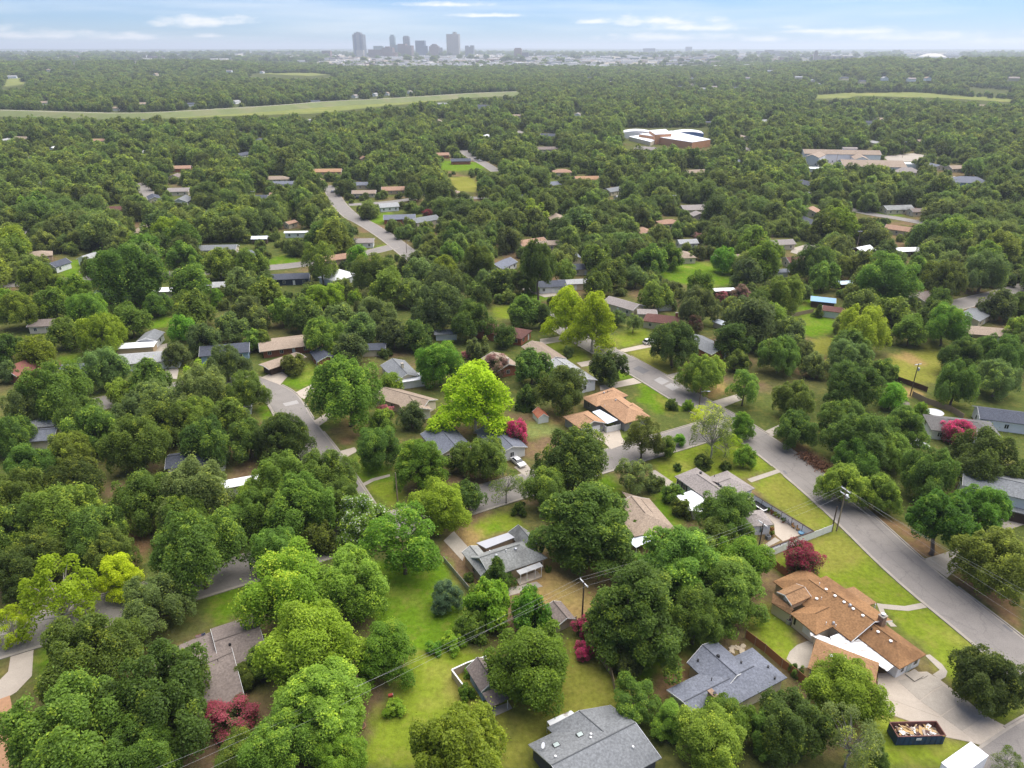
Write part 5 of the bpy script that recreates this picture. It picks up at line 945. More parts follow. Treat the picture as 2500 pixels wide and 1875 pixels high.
house(2250, 722, 10, 8, 40, 'brown-roofed house showing between the elms', None, R_pink, M_cream, keep=1)
house(2381, 764, 13, 8, 40, 'plain grey-roofed house at the foot of the street', 'the plain grey-roofed house', R_grey, M_cream, pitch=.3)
house(2432, 806, 22, 9, -15, 'long tan hip-roofed house above the far yard', 'the long tan hip-roofed house', R_tan, M_tanbrick, 'hh', pitch=.3)
house(2348, 1034, 16, 9, -15, 'white garage with a weathered dark hip roof behind the magenta blossoms', 'the weathered white garage', R_dirty, M_white, 'hh', pitch=.32, cat='garage', name='garage')
house(2475, 1012, 17, 8, -18, 'white barn with a dark grey roof at the back of the yard', 'the white barn', R_slate, M_white, cat='barn', name='barn', eave=3)
house(2510, 1190, 24, 9, -28, 'two-storey white house with a grey roof and a columned carport', 'the two-storey white house', R_grey, M_white, eave=5.4, pitch=.3)
house(2495, 1230, 20, 6, -28, 'dark grey porch roof on white columns beside the two-storey house', None, R_grey, M_darkwood, eave=2.7, pitch=.12, cat='porch', name='covered_porch', win=False)
house(2068, 686, 8, 5, 10, 'pale blue open carport over a parked car', 'the pale blue carport', pmat('pale_blue_metal', (.5, .62, .72), .4, .06), M_darkwood, pitch=.2, eave=2.5, cat='carport', name='carport', win=False)
house(1906, 658, 6, 5, 10, 'small slate-roofed shed beside the dark blossoming magnolia', 'the small slate-roofed shed', R_blue, M_white, eave=2.4, cat='shed', name='garden_shed', win=False)
# farther houses
FARH = [(240,342,17,9,12,'salmon-roofed cream gabled house standing in the far canopy',R_salmon,M_cream),(592,376,14,9,70,'white steep-gabled house with a dark roof in the far canopy',R_slate,M_white),(443,408,15,9,10,'salmon tile roofed house beside the olive tree',R_salmon,M_redbrick),(428,428,10,8,95,'cream gabled house with a round attic window',R_pink,M_cream),
 (437,463,14,9,8,'brown-grey roofed house beside the short far street',R_taupe,M_cream),(446,486,14,10,95,'grey cross-gabled white house beside the short far street',R_grey,M_white),(278,508,15,8,8,'dark rose-brown roofed house among dense trees',R_maroon,M_cream),(530,603,19,8,5,'long grey roofed house behind the white shed yard',R_grey,M_cream),(672,434,20,9,6,'wide tan hip-roofed house by the pale cars',R_tan,M_cream),
 (690,446,16,8,6,'blue-grey roofed white house with a red door',R_blue,M_white),(625,480,15,8,6,'slate roofed white cottage beside the utility pole',R_slate,M_white),(800,416,22,9,5,'long orange-tan roofed house near the street top',R_orange,M_tanbrick),(880,448,13,8,5,'blue-slate roofed cream house on the street corner',R_blue,M_cream),(889,468,16,8,5,'tan-roofed cream house facing the street corner',R_tan,M_cream),
 (962,460,17,9,8,'orange tile roofed tan brick house with a front gable',R_salmon,M_tanbrick),(948,500,12,9,20,'white-roofed white house behind the round-crowned tree',R_light,M_white),(884,586,12,7,5,'white garage with a brown-grey roof by the road bend',R_taupe,M_white),(1036,534,16,9,40,'grey roofed house beside the crimson tree',R_grey,M_cream),(708,541,7,5,60,'small cream shed with a salmon roof',R_salmon,M_cream),
 (727,564,14,3,5,'long white poly tunnel beside the lawn',M_whitemetal,M_white),(634,578,8,5,5,'dark open shed with a silver roof',M_slatmetal,M_darkwood),(1080,376,12,9,10,'orange-roofed brick house beside the far lawn',R_salmon,M_redbrick),(1227,642,14,8,60,'white house with a slate roof behind the tall umbrella tree',R_blue,M_white),(1333,362,24,10,5,'long two-gabled taupe roofed house in the canopy',R_pink,M_cream),
 (1576,362,20,11,-35,'taupe low-pitched roof in front of the brick school',R_taupe,M_cream),(1372,417,15,10,5,'salmon hip-roofed house among the mid-distance trees',R_salmon,M_cream),(1432,434,18,9,5,'orange-tan brick house with a dark doorway',R_orange,M_tanbrick),(1497,462,14,9,40,'grey roofed house with a blue tarpaulin behind it',R_grey,M_cream),(1510,478,6,5,40,'tiny white gabled shed below the grey roofed house',R_light,M_white),
 (1691,506,15,10,10,'dark grey roofed house above the cream gable',R_taupe,M_cream),(1704,522,8,8,95,'cream gabled house front with a white door',R_taupe,M_cream),(1632,540,12,8,10,'rose-tan hip-roofed house in front of the pole',R_salmon,M_cream),(1697,418,16,9,15,'tan-grey roofed cream house beside the parked white car',R_tan,M_cream),(1677,588,10,7,10,'white metal roofed house beside dusty pink blossoms',R_light,M_white),
 (2213,416,21,14,-10,'brown pyramid-roofed house below the church hall',R_taupe,M_cream),(2362,440,27,16,-12,'large slate-blue hip-roofed building by the parking lot',R_blue,M_bluewall),(2338,408,17,10,10,'cream roofed house beside the parking lot',R_tan,M_cream),(1980,512,11,9,60,'salmon roofed house beside the bare grey tree',R_salmon,M_cream),(2190,506,18,9,8,'grey-green roofed cream house by the side street',R_greygreen,M_cream),
 (2195,556,13,8,-40,'salmon roofed house end in front of the side street',R_salmon,M_cream),(2106,606,10,8,30,'white tent-roofed pavilion beside the pale drive',M_whitemetal,M_darkwood),(2214,607,12,6,5,'flat white carport behind the dark fence',M_whitemetal,M_darkwood),(1905,590,13,8,10,'brown roofed house under the bare grey tree',R_taupe,M_cream),(2240,512,10,7,8,'rose-brown roofed garage by the side street',R_pink,M_cream),(1940,632,9,8,10,'dark brown roofed house beside the blossoming magnolia',R_maroon,M_cream)]
for (x, y, L, Wd, a, lab, r, w) in FARH:
    cat = 'shed' if L < 9 else 'house'; hp = 'hh' if 'hip' in lab or 'pyramid' in lab else 'gg'
    house(x, y, L, Wd, a, lab, 'the ' + ' '.join(lab.split()[:4]) if 'house' in ' '.join(lab.split()[:4]) else None, r, w, hp, pitch=.42, win=y > 360, door=False, cat=cat, name='house' if cat == 'house' else 'garden_shed')
# school and church
def school():
    hs = House('school_building', 'long orange brick school with flat white roofs and curved metal halls', 'school', 'the brick school', tuple(G(1620, 345)))
    M_b = pmat('school_brick', (.50, .25, .13), .85, .1, .2); g = lambda x, y, z: G(x, y, z); mr = M_whitemetal
    def wing(pts, h, wall=M_b, roof=mr):
        hs.roofpolys([[g(x, y, h) for x, y in pts]], roof, .5, 'flat_roof'); P = [g(x, y, h) for x, y in pts]; hs.walls(P, 0, h - .3, wall)
    wing([(1560, 327), (1640, 319), (1735, 340), (1690, 347)], 7.0); wing([(1585, 318), (1625, 315), (1640, 326), (1600, 328)], 10.0)
    wing([(1535, 333), (1565, 329), (1600, 342), (1588, 346)], 4.0, M_cream)
    for (x0, x1, y0, dp, mat) in ((1520, 1590, 324, 22, M_white), (1645, 1718, 326, 26, pmat('school_blue', (.10, .19, .42), .6))):
        A, B = g(x0, y0, 6), g(x1, y0, 6); n = Vector((.12, 1, 0)).normalized() * dp; prev = None; mb = MB(); fr = []
        for k in range(9):
            t = k / 8; p = A.lerp(B, t); p.z = 6.0 + 1.9 * math.sin(math.pi * t) ** .8; fr.append(p)
        for p, q in zip(fr, fr[1:]): mb.hexa([hs.l(v) for v in (p - Vector((0, 0, .4)), q - Vector((0, 0, .4)), q + n - Vector((0, 0, .4)), p + n - Vector((0, 0, .4)))], [hs.l(v) for v in (p, q, q + n, p + n)])
        mb.build('curved_roof', mr, hs.root); wm = MB(); wm.poly([hs.l(V3(A, 0)), hs.l(V3(B, 0))] + [hs.l(v - Vector((0, 0, .3))) for v in reversed(fr)]); a2, b2 = A + n, B + n
        wm.poly([hs.l(V3(B, 0)), hs.l(V3(b2, 0)), hs.l(V3(b2, 6.3)), hs.l(V3(B, 6.3))]); wm.poly([hs.l(V3(a2, 0)), hs.l(V3(A, 0)), hs.l(V3(A, 6.3)), hs.l(V3(a2, 6.3))]); wm.build('wall', mat, hs.root)
    KEEP.append((1515, 312, 1740, 385))
school()
def church():
    hs = house(2052, 372, 64, 16, -8, 'two-storey white church hall with a long brown roof', 'the white church hall', R_tan, M_white, eave=7.5, pitch=.36, cat='hall', name='church_hall')
    house(2075, 360, 12, 6, -8, 'white square cupola block on the church roof ridge line', None, R_taupe, M_white, eave=11, pitch=.3, cat='cupola', name='cupola_block', win=False, keep=0)
    house(2126, 400, 48, 24, -8, 'wide brown-roofed metal sports hall with pale grey walls', 'the pale sports hall', R_tan, pmat('pale_metal_wall', (.62, .66, .66), .6, .05), eave=5.5, pitch=.30, cat='hall', name='sports_hall', win=False)
    house(2208, 396, 20, 12, -8, 'white flat-roofed annex beside the pale sports hall', None, M_whitemetal, M_white, eave=4.5, pitch=.06, cat='annex', name='annex', win=False)
    house(1992, 378, 26, 12, 55, 'white two-storey cross wing at the end of the church hall', None, R_tan, M_white, eave=7, pitch=.36, cat='hall', name='church_wing')
    house(2100, 384, 22, 12, 75, 'white gabled porch wing facing the church parking lot', None, R_tan, M_white, eave=6, pitch=.4, cat='hall', name='church_wing')
    house(1990, 408, 13, 8, -5, 'pale blue roofed bungalow in front of the church hall', None, M_slatmetal, M_white, pitch=.2, win=False)
church()
def glimpses():
    rg = random.Random(21); n = 0; wn = {M_cream.name: 'cream', M_white.name: 'white', M_tanbrick.name: 'tan brick', M_redbrick.name: 'red brick'}
    kinds = [(R_taupe, 'brown-grey'), (R_light, 'pale grey'), (R_salmon, 'salmon'), (R_slate, 'dark slate'), (R_tan, 'tan'), (R_tan, 'tan'), (R_blue, 'blue-grey'), (R_light, 'pale grey'), (M_whitemetal, 'white')]
    rows = [(y, x) for y in (300, 318, 338, 356, 378, 398, 422, 446, 474, 500, 530, 560, 590, 620) for x in range(40, 2480, 150)]
    lp = [[q for q in P] for _, P in LAWNS]
    for y, x in rows:
        x += rg.uniform(-60, 60); y += rg.uniform(-8, 8)
        if any(a - 28 < x < c + 28 and b - 14 < y < d + 10 for a, b, c, d in KEEP): continue
        if rg.random() < .5: continue
        if any(inpoly(np.array([x]), np.array([y]), P)[0] for P in lp): continue
        w = rg.choice((M_cream, M_white, M_tanbrick, M_redbrick)); r, rn = rg.choice(kinds); z = hz1(G(x, y).x, G(x, y).y); p = G(x, y); near = min(LAND, key=lambda l: (l[0] - p.x) ** 2 + (l[1] - p.y) ** 2)[2]
        n += 1; lab = f'{rn} roofed {wn[w.name]} house half hidden in the trees near {near}'
        if len(lab.replace('-', ' ').split()) > 16: lab = f'{rn} roofed {wn[w.name]} house near {near}'
        house(x, y, rg.uniform(11, 19), rg.uniform(7, 9.5), rg.choice((8, 8, 98, -60, 30)), lab, None, r, w, rg.choice(('gg', 'gg', 'hh')), pitch=.40, win=y > 400, door=False, group='half-hidden houses', keep=.5 if rg.random() < .4 else 0)
    print('glimpses', n)
glimpses()
for k, (x, y) in enumerate([(107,259),(281,272),(347,262),(576,256),(470,262),(866,242),(915,238),(945,236),(770,256),(55,337),(1080,262),(1180,268),(1410,278),(1260,282),(1340,330),(1660,212),(1690,206),(1715,216),(1745,212),(1795,214),(1825,190),(1690,190),(1950,188),(1985,195),(2060,190),(2105,198),(2160,190),(2225,192),(2265,190),(2475,190),(2400,258),(1870,295),(2120,298),(2150,290),(2000,205),(1440,190),(1490,200),(1000,232),(640,175),(560,172),(380,180),(120,170),(30,186),(180,155),(330,152),(450,158),(1880,172)]):
    ri = rnd.randrange(4); rf, rn = ((R_light, 'light grey'), (R_slate, 'dark slate'), (R_tan, 'tan'), (R_taupe, 'brown-grey'))[ri]; wl, wn = rnd.choice(((M_white, 'white'), (M_white, 'white'), (M_cream, 'cream')))
    where = 'just beyond the grassy levee' if 225 < y < 275 and x < 1300 else 'on the wooded hill below the domed arena' if x > 1900 and y < 225 else 'in the woods below the distant towers' if y < 225 and x > 900 else 'on the wooded rise beyond the levee' if y < 225 else 'in the woods before the levee' if x < 1000 else 'in the woods around the school'
    if 225 < y < 275 and x < 1300: y -= 9
    house(x, y, rnd.uniform(13, 20), rnd.uniform(8, 11), rnd.choice((5, 80, 20, -15)), f'small {wn} house with a {rn} roof {where}', None, rf, wl, group='far houses in the canopy', pitch=.5, eave=4.0, win=False, keep=2)
# ------------------------------------------------------------------ fences
def fence(pts, h, mat, label, postmat=None, step=2.4, cap=None, phrase=None, name='fence', gap=.0, zoom=None):
    P = [Vector((p[0], p[1])) if zoom is None else zoom(p[0], p[1]).xy for p in ([G(*q).xy for q in pts] if zoom is None else pts)]
    r = empty(name, (P[0].x, P[0].y, 0), 0, label, 'fence'); o = P[0]
    for a, b in zip(P, P[1:]):
        n = max(1, round((b - a).length / step)); d = (b - a).normalized(); rz = math.atan2(d.y, d.x); L = (b - a).length / n; key = ('fence', round(L, 2), h, mat.name)
        mesh = MB().box((0, 0, h / 2 + .03), (L - .06, .05, h - .06)).mesh('panel', mat); 
        if cap: cm = MB().box((0, 0, h + .03), (L - .002, .22, .10)).mesh('cap_rail', cap)
        pm = MB().box((0, 0, h / 2 + .04), (.11, .11, h + .08)).mesh('post', postmat or mat)
        for k in range(n):
            m = a + d * L * (k + .5) - o; inst('panel', mesh, r, (m.x, m.y, 0), rz)
            if cap: inst('cap_rail', cm, r, (m.x, m.y, 0), rz)
            q = a + d * L * k - o; inst('post', pm, r, (q.x, q.y, 0), rz)
        q = b - o; inst('post', pm, r, (q.x, q.y, 0), rz)
    return r
z7 = zoomf(1630, 1110, 450 / 2212)
fence([(1010, 560), (1735, 1010), (1130, 1240)], 1.9, M_white, 'white patio wall fence with a dark cap rail round the pale patio', M_darkwood, 2.4, M_darkwood, zoom=z7)
fence([(1190, 1245), (1560, 1080), (1960, 925)], 1.75, M_white, 'white panel fence running from the patio corner to the street pole', M_white, 2.4, zoom=z7)
fence([(1180, 1290), (1360, 1425), (1440, 1480)], 1.8, M_redwood, 'short reddish stained fence below the crimson crape myrtle', M_redwood, 2.2, zoom=z7)
z3_ = zoomf(1600, 1540, 360 / 2212)
fence([(1345, 110), (1640, 330), (1890, 550), (2120, 720), (2400, 960)], 1.8, M_redwood, 'long reddish stained fence between the blue-grey and brown-roofed houses', M_wood, 2.4, zoom=z3_)
fence([(1328, 1556), (1406, 1524)], 1.8, M_tanfence, 'tan solid panel fence behind the small tan shed', M_tanfence)
fence([(1408, 1530), (1440, 1578), (1492, 1650), (1500, 1690)], 1.6, M_wood, 'weathered grey-brown fence with magenta blossoms leaning over it', M_wood)
z2_ = zoomf(620, 1400, .2893)
fence([(1790, 1040), (1672, 880), (1800, 820), (1960, 765)], 1.7, M_tanfence, 'tan fence wrapped round the powder blue garden house', M_tanfence, 2.0, M_trim, zoom=z2_)
fence([(1084, 1372), (1150, 1450)], 1.2, pmat('chain_link', (.34, .33, .31), .6), 'low chain-link fence along the yard of the grey-green roofed house', M_metal, 2.4)
fence([(2170, 925), (2200, 935), (2250, 953), (2262, 958)], 1.7, M_darkwood, 'dark curved board fence at the foot of the dry yard', M_darkwood, 2.4)
fence([(2226, 968), (2260, 985), (2320, 1005), (2350, 1024)], 1.7, M_wood, 'weathered fence running from the vine-wrapped pole to the white garage', M_wood, 2.4)
fence([(1930, 775), (1960, 768), (1985, 763)], 1.5, M_wood, 'short weathered fence beside the maroon-roofed white shed', M_wood, 2.4)
z6_ = zoomf(1360, 880, 360 / 2212)
fence([(690, 1045), (745, 1085), (948, 1040)], 1.7, M_white, 'white solid gate fence in front of the silver carport roof', M_white, 1.9, zoom=z6_)
fence([(930, 985), (985, 975), (1020, 980)], 1.8, M_redwood, 'brown board fence behind the pale tan cross-gabled house', M_wood, 2.4)
# ------------------------------------------------------------------ poles and wires
def pole(px, py, h, label, arm=None, mat=None, arms=1, transformer=False, armlen=2.4, name='utility_pole', tall=0, armmat=None, vine=False):
    p = G(px, py); r = empty(name, p, 0, label, 'pole'); MB().tube([(0, 0, -.3), (0, 0, h)], [.17, .11], 8).build('post', mat or M_pole, r); tops = []
    if arm is not None:
        a = math.radians(arm)
        for k in range(arms):
            z = h - .25 - 1.1 * k * (k > 0); o = MB().box((0, 0, 0), (armlen, .13, .16)).build('crossarm', armmat or M_white, r, loc=(0, .12, z)); o.rotation_euler = (0, 0, a)
            for t in (-.46, 0.15, .46): q = MB().tube([(0, 0, 0), (0, 0, .22)], [.05, .035], 6).build('insulator', M_metal, o, loc=(t * armlen, 0, .09))
        for t in (-.46, .15, .46): tops.append(Vector((p.x + math.cos(a) * t * armlen, p.y + math.sin(a) * t * armlen + .12, h + .05)))
    tops.append(Vector((p.x, p.y, h * .82)))
    if transformer: MB().tube([(0, 0, 0), (0, 0, .9)], .26, 10).build('transformer', M_metal, r, loc=(.35, -.2, h - 2.1))
    return tops
def wire(a, b, sag, label, group, r=.012):
    pts = [a.lerp(b, t / 14) - Vector((0, 0, sag * 4 * (t / 14) * (1 - t / 14))) for t in range(15)]
    o = MB().tube([p - a for p in pts], r, 4, cap=False).build('overhead_wire', M_wire, None, loc=a); tag(o, label, 'wire', group)
T1 = pole(2042, 1296, 10.2, 'tall pale utility pole with a double white crossarm beside the street', 110, M_pole2, 2, True)
pole(2030, 1297, 6.2, 'shorter dark pole stub standing against the tall pale pole', None, M_pole)
T2 = pole(1420, 1528, 9.6, 'dark utility pole with one white crossarm by the small tan shed', 118, M_pole, 1, False)
T3 = pole(1846, 1372, 9.2, 'utility pole with a white crossarm rising out of the patio trees', 118, M_pole, 1)
def offpole(x, y, z, label): pass
E0 = [G(90, 1990, 8.6), G(230, 2010, 8.6), G(160, 2000, 8.6), G(150, 2000, 7.2)]
E1 = [G(2740, 1560, 9.5), G(2780, 1600, 9.5), G(2720, 1620, 9.5), G(2700, 1640, 8)]
for k in range(3): wire(T2[k], E0[k], .8, 'thin wire slanting from the shed pole across the lawns', 'wires from the shed pole')
for k in range(3): wire(T2[k], T3[k], .6, 'thin wire between the shed pole and the patio pole', 'wires between the shed and patio poles')
for k in range(3): wire(T3[k], T1[k], .5, 'thin wire between the patio pole and the street pole', 'wires between the patio and street poles')
for k in range(4): wire(T1[k], E1[k], .9, 'thin wire running along the street from the tall pale pole', 'wires along the street')
T5 = pole(2222, 966, 10, 'vine-wrapped utility pole with a grey transformer beside the weathered fence', 20, M_pole, 1, True)
pole(784, 950, 5.0, 'bare dark pole stump at the bend of the street', None, M_pole); pole(971, 1225, 7.5, 'plain grey-brown pole in the front yard', None, M_pole2)
FARP = [(1642, 526, 12, 'in front of the rose-tan roofed house'), (1181, 474, 9, 'beside the far side street'), (782, 506, 10, 'beside the dark parked car'), (622, 506, 10, 'beside the slate roofed white cottage'), (2090, 613, 10, 'beside the white tent-roofed pavilion'), (2123, 392, 15, 'beside the pale sports hall'), (2203, 385, 14, 'on the church parking lot'), (1286, 436, 9, 'beside the salmon hip-roofed house'), (1202, 390, 9, 'by the curve of the far street'), (522, 750, 9, 'between the bright narrow tree and the yard'), (2040, 406, 11, 'in front of the church hall')]
for x, y, h, w in FARP: pole(x, y, h, 'mid-distance utility pole ' + w, 10, M_pole2, 1)
def lamp_post(px, py, h, dx, label):
    p = G(px, py); r = empty('street_lamp', p, 0, label, 'street lamp'); MB().tube([(0, 0, -.2), (0, 0, h)], [.14, .09], 8).build('post', M_pole, r); MB().tube([(0, 0, h - 1.2), (dx * .5, 0, h - .9), (dx, 0, h - .95)], .035, 6).build('arm', M_metal, r); MB().box((dx * 1.12, 0, h - 1.0), (.7, .28, .14)).build('lamp_head', M_metal, r)
lamp_post(1704, 1012, 8.0, 1.9, 'dark wooden street lamp with a silver arm at the street corner'); lamp_post(993, 618, 7.0, 1.2, 'slim lamp post standing on the round end of the far road')
# ------------------------------------------------------------------ vehicles
def wheel_mesh():
    t = MB().tube([(0, -.11, 0), (0, .11, 0)], .32, 14); r = MB().tube([(0, -.125, 0), (0, .125, 0)], .19, 10); return t.mesh('tyre', M_black), r.mesh('rim', M_metal)
WM = wheel_mesh()
def prism(mb, prof, w, inset=0.0):        # side profile (x,z) extruded over the width, the roof drawn in
    b = [(x, -(w / 2 - inset * max(0, z - .9)), z) for x, z in prof]; t = [(x, (w / 2 - inset * max(0, z - .9)), z) for x, z in prof]; return mb.hexa(b, t)
def car(px, py, ang, paint, label, kind='sedan', z=0.0):
    p = G(px, py, z); r = empty('car', (p.x, p.y, hz1(p.x, p.y) + .05 if p.y > 400 else .05), math.radians(ang), label, 'car'); m = pmat('paint_' + paint, {'white': (.78, .78, .78), 'black': (.02, .02, .023), 'grey': (.2, .21, .22), 'red': (.35, .03, .02), 'silver': (.5, .51, .53), 'blue': (.08, .14, .25), 'tan': (.45, .38, .28)}[paint], .3, .03, spec=.6)
    hi = 1.72 if kind == 'suv' else 1.45
    prism(MB(), [(-2.25, .32), (2.2, .32), (2.28, .62), (2.15, .80), (.95, .95), (-1.55, .98), (-2.2, .94), (-2.3, .6)], 1.8).build('body', m, r)
    prism(MB(), [(1.0, .93), (.32, hi - .06), (-1.05 if kind != 'suv' else -1.7, hi - .04), (-1.85 if kind != 'suv' else -2.1, .96)], 1.66, .22).build('window_band', M_glass, r)
    MB().hexa([(.30, -.62, hi - .07), (.30, .62, hi - .07), (-1.1 if kind != 'suv' else -1.72, .62, hi - .05), (-1.1 if kind != 'suv' else -1.72, -.62, hi - .05)][::-1], [(.22, -.58, hi), (.22, .58, hi), (-1.0 if kind != 'suv' else -1.65, .58, hi), (-1.0 if kind != 'suv' else -1.65, -.58, hi)][::-1]).build('car_roof', m, r)
    for x in (1.38, -1.35):
        for y in (-.82, .82): t = inst('wheel', WM[0], r, (x, y, .30)); inst('rim', WM[1], t)
    for y in (-.62, .62): MB().box((2.24, y, .70), (.1, .36, .14)).build('headlight', M_trim, r); MB().box((-2.26, y, .78), (.08, .34, .14)).build('tail_light', pmat('tail_red', (.4, .02, .02), .4), r)
car(1265, 1133, -58, 'white', 'white saloon car parked on the drive beside the dark oak'); car(1330, 712, 5, 'white', 'white hatchback parked in front of the arched-entry house', 'suv'); car(1233, 661, 10, 'white', 'white estate car beside the tall umbrella-crowned trees', 'suv'); car(1181, 662, 80, 'black', 'black car on the curved drive under the umbrella-crowned trees', 'suv')
car(814, 470, 60, 'silver', 'silver car parked along the straight far road'); car(830, 482, 60, 'grey', 'dark grey car parked behind the silver one on the far road', 'suv') if False else None
car(1162, 388, 55, 'grey', 'grey car at the kerb of the curving far street'); car(1172, 394, 55, 'white', 'white car at the kerb of the curving far street', 'suv'); car(780, 505, 5, 'black', 'dark car parked beside a mid-distance utility pole'); car(2041, 702, 8, 'white', 'old white saloon under the edge of the pale blue carport')
car(1584, 838, 35, 'white', 'white estate car at the end of the drive under the dark oak', 'suv'); car(1468, 834, 28, 'white', 'white van-like car behind the yellow-green tree on the street', 'suv'); car(1455, 440, 5, 'silver', 'silver car outside the orange-tan brick house', 'suv'); car(190, 1418, 40, 'black', 'black car parked under the pale-limbed yellow tree', 'suv'); car(470, 1117, 15, 'white', 'white car under the oaks by the hidden dark house'); car(1713, 432, 15, 'white', 'white car beside the tan-grey roofed cream house', 'suv')
car(2260, 1192, 25, 'black', 'black car in the shade on the drive under the leaning oak', 'suv'); car(2243, 1090, -20, 'white', 'white car glimpsed between the oaks by the weathered garage', 'suv'); car(876, 486, 5, 'black', 'black car in the drive of the tan-roofed cream house', 'suv')
def tractor():
    p = G(1490, 848); r = empty('garden_tractor', p, math.radians(30), 'orange-red garden tractor parked on the street edge', 'tractor'); m = pmat('tractor_red', (.45, .09, .04), .4)
    MB().box((.5, 0, .75), (1.3, .6, .5)).build('bonnet', m, r); MB().box((-.5, 0, .65), (.9, .8, .3)).build('seat_deck', m, r); MB().box((-.5, 0, 1.0), (.45, .5, .4)).build('seat', M_black, r)
    for x, y, s in ((-.6, .55, 1.5), (-.6, -.55, 1.5), (.9, .45, 1.0), (.9, -.45, 1.0)): t = inst('wheel', WM[0], r, (x, y, .32 * s), 0, (s, s, s)); inst('rim', WM[1], t)
tractor()
def dumpster():
    z = zoomf(2100, 1640, 400 / 2212); a, b = z(510, 878, 1.8), z(1155, 862, 1.8); c = z(400, 690, 1.8); u = (b - a).normalized(); L = (b - a).length; n = Vector((-u.y, u.x, 0)); Wd = 2.35; ctr = a + u * L / 2 + n * Wd / 2
    r = empty('roll_off_dumpster', (ctr.x, ctr.y, 0), math.atan2(u.y, u.x), 'dark blue ribbed roll-off dumpster full of torn-out boards on the lawn', 'dumpster'); LAND.append((ctr.x, ctr.y, 'the blue dumpster'))
    nv = pmat('navy_steel', (.014, .050, .140), .5, .2, 1.2, (.05, .035, .03), 1.5, .5, spec=.4); ru = pmat('rusty_steel', (.19, .085, .07), .8, .2, 2.0, (.10, .05, .04), 2, .5)
    Hh = 1.8; MB().box((0, 0, .12), (L, Wd, .14)).build('floor', ru, r)
    for y, nm in ((-Wd / 2, 'side_wall'), (Wd / 2, 'side_wall')): MB().box((0, y, Hh / 2 + .05), (L, .07, Hh - .1)).build(nm, nv, r)
    for x in (-L / 2, L / 2): MB().box((x, 0, Hh / 2 + .05), (.07, Wd, Hh - .1)).build('end_wall', nv, r)
    for y in (-Wd / 2 + .05, Wd / 2 - .05): MB().box((0, y, Hh * .55), (L - .15, .02, Hh * .85)).build('inner_lining', ru, r)
    for x in (-L / 2 + .05, L / 2 - .05): MB().box((x, 0, Hh * .55), (.02, Wd - .15, Hh * .85)).build('inner_lining', ru, r)
    for y in (-Wd / 2, Wd / 2): MB().box((0, y, Hh + .03), (L + .12, .13, .11)).build('top_rail', ru, r)
    for x in (-L / 2, L / 2): MB().box((x, 0, Hh + .03), (.13, Wd - .13, .11)).build('top_rail', ru, r)
    rb = MB().box((0, 0, 0), (.10, .07, Hh - .25)).mesh('rib', nv)
    for k in range(9):
        for s in (-1, 1): inst('rib', rb, r, (-L / 2 + L * (k + .5) / 9, s * (Wd / 2 + .06), Hh / 2 + .05))
    pl = MB().box((0, 0, 0), (.75, .03, .42)).build('sign_plate', M_white, r, loc=(-.35, -Wd / 2 - .11, 1.3))
    for y in (-.12, 0, .12): MB().box((0, -.018, y), (.5, .006, .035)).build('lettering_line', pmat('grey_print', (.35, .36, .40), .7), pl)
    for s in (-1, 1): MB().box((0, s * .5, .05), (L, .16, .12)).build('skid', M_black, r)
    MB().box((L / 2 - .3, -Wd / 2 - .07, Hh - .02), (.35, .02, .12)).build('reflector', pmat('yellow_reflector', (.7, .5, .05), .4), r)
    rg = random.Random(3); cs, sn = u.x, u.y
    kinds = [('broken_board', (.50, .33, .15), 'splintered tan board lying in the dumpster', 22), ('plaster_sheet', (.74, .72, .68), 'broken white plasterboard sheet lying in the dumpster', 18), ('plank', (.62, .46, .26), 'long pale plank lying across the dumpster load', 10), ('rubble_bag', (.12, .07, .06), 'dark crumpled rubble bag in the dumpster', 7), ('carpet_piece', (.40, .33, .28), 'beige carpet offcut folded in the dumpster', 6)]
    for nm, col, lab, cnt in kinds:
        m = pmat('debris_' + nm, col, .9, .2, 2)
        for k in range(cnt):
            x, y = rg.uniform(-L / 2 + .8, L / 2 - .8), rg.uniform(-Wd / 2 + .5, Wd / 2 - .5); d = {'broken_board': (rg.uniform(.7, 1.3), rg.uniform(.25, .6), .05), 'plaster_sheet': (rg.uniform(.6, 1.2), rg.uniform(.4, .7), .03), 'plank': (rg.uniform(1.2, 1.6), .16, .06), 'rubble_bag': (.6, .5, .3), 'carpet_piece': (.9, .6, .08)}[nm]
            zc = .95 + .45 * math.cos(x / L * 2.6) * math.cos(y / Wd * 2.2) + rg.uniform(-.12, .22); mb = MB().box((0, 0, 0), d)
            mb.v = [(vx + rg.uniform(-.04, .04), vy + rg.uniform(-.04, .04), vz + rg.uniform(-.015, .015)) for vx, vy, vz in mb.v]
            o = mb.build(nm, m, None, loc=(ctr.x + x * cs - y * sn, ctr.y + x * sn + y * cs, zc)); o.rotation_euler = (rg.uniform(-.55, .55), rg.uniform(-.45, .45), rg.uniform(0, 3.14)); tag(o, lab, 'debris', 'debris heaped in the dumpster: ' + nm.replace('_', ' '))
    mb = MB(); N_ = 14
    zz = lambda i, j: .80 + .35 * math.cos((i / N_ - .5) * 2.6) * math.cos((j / 6 - .5) * 2.2) + rg.uniform(-.1, .1); gr = [[(-L / 2 + .1 + (L - .2) * i / N_, -Wd / 2 + .1 + (Wd - .2) * j / 6, zz(i, j)) for j in range(7)] for i in range(N_ + 1)]
    for i in range(N_):
        for j in range(6): mb.poly([gr[i][j], gr[i + 1][j], gr[i + 1][j + 1], gr[i][j + 1]])
    o = mb.build('loose_rubble', pmat('rubble', (.36, .27, .20), .95, .4, 3, (.08, .05, .05), 2.2, .7), None, loc=(ctr.x, ctr.y, 0)); o.rotation_euler = (0, 0, math.atan2(u.y, u.x)); tag(o, 'loose mixed rubble under the boards in the dumpster', 'rubble', kind='stuff')
dumpster()
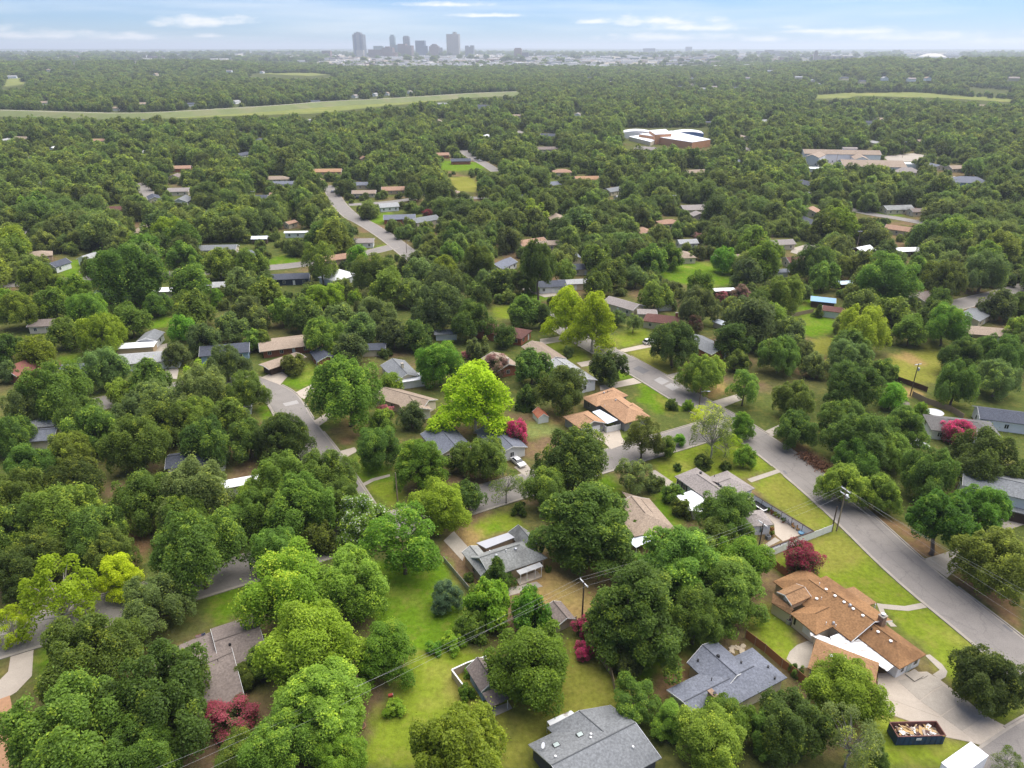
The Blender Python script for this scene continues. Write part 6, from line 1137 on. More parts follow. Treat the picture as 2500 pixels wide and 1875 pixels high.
def truck():
    z = zoomf(2100, 1640, 400 / 2212); c0, c1, c2 = z(1065, 1255, 3.3), z(1495, 950, 3.3), z(1750, 1108, 3.3); u = (c1 - c0).normalized(); n = Vector((u.y, -u.x, 0)); Wd = 2.4; L = 6.6
    ctr = c1 - u * L / 2 + n * Wd / 2; rz = math.atan2(u.y, u.x); r = empty('box_truck', (ctr.x, ctr.y, .05), rz, 'white box truck parked on the side street next to the concrete drive', 'truck'); LAND.append((ctr.x, ctr.y, 'the white box truck'))
    MB().box((0, 0, 2.05), (L, Wd, 2.4)).build('cargo_box', M_white, r); MB().box((0, 0, 3.27), (L + .06, Wd + .06, .06)).build('cargo_roof', M_whitemetal, r); MB().box((.3, .1, 3.33), (.55, .45, .08)).build('roof_hatch', M_metal, r)
    MB().box((-.4, 0, .7), (L + 1.8, 1.0, .25)).build('chassis', M_black, r)
    prism(MB(), [(-L / 2 - 1.9, .5), (-L / 2 - .08, .5), (-L / 2 - .08, 2.35), (-L / 2 - 1.2, 2.35), (-L / 2 - 1.75, 1.5), (-L / 2 - 2.0, 1.3)], 2.1).build('cab', M_white, r); MB().box((-L / 2 - 1.42, 0, 1.9), (.5, 1.9, .55)).build('windscreen', M_glass, r)
    for x in (L / 2 - 1.3, -L / 2 - 1.0):
        for y in (-.95, .95): t = inst('wheel', WM[0], r, (x, y, .45), 0, (1.4, 1.5, 1.4)); inst('rim', WM[1], t)
    for y in (-.9, .9): MB().box((L / 2 + .03, y, .95), (.05, .2, .15)).build('tail_light', pmat('tail_red', (.4, .02, .02), .4), r)
truck()
# ------------------------------------------------------------------ small things
def trampoline(px, py, rad, mat, label, frame=M_metal, rect=None):
    p = G(px, py); r = empty('trampoline', p, math.radians(-58), label, 'trampoline'); n = 18
    if rect:
        MB().box((0, 0, .8), (rect[0], rect[1], .04)).build('mat', mat, r)
        for sx, sy, dx, dy in ((0, 1, rect[0] + .3, .25), (0, -1, rect[0] + .3, .25), (1, 0, .25, rect[1]), (-1, 0, .25, rect[1])): MB().box((sx * (rect[0] / 2 + .06), sy * (rect[1] / 2 + .06), .82), (dx, dy, .07)).build('edge_pad', frame, r)
        legs = [(sx * rect[0] / 2, sy * rect[1] / 2) for sx in (-1, 1) for sy in (-1, 1)]
    else:
        MB().tube([(0, 0, .78), (0, 0, .82)], rad, n).build('mat', mat, r); MB().tube([(0, 0, .74), (0, 0, .79)], [rad * 1.12, rad * 1.1], n).build('edge_pad', frame, r); legs = [(rad * math.cos(k * 1.571), rad * math.sin(k * 1.571)) for k in range(4)]
    for x, y in legs: MB().tube([(x, y, 0), (x, y, .8)], .04, 6).build('leg', M_metal, r)
trampoline(1856, 1240, 1.6, M_black, 'black rectangular trampoline with a pale edge inside the patio wall', M_trim, (3.6, 2.2))
trampoline(2281, 1012, 2.0, M_whitemetal, 'round white trampoline beside the bright green shrub', M_trim)
def gazebo():
    p = G(2196, 1002); r = empty('gazebo', p, 0, 'hexagonal grey-brown gazebo roof below the bright elm', 'gazebo'); mb = MB(); q = [(2.3 * math.cos(k * 1.0472), 2.3 * math.sin(k * 1.0472), 2.3) for k in range(6)]
    for k in range(6): mb.poly([q[k], q[(k + 1) % 6], (0, 0, 3.3)])
    mb.poly(q[::-1]); mb.build('roof', R_pink, r)
    for k in range(6): MB().tube([(q[k][0] * .88, q[k][1] * .88, 0), (q[k][0] * .88, q[k][1] * .88, 2.32)], .08, 6).build('post', M_wood, r)
gazebo()
def patio_set():
    z = z7
    def chair(x, y, mat, label, rz):
        p = z(x, y); r = empty('patio_chair', p + Vector((0, 0, .06)), rz, label, 'chair'); MB().box((0, 0, .38), (.62, .6, .12)).build('seat', mat, r); o = MB().box((0, .28, .72), (.6, .1, .62)).build('backrest', mat, r)
        for sx in (-.26, .26):
            for sy in (-.24, .24): MB().box((sx, sy, .17), (.06, .06, .34)).build('leg', M_black, r)
            MB().box((sx * 1.15, 0, .56), (.07, .5, .06)).build('armrest', mat, r)
    gm = pmat('grey_cushion', (.30, .29, .30), .9); tm = pmat('tan_wicker', (.42, .25, .10), .8)
    chair(1430, 810, gm, 'grey cushioned chair by the patio wall next to the flower pots', .6); chair(1462, 838, gm, 'grey cushioned chair by the patio wall next to the tan wicker seat', .2); chair(1508, 878, tm, 'tan wicker chair by the patio wall beside the grey chair', .5); chair(1560, 908, tm, 'tan wicker chair by the patio wall beside the blue tub', -.3)
    p = z(1600, 948); r = empty('paddling_tub', p, 0, 'low blue plastic tub in the corner of the walled patio', 'tub'); MB().tube([(0, 0, 0), (0, 0, .35)], [.5, .58], 12).build('rim', pmat('blue_plastic', (.12, .32, .55), .5), r); MB().tube([(0, 0, .3), (0, 0, .36)], .5, 12).build('water', pmat('tub_water', (.25, .45, .6), .1), r)
    for k, (x, y, c) in enumerate([(1205, 690, 'green fern'), (1250, 718, 'red-flowered'), (1290, 745, 'pale grassy'), (1335, 760, 'yellow-leaved'), (1385, 815, 'dark leafy'), (1245, 930, 'rust-brown'), (1250, 975, 'olive')]):
        p = z(x, y); r = empty('potted_plant', p + Vector((0, 0, .05)), 0, c + ' potted plant standing on the walled patio', 'plant'); MB().tube([(0, 0, 0), (0, 0, .4)], [.2, .28], 9).build('pot', pmat('terracotta', (.34, .16, .09), .8), r)
        f = inst('foliage', KIND['bush'][0][k % 3][0], r, (0, 0, .72), 0, (.5, .5, .5)); f.color = [(*HUE['br'], 1), (.3, .12, .06, 1), (*HUE['yl'], 1), (*HUE['yg'], 1), (*HUE['dk'], 1), (.25, .11, .04, 1), (*HUE['ol'], 1)][k]
patio_set()
def misc():
    p = G(1414, 1590); r = empty('clothes_line', p, .5, 'white T-shaped clothes line post standing in the back lawn', 'clothes line'); MB().tube([(0, 0, 0), (0, 0, 2.0)], .04, 6).build('post', M_trim, r); MB().box((0, 0, 2.0), (1.4, .07, .07)).build('crossbar', M_trim, r)
    # brush pile by the kerb
    rs = np.random.RandomState(4); mb = MB(); a, b = G(1962, 1112), G(2020, 1150)
    for k in range(260):
        t = rs.rand(); q = a.lerp(b, t) + Vector((rs.normal() * .9, rs.normal() * .9, abs(rs.normal()) * .35 + .05)); d = Vector((rs.normal(), rs.normal(), rs.normal() * .4)).normalized() * rs.uniform(.4, 1.2); mb.tube([q - a, q - a + d], [.03, .012], 3, cap=False)
    n = 2600; P = np.array([list(a.lerp(b, t)) for t in rs.rand(n)]) + rs.normal(size=(n, 3)) * [.95, .95, .3] + [0, 0, .35]; P[:, 2] = np.abs(P[:, 2]); V = leaf_quads(P - np.array(a), unit(rs.normal(size=(n, 3)) + [0, 0, .6]), rs.uniform(.12, .3, n), rs)
    e = empty('brush_pile', a, 0, 'heap of brown dead cut branches beside the street', 'brush pile'); mb.build('twigs', M_bark, e)['kind'] = 'stuff'; me = quads_mesh('dead_leaves', V, pmat('dead_leaf', (.20, .095, .05), .95, .3, 2), rs.rand(n)); o = link(bpy.data.objects.new('dead_leaves', me), e); o['kind'] = 'stuff'
    for k, (x, y) in enumerate([(2334, 1432), (2395, 1509), (2156, 1399), (1897, 1263)]): pass
    p = G(955, 1712); r = empty('garden_ornament', p, .3, 'red post box with a white front beside the round bush', 'post box'); MB().box((0, 0, .55), (.1, .1, 1.1)).build('post', M_redwood, r); MB().box((0, 0, 1.25), (.7, .4, .4)).build('box', pmat('box_red', (.3, .05, .04), .6), r); MB().box((.36, 0, 1.25), (.03, .36, .36)).build('front', M_white, r)
    p = G(884, 1776); r = empty('stone_tub', p, 0, 'shallow terracotta tub on the lawn beside the tufted tree', 'tub'); MB().tube([(0, 0, 0), (0, 0, .4)], [.45, .6], 14).build('bowl', pmat('terracotta', (.34, .16, .09), .8), r); MB().tube([(0, 0, .35), (0, 0, .41)], .5, 14).build('soil', pmat('dark_soil', (.12, .08, .05), .95), r)
    for k, (x, y, w, h) in enumerate([(1502, 1357, 1.3, .8), (1497, 1373, .8, 1.0)]):
        p = G(x, y); r = empty('storage_box', p, .5 + k, ('wide' if k == 0 else 'tall') + ' white storage box on the patio behind the brick house', 'box'); MB().box((0, 0, h / 2), (w, .7, h)).build('body', M_white, r); MB().box((0, 0, h + .04), (w + .06, .76, .08)).build('lid', M_trim, r)
    # limestone slabs heaped behind the blue-grey house
    rg = random.Random(9); z = z3_
    for k in range(16):
        q = z(rg.uniform(1080, 1330), rg.uniform(230, 340)); mb = MB(); m = 6; rr = rg.uniform(.3, .7); pts = [(rr * rg.uniform(.7, 1.1) * math.cos(i * 6.283 / m), rr * rg.uniform(.7, 1.1) * math.sin(i * 6.283 / m)) for i in range(m)]; mb.hexa([(x, y, 0) for x, y in pts], [(x * .9, y * .9, rg.uniform(.12, .3)) for x, y in pts]); o = mb.build('limestone_slab', pmat('limestone', (.48, .40, .29), .9, .15, 2), None, loc=q); tag(o, 'flat tan limestone slab in the rockery behind the blue-grey house', 'stone', 'rockery slabs')
    p = G(2035, 1268)
    r = empty('mailbox', G(1640, 905), .4, 'small black mailbox on a post at the drive of the red-chimney house', 'mailbox'); MB().box((0, 0, .5), (.1, .1, 1.0)).build('post', M_wood, r); MB().box((0, 0, 1.1), (.5, .25, .25)).build('box', M_black, r)
misc()
# ------------------------------------------------------------------ scattered trees of the middle distance and the woods
def project(x, y, z):
    dz = z - H; d = CP * y - SP * dz; return 1250 + F * x / d, 937.5 - F * (SP * y + CP * dz) / d, d
def scatter():
    rs = np.random.RandomState(5); X = []; Y = []; R = []; T = []
    def ring(r0, r1, sp, Ra, Rb, tier, amax=43):
        r = r0
        while r < r1:
            n = int(2 * math.radians(amax) * r / sp); a = (np.arange(n) + rs.rand(n)) / n * 2 * math.radians(amax) - math.radians(amax); rr = r + (rs.rand(n) - .5) * sp * 1.1
            X.append(rr * np.sin(a)); Y.append(rr * np.cos(a)); R.append(rs.uniform(Ra, Rb, n) * (.8 + .4 * rs.rand(n))); T.append(np.full(n, tier)); r += sp * .9
    ring(180, 520, 9.4, 3.4, 8.2, 0); ring(520, 1000, 10.2, 3.6, 8.6, 1); ring(1000, 2300, 12.5, 4.5, 9, 1); ring(230, 1000, 8.0, 1.8, 3.3, 1); ring(2300, 4300, 21, 8.5, 13, 2); ring(4300, 9500, 60, 16, 26, 2)
    X, Y, R, T = map(np.concatenate, (X, Y, R, T)); r = np.hypot(X, Y); Z = hz(X, Y); keep = np.ones(len(X), bool)
    # thinner and open ground here and there
    dens = fbm(X / 130, Y / 130, 3, 77); keep &= ~((r > 500) & (r < 2300) & (dens > .66) & (rs.rand(len(X)) < .55))
    far = fbm(X / 260, Y / 520, 4, 21); keep &= ~((r > 3500) & (far > .50) & (rs.rand(len(X)) < .93)); keep &= ~((r > 4300) & (rs.rand(len(X)) < .5))
    px, py, d = project(X, Y, Z + R * .9); pb = project(X, Y, Z)[1]; pt = project(X, Y, Z + R * 1.6)[1]; rp = R * F / d
    keep &= ~((px > 800) & (px < 1750) & (pb < 168) & (pb > 138) & (rs.rand(len(X)) < .8))          # the open freight land below the towers
    keep &= ~((px > 2205) & (px < 2345) & (pb < 152) & (pb > 124)); keep &= ~((px > 1800) & (px < 2110) & (pb < 150) & (pb > 128) & (rs.rand(len(X)) < .7))
    for P in [p for _, p in LAWNS]:
        xs = [q[0] for q in P]; ys = [q[1] for q in P]; m = (px > min(xs) - 40) & (px < max(xs) + 40) & (pt < max(ys) + 10) & (pb > min(ys) - 10)
        i = np.where(m & keep)[0]
        if len(i):
            s = .0 if max(ys) > 300 else 0
            hit = inpoly(px[i], py[i], P) | inpoly(px[i], pb[i], P) | inpoly(px[i], pt[i] + (pb[i] - pt[i]) * .25, P)
            for f_ in (.15, .35, .55, .75, .9): hit |= inpoly(px[i], pt[i] + (pb[i] - pt[i]) * f_, P)
            if max(ys) < 310: hit |= inpoly(px[i], pt[i] - 1, P) | inpoly(px[i] - rp[i] * .6, pt[i] + 2, P) | inpoly(px[i] + rp[i] * .6, pt[i] + 2, P)
            keep[i[hit]] = False
    for e, o, w, z in RW:
        P = [tuple(project(np.array([q.x]), np.array([q.y]), np.array([0.0]))[k][0] for k in (0, 1)) for q in list(e) + list(reversed(o)) if q.y > 60]; xs = [q[0] for q in P]; ys = [q[1] for q in P]
        m = (px > min(xs) - 30) & (px < max(xs) + 30) & (pt < max(ys)) & (pb > min(ys)); i = np.where(m & keep)[0]
        if len(i):
            hit = inpoly(px[i], pb[i], P)
            for f_ in (.1, .4, .7):
                for g_ in (-.45, 0, .45): hit |= inpoly(px[i] + g_ * rp[i], pt[i] + (pb[i] - pt[i]) * f_, P)
            keep[i[hit]] = False
    for kind, P, nm in DRIVES_PX:
        i = np.where(keep & (pb < 760))[0]; hit = inpoly(px[i], pb[i], P) | inpoly(px[i], py[i], P); keep[i[hit]] = False
    for (x0, y0, x1, y1) in KEEP:
        i = np.where(keep & (px > x0 - rp * .55) & (px < x1 + rp * .55) & (pb > y0 + (y1 - y0) * .6) & (pt < y0 + (y1 - y0) * .6))[0]; keep[i] = False
        i = np.where(keep & (px > x0) & (px < x1) & (pb > y0) & (pb < y1))[0]; keep[i] = False
    tx = np.array([t[0] for t in TREES]); ty = np.array([t[1] for t in TREES]); tr = np.array([t[2] for t in TREES])
    i = np.where(keep & (r < 620))[0]
    for k in range(len(tx)):
        j = i[(np.hypot(X[i] - tx[k], Y[i] - ty[k]) < (R[i] + tr[k]) * .8)]; keep[j] = False
    # hand-placed ground: only where the photograph shows canopy between the listed trees
    keep &= ~(pb > 900)
    keep &= ~((pb > 760) & (px < 1500))
    idx = np.where(keep)[0]; print('scatter', len(idx))
    idx = idx[np.argsort(-rp[idx])]; hues = ['md', 'gy', 'lt', 'dk', 'ol', 'md', 'gy', 'yl']
    single = idx[:64]
    for n_, i in enumerate(single): tree_at(X[i], Y[i], R[i], ('oakm', 'elmm', 'oakm', 'elmm', 'far')[n_ % 5] if n_ < 58 else 'far', hues[rs.randint(len(hues))], seed=n_ if n_ >= 58 else None)
    for i in range(6): tree_at(X[idx[64 + i]], Y[idx[64 + i]], R[idx[64 + i]], 'far', hues[i], seed=i)
    rest = idx[70:]
    src = {}
    for t in TREES:
        c = [q for q in t[5].children if q.name.startswith('crown')][0]
        if t[3] in ('oakm', 'elmm', 'far') and c.data.name not in src: src[c.data.name] = (t[3], c)
    near = [o for n, (k, o) in src.items() if k in ('oakm', 'elmm')]; farl = [o for n, (k, o) in src.items() if k == 'far']; allsrc = near + farl
    vi = np.where(T[rest] == 0, rs.randint(0, len(near), len(rest)), len(near) + rs.randint(0, len(farl), len(rest)))
    Rr = R[rest]; hs = rs.uniform(.8, 1.15, len(rest)); zc = Z[rest] + Rr * hs * np.where(T[rest] == 2, .55, .92)
    m = bpy.data.meshes.new('woodland'); m.vertices.add(len(rest)); m.vertices.foreach_set('co', np.stack([X[rest], Y[rest], zc], -1).ravel())
    a = m.attributes.new('variant', 'INT', 'POINT'); a.data.foreach_set('value', vi.astype(np.int32))
    a = m.attributes.new('size', 'FLOAT_VECTOR', 'POINT'); a.data.foreach_set('vector', np.stack([Rr, Rr, Rr * hs * np.where(T[rest] == 2, .75, 1.0)], -1).ravel().astype(np.float32))
    a = m.attributes.new('turn', 'FLOAT_VECTOR', 'POINT'); a.data.foreach_set('vector', np.stack([np.zeros(len(rest)), np.zeros(len(rest)), rs.rand(len(rest)) * 6.28], -1).ravel().astype(np.float32))
    o = tag(link(bpy.data.objects.new('woodland', m)), 'dense green tree canopy covering the middle distance and the far hills', 'woodland', kind='stuff'); o.color = (.165, .210, .042, 1)
    ng = bpy.data.node_groups.new('woodland_trees', 'GeometryNodeTree'); ng.interface.new_socket('Geometry', in_out='INPUT', socket_type='NodeSocketGeometry'); ng.interface.new_socket('Geometry', in_out='OUTPUT', socket_type='NodeSocketGeometry')
    N = ng.nodes.new; L = ng.links.new; gi = N('NodeGroupInput'); go = N('NodeGroupOutput'); jn = N('GeometryNodeJoinGeometry'); iop = N('GeometryNodeInstanceOnPoints')
    for s_ in reversed(allsrc):
        oi = N('GeometryNodeObjectInfo'); oi.inputs['Object'].default_value = s_; oi.inputs['As Instance'].default_value = True; oi.transform_space = 'ORIGINAL'; L(oi.outputs['Geometry'], jn.inputs[0])
    def attr(nm, ty):
        q = N('GeometryNodeInputNamedAttribute'); q.data_type = ty; q.inputs['Name'].default_value = nm; return q.outputs[0]
    L(gi.outputs[0], iop.inputs['Points']); L(jn.outputs[0], iop.inputs['Instance']); iop.inputs['Pick Instance'].default_value = True
    L(attr('variant', 'INT'), iop.inputs['Instance Index']); L(attr('size', 'FLOAT_VECTOR'), iop.inputs['Scale']); er = N('FunctionNodeEulerToRotation'); L(attr('turn', 'FLOAT_VECTOR'), er.inputs[0]); L(er.outputs[0], iop.inputs['Rotation'])
    L(iop.outputs[0], go.inputs[0]); md = o.modifiers.new('trees', 'NODES'); md.node_group = ng
scatter()
# ------------------------------------------------------------------ the distant city
def FX(px, Y, z): return (px - 1250) / F * DEP(0, Y, z)
def FZ(py, Y):                       # height seen at photo row py at distance Y
    v = (py - 937.5) / F; return H + Y * (-v * CP - SP) / (CP - v * SP)
def tmat(name, col, glass, per=4.0):
    """facade with floors and bays too far off to count"""
    col = tuple(c * .72 for c in col); glass = tuple(c * .6 for c in glass)
    if name in MATS: return MATS[name]
    m = bpy.data.materials.new(name); m.use_nodes = True; nt = m.node_tree; N = nt.nodes.new; L = nt.links.new; b = nt.nodes['Principled BSDF']; b.inputs['Roughness'].default_value = .5
    tc = N('ShaderNodeTexCoord'); br = N('ShaderNodeTexBrick'); mp = N('ShaderNodeMapping'); mp.inputs['Rotation'].default_value = (math.pi / 2, 0, 0); L(tc.outputs['Object'], mp.inputs[0]); L(mp.outputs[0], br.inputs['Vector'])
    br.offset = 0; br.inputs['Color1'].default_value = (*glass, 1); br.inputs['Color2'].default_value = tuple(g * .8 for g in glass) + (1,); br.inputs['Mortar'].default_value = (*col, 1); br.inputs['Scale'].default_value = 1.0; br.inputs['Brick Width'].default_value = per * 1.4; br.inputs['Row Height'].default_value = per; br.inputs['Mortar Size'].default_value = per * .17
    L(br.outputs[0], b.inputs['Base Color']); MATS[name] = m; return m
def tower(x0, x1, top, Y, mat, label, base=145, side=None, parts=(), dp=None, strips=0, name='office_tower'):
    zt = FZ(top, Y); xa, xb = FX(x0, Y, zt), FX(x1, Y, zt); w = xb - xa; d = dp or w * .8; cx = (xa + xb) / 2; zb = min(FZ(base, Y), hz1(cx, Y)) - 2
    r = empty(name, (cx, Y, zb), math.radians(-6), label, 'skyscraper' if zt - zb > 70 else 'building'); MB().box((0, d / 2, (zt - zb) / 2), (w, d, zt - zb)).build('tower_body', mat, r)
    for k in range(strips): MB().box((-w / 2 + w * (k + .5) / strips, -.5, (zt - zb) / 2), (w / strips * .42, 1.0, (zt - zb) * .97)).build('window_strip', side, r)
    for (fx0, fx1, h0, h1, m2) in parts: MB().box((w * ((fx0 + fx1) / 2 - .5), d / 2, (zt - zb) + (h0 + h1) / 2), (w * (fx1 - fx0), d * .8, h1 - h0)).build('roof_block', m2 or mat, r)
    return r
C_beige = tmat('facade_beige', (.56, .50, .43), (.30, .28, .27)); C_blue = tmat('facade_blue_glass', (.11, .16, .26), (.07, .12, .22)); C_teal = tmat('facade_teal_glass', (.40, .52, .52), (.26, .40, .42)); C_brick = tmat('facade_brick', (.40, .25, .20), (.18, .13, .12)); C_grey = tmat('facade_grey', (.36, .37, .39), (.18, .20, .24)); C_cream = tmat('facade_cream', (.64, .59, .50), (.32, .30, .28)); C_pgrn = tmat('facade_pale_green', (.46, .54, .49), (.30, .40, .38)); C_dark = tmat('facade_dark', (.17, .16, .19), (.08, .08, .10))
CY = 6600
tower(859, 886, 84, CY, C_grey, 'tall grey skyscraper with a dark blue glass corner and stepped crown', parts=[(.15, .75, 0, 14, None), (.35, .55, 14, 20, None)], side=C_blue, strips=2)
tower(950, 963, 89, CY + 300, C_teal, 'slim pale teal glass tower with a notched top', parts=[(.2, .8, 0, 14, None)]); tower(983, 998, 90, CY + 100, C_grey, 'slim grey-teal tower with dark vertical glass bands', side=C_dark, strips=3, parts=[(.1, .9, 0, 8, None)])
tower(1013, 1036, 99, CY, C_blue, 'broad dark blue glass office tower'); tower(1033, 1043, 112, CY - 100, C_blue, 'low dark blue glass wing beside the broad glass tower')
tower(1047, 1070, 113, CY, C_brick, 'brown sloping-topped office block', parts=[(.15, .85, 0, 10, None), (.3, .7, 10, 18, None)]); tower(1070, 1079, 116, CY, C_beige, 'narrow beige block attached to the brown sloping one')
tower(1089, 1119, 83, CY, C_cream, 'tall pale stone tower with vertical piers and a rooftop block', parts=[(.52, .75, 0, 16, None)], side=C_beige, strips=5); tower(1135, 1156, 114, CY - 200, C_grey, 'stepped blue-grey tower with twin crowns', parts=[(0, .35, 0, 8, None), (.6, 1, 0, 10, None)], base=150)
tower(1255, 1273, 119, CY - 600, C_brick, 'round-topped brown tower standing apart from the others', parts=[(.1, .9, 0, 6, None)], base=150); tower(1274, 1290, 128, CY - 600, C_dark, 'lower dark brown block beside the round-topped tower', base=150)
tower(911, 932, 112, CY + 200, C_pgrn, 'pale green square office block'); tower(869, 886, 122, CY - 300, C_cream, 'low beige block at the foot of the tall grey skyscraper', base=150); tower(898, 932, 121, CY - 300, C_brick, 'wide pinkish brick office block', base=150); tower(931, 958, 116, CY - 300, C_brick, 'stepped brick office block between the teal towers', base=150, parts=[(.3, .7, 0, 8, None)])
tower(952, 971, 109, CY - 200, C_pgrn, 'pale green glass block in front of the slim teal tower', base=150); tower(970, 1004, 111, CY - 350, C_brick, 'broad brown hotel block below the grey-teal tower', base=150, parts=[(.0, .55, 0, 12, None)]); tower(936, 966, 128, CY - 700, C_brick, 'low brick courthouse-like block in front of the towers', base=155)
tower(1333, 1401, 143, CY - 1500, C_cream, 'long cream hospital block standing apart from the downtown towers', base=160, dp=40); tower(1503, 1560, 141, CY - 1500, C_grey, 'long blue-grey campus block', base=160, dp=40); tower(1424, 1458, 133, CY, C_cream, 'pale low office row beyond the hospital', base=140, dp=40)
tower(1824, 1860, 144, CY - 2000, C_beige, 'tan mid-rise campus block above the wooded hill', base=160, dp=40); tower(1905, 1947, 140, CY - 2000, C_brick, 'tan and brick hospital wing above the wooded hill', base=160, dp=40); tower(1989, 1998, 127, CY - 2000, C_beige, 'slender tan clock-like tower above the wooded hill', base=160, dp=14, parts=[(.2, .8, 0, 8, None)]); tower(2003, 2085, 137, CY - 2000, C_beige, 'long tan exhibition building beside the slender tower', base=160, dp=60, side=C_dark, strips=6)
tower(1850, 1916, 125, CY + 600, C_cream, 'pale cluster of hospital towers on the skyline', base=140, dp=60, parts=[(.3, .6, 0, 10, None)]); tower(1571, 1600, 118, CY + 2500, C_grey, 'grey skyline block with uneven roof steps', base=128, dp=80); tower(1675, 1690, 114, CY + 4000, C_grey, 'tiny far pair of towers on the horizon', base=122, dp=60); tower(785, 806, 124, CY - 400, C_brick, 'brick block beside the tall grey skyscraper', base=140, dp=40)
def arena():
    Y = 5200; zb = FZ(146, Y); x0, x1 = FX(2239, Y, zb), FX(2309, Y, zb); R_ = (x1 - x0) / 2; r = empty('domed_arena', ((x0 + x1) / 2, Y, zb - 3), 0, 'broad cream domed arena above the wooded hill', 'arena'); hh = FZ(129, Y) - zb
    MB().tube([(0, 0, -10), (0, 0, 3 + hh * .25)], R_, 32).build('drum', C_cream, r); MB().tube([(0, 0, 3 + hh * .25), (0, 0, 3 + hh * .55), (0, 0, 3 + hh * .8), (0, 0, 3 + hh * .93)], [R_ * 1.02, R_ * .8, R_ * .48, R_ * .12], 32).build('dome', pmat('dome_cream', (.62, .58, .50), .7), r, smooth=True); MB().tube([(0, 0, 3 + hh * .9), (0, 0, 3 + hh)], R_ * .12, 12).build('lantern', C_cream, r)
arena()
def lowrise():
    rs = random.Random(12); ms = [pmat('far_white_roof', (.68, .66, .62), .8), pmat('far_tan', (.54, .46, .37), .8), pmat('far_grey', (.40, .40, .40), .8), C_cream, C_brick, pmat('far_sand', (.60, .50, .40), .8)]
    nm = ['white', 'tan', 'grey', 'cream', 'brick', 'sand-coloured']
    zones = [(800, 1330, 140, 164, 130, 'on the freight land below the downtown towers'), (1330, 1900, 136, 160, 80, 'in the low town around the cream hospital block'), (0, 800, 124, 146, 45, 'on the flat land beyond the levee woods'), (1700, 2500, 122, 142, 35, 'beyond the wooded hill')]
    for x0, x1, y0, y1, n, wh in zones:
        for k in range(n):
            px, py = rs.uniform(x0, x1), rs.uniform(y0, y1); lo, hi = 2500.0, 14000.0
            for _ in range(30):             # where that row meets the terrain
                m = (lo + hi) / 2; zz = hz1(FX(px, m, 20), m)
                if FZ(py, m) > zz: lo = m
                else: hi = m
            Y = lo; X = FX(px, Y, 20); i = rs.randrange(len(ms)); w = rs.uniform(30, 120) * Y / 6000; hgt = rs.uniform(6, 14) * (1 if wh.startswith('on the freight') else 1.3); z0 = hz1(X, Y)
            r = empty('low_building', (X, Y, z0 - 1), rs.uniform(-.3, .3), f'low {nm[i]} building {wh}', 'building', f'low {nm[i]} buildings {wh}')
            MB().box((0, 0, hgt / 2), (w, w * rs.uniform(.4, .9), hgt)).build('wall', ms[i], r); MB().box((0, 0, hgt + .4), (w * .98, w * .38, .8)).build('roof', ms[rs.choice((0, 1, 5))], r)
lowrise()
def low_town():
    rs = random.Random(77); ms = [pmat('far_white_roof', (.68, .66, .62), .8), pmat('far_sand', (.60, .50, .40), .8)]; mb = MB()
    for k in range(950):
        px, py = rs.choice(((rs.uniform(700, 1900), rs.uniform(136, 166)), (rs.uniform(850, 1500), rs.uniform(140, 166)), (rs.uniform(0, 2500), rs.uniform(122, 150)), (rs.uniform(0, 2500), rs.uniform(122, 140)))); lo, hi = 2500.0, 14000.0
        for _ in range(26):
            m = (lo + hi) / 2
            if FZ(py, m) > hz1(FX(px, m, 20), m): lo = m
            else: hi = m
        X = FX(px, lo, 20); w = rs.uniform(18, 70) * lo / 5000; h = rs.uniform(6, 13); mb.box((X, lo, hz1(X, lo) + h / 2 - 1), (w, w * rs.uniform(.4, 1.2), h), rs.uniform(-.4, .4))
    tag(mb.build('low_town', ms[0]), 'pale specks of low roofs spread over the far town', 'town', kind='stuff')
low_town()
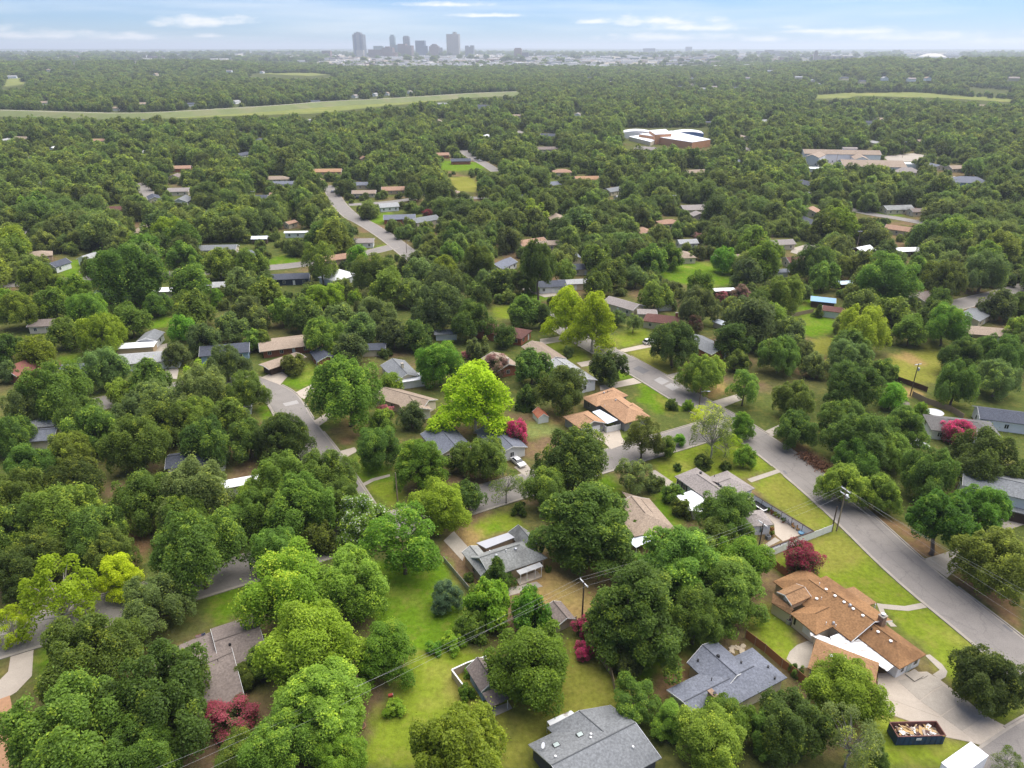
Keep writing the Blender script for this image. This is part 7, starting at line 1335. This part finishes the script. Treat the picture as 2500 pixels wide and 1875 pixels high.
# ------------------------------------------------------------------ haze
def haze():
    b = MB().box((0, 0, 98), (62000, 62000, 275)); m = bpy.data.materials.new('haze'); m.use_nodes = True; nt = m.node_tree; nt.nodes.clear(); out = nt.nodes.new('ShaderNodeOutputMaterial'); v = nt.nodes.new('ShaderNodeVolumePrincipled')
    v.inputs['Color'].default_value = (.86, .93, 1.0, 1); v.inputs['Density'].default_value = HAZE; v.inputs['Anisotropy'].default_value = 0.3; nt.links.new(v.outputs[0], out.inputs['Volume'])
    o = b.build('haze', m); tag(o, 'pale blue haze lying over the whole plain', 'haze', kind='stuff')
HAZE = 0.000095
haze()
# ------------------------------------------------------------------ labels of the trees: look first, then the nearest landmark
for x, y, ph in ((G(1700, 1010).x, G(1700, 1010).y, 'the street corner'),): LAND.append((x, y, ph))
LAND += [(G(700, 985).x, G(700, 985).y, 'the bend of the curving street'), (G(1030, 1560).x, G(1030, 1560).y, 'the open back lawn'), (G(1700, 670).x, G(1700, 670).y, 'the bright green meadow'), (G(2240, 900).x, G(2240, 900).y, 'the dry back yard'), (G(300, 1500).x, G(300, 1500).y, 'the shaded lower street'), (G(2300, 1380).x, G(2300, 1380).y, 'the drive across the street'),
         (G(970, 590).x, G(970, 590).y, 'the round end of the far road'), (G(60, 1250).x, G(60, 1250).y, 'the dense oak grove'), (G(2000, 1100).x, G(2000, 1100).y, 'the brush pile')]
from collections import defaultdict
grp = defaultdict(list)
for (x, y, R, kd, hue, r) in TREES:
    ph = min(LAND, key=lambda l: (l[0] - x) ** 2 + (l[1] - y) ** 2)[2]
    noun = {'bush': 'bush', 'crape': 'crape myrtle'}.get(kd, 'tree'); size = '' if kd in ('bush', 'crape') else ('small ' if R < 3.6 else 'medium-sized ' if R < 5.6 else 'big ' if R < 8 else 'huge ')
    lab = f"{size}{SHAPE[kd]} {LOOK[hue]} {noun} near {ph}"; grp[lab].append(r); r['category'] = 'shrub' if kd == 'bush' else 'tree'
for lab, rs_ in grp.items():
    for r in rs_:
        r['label'] = lab
        if len(rs_) > 1: r['group'] = lab.split(' near ')[0].split(' ', 1)[-1] + 's near ' + lab.split(' near ')[1]
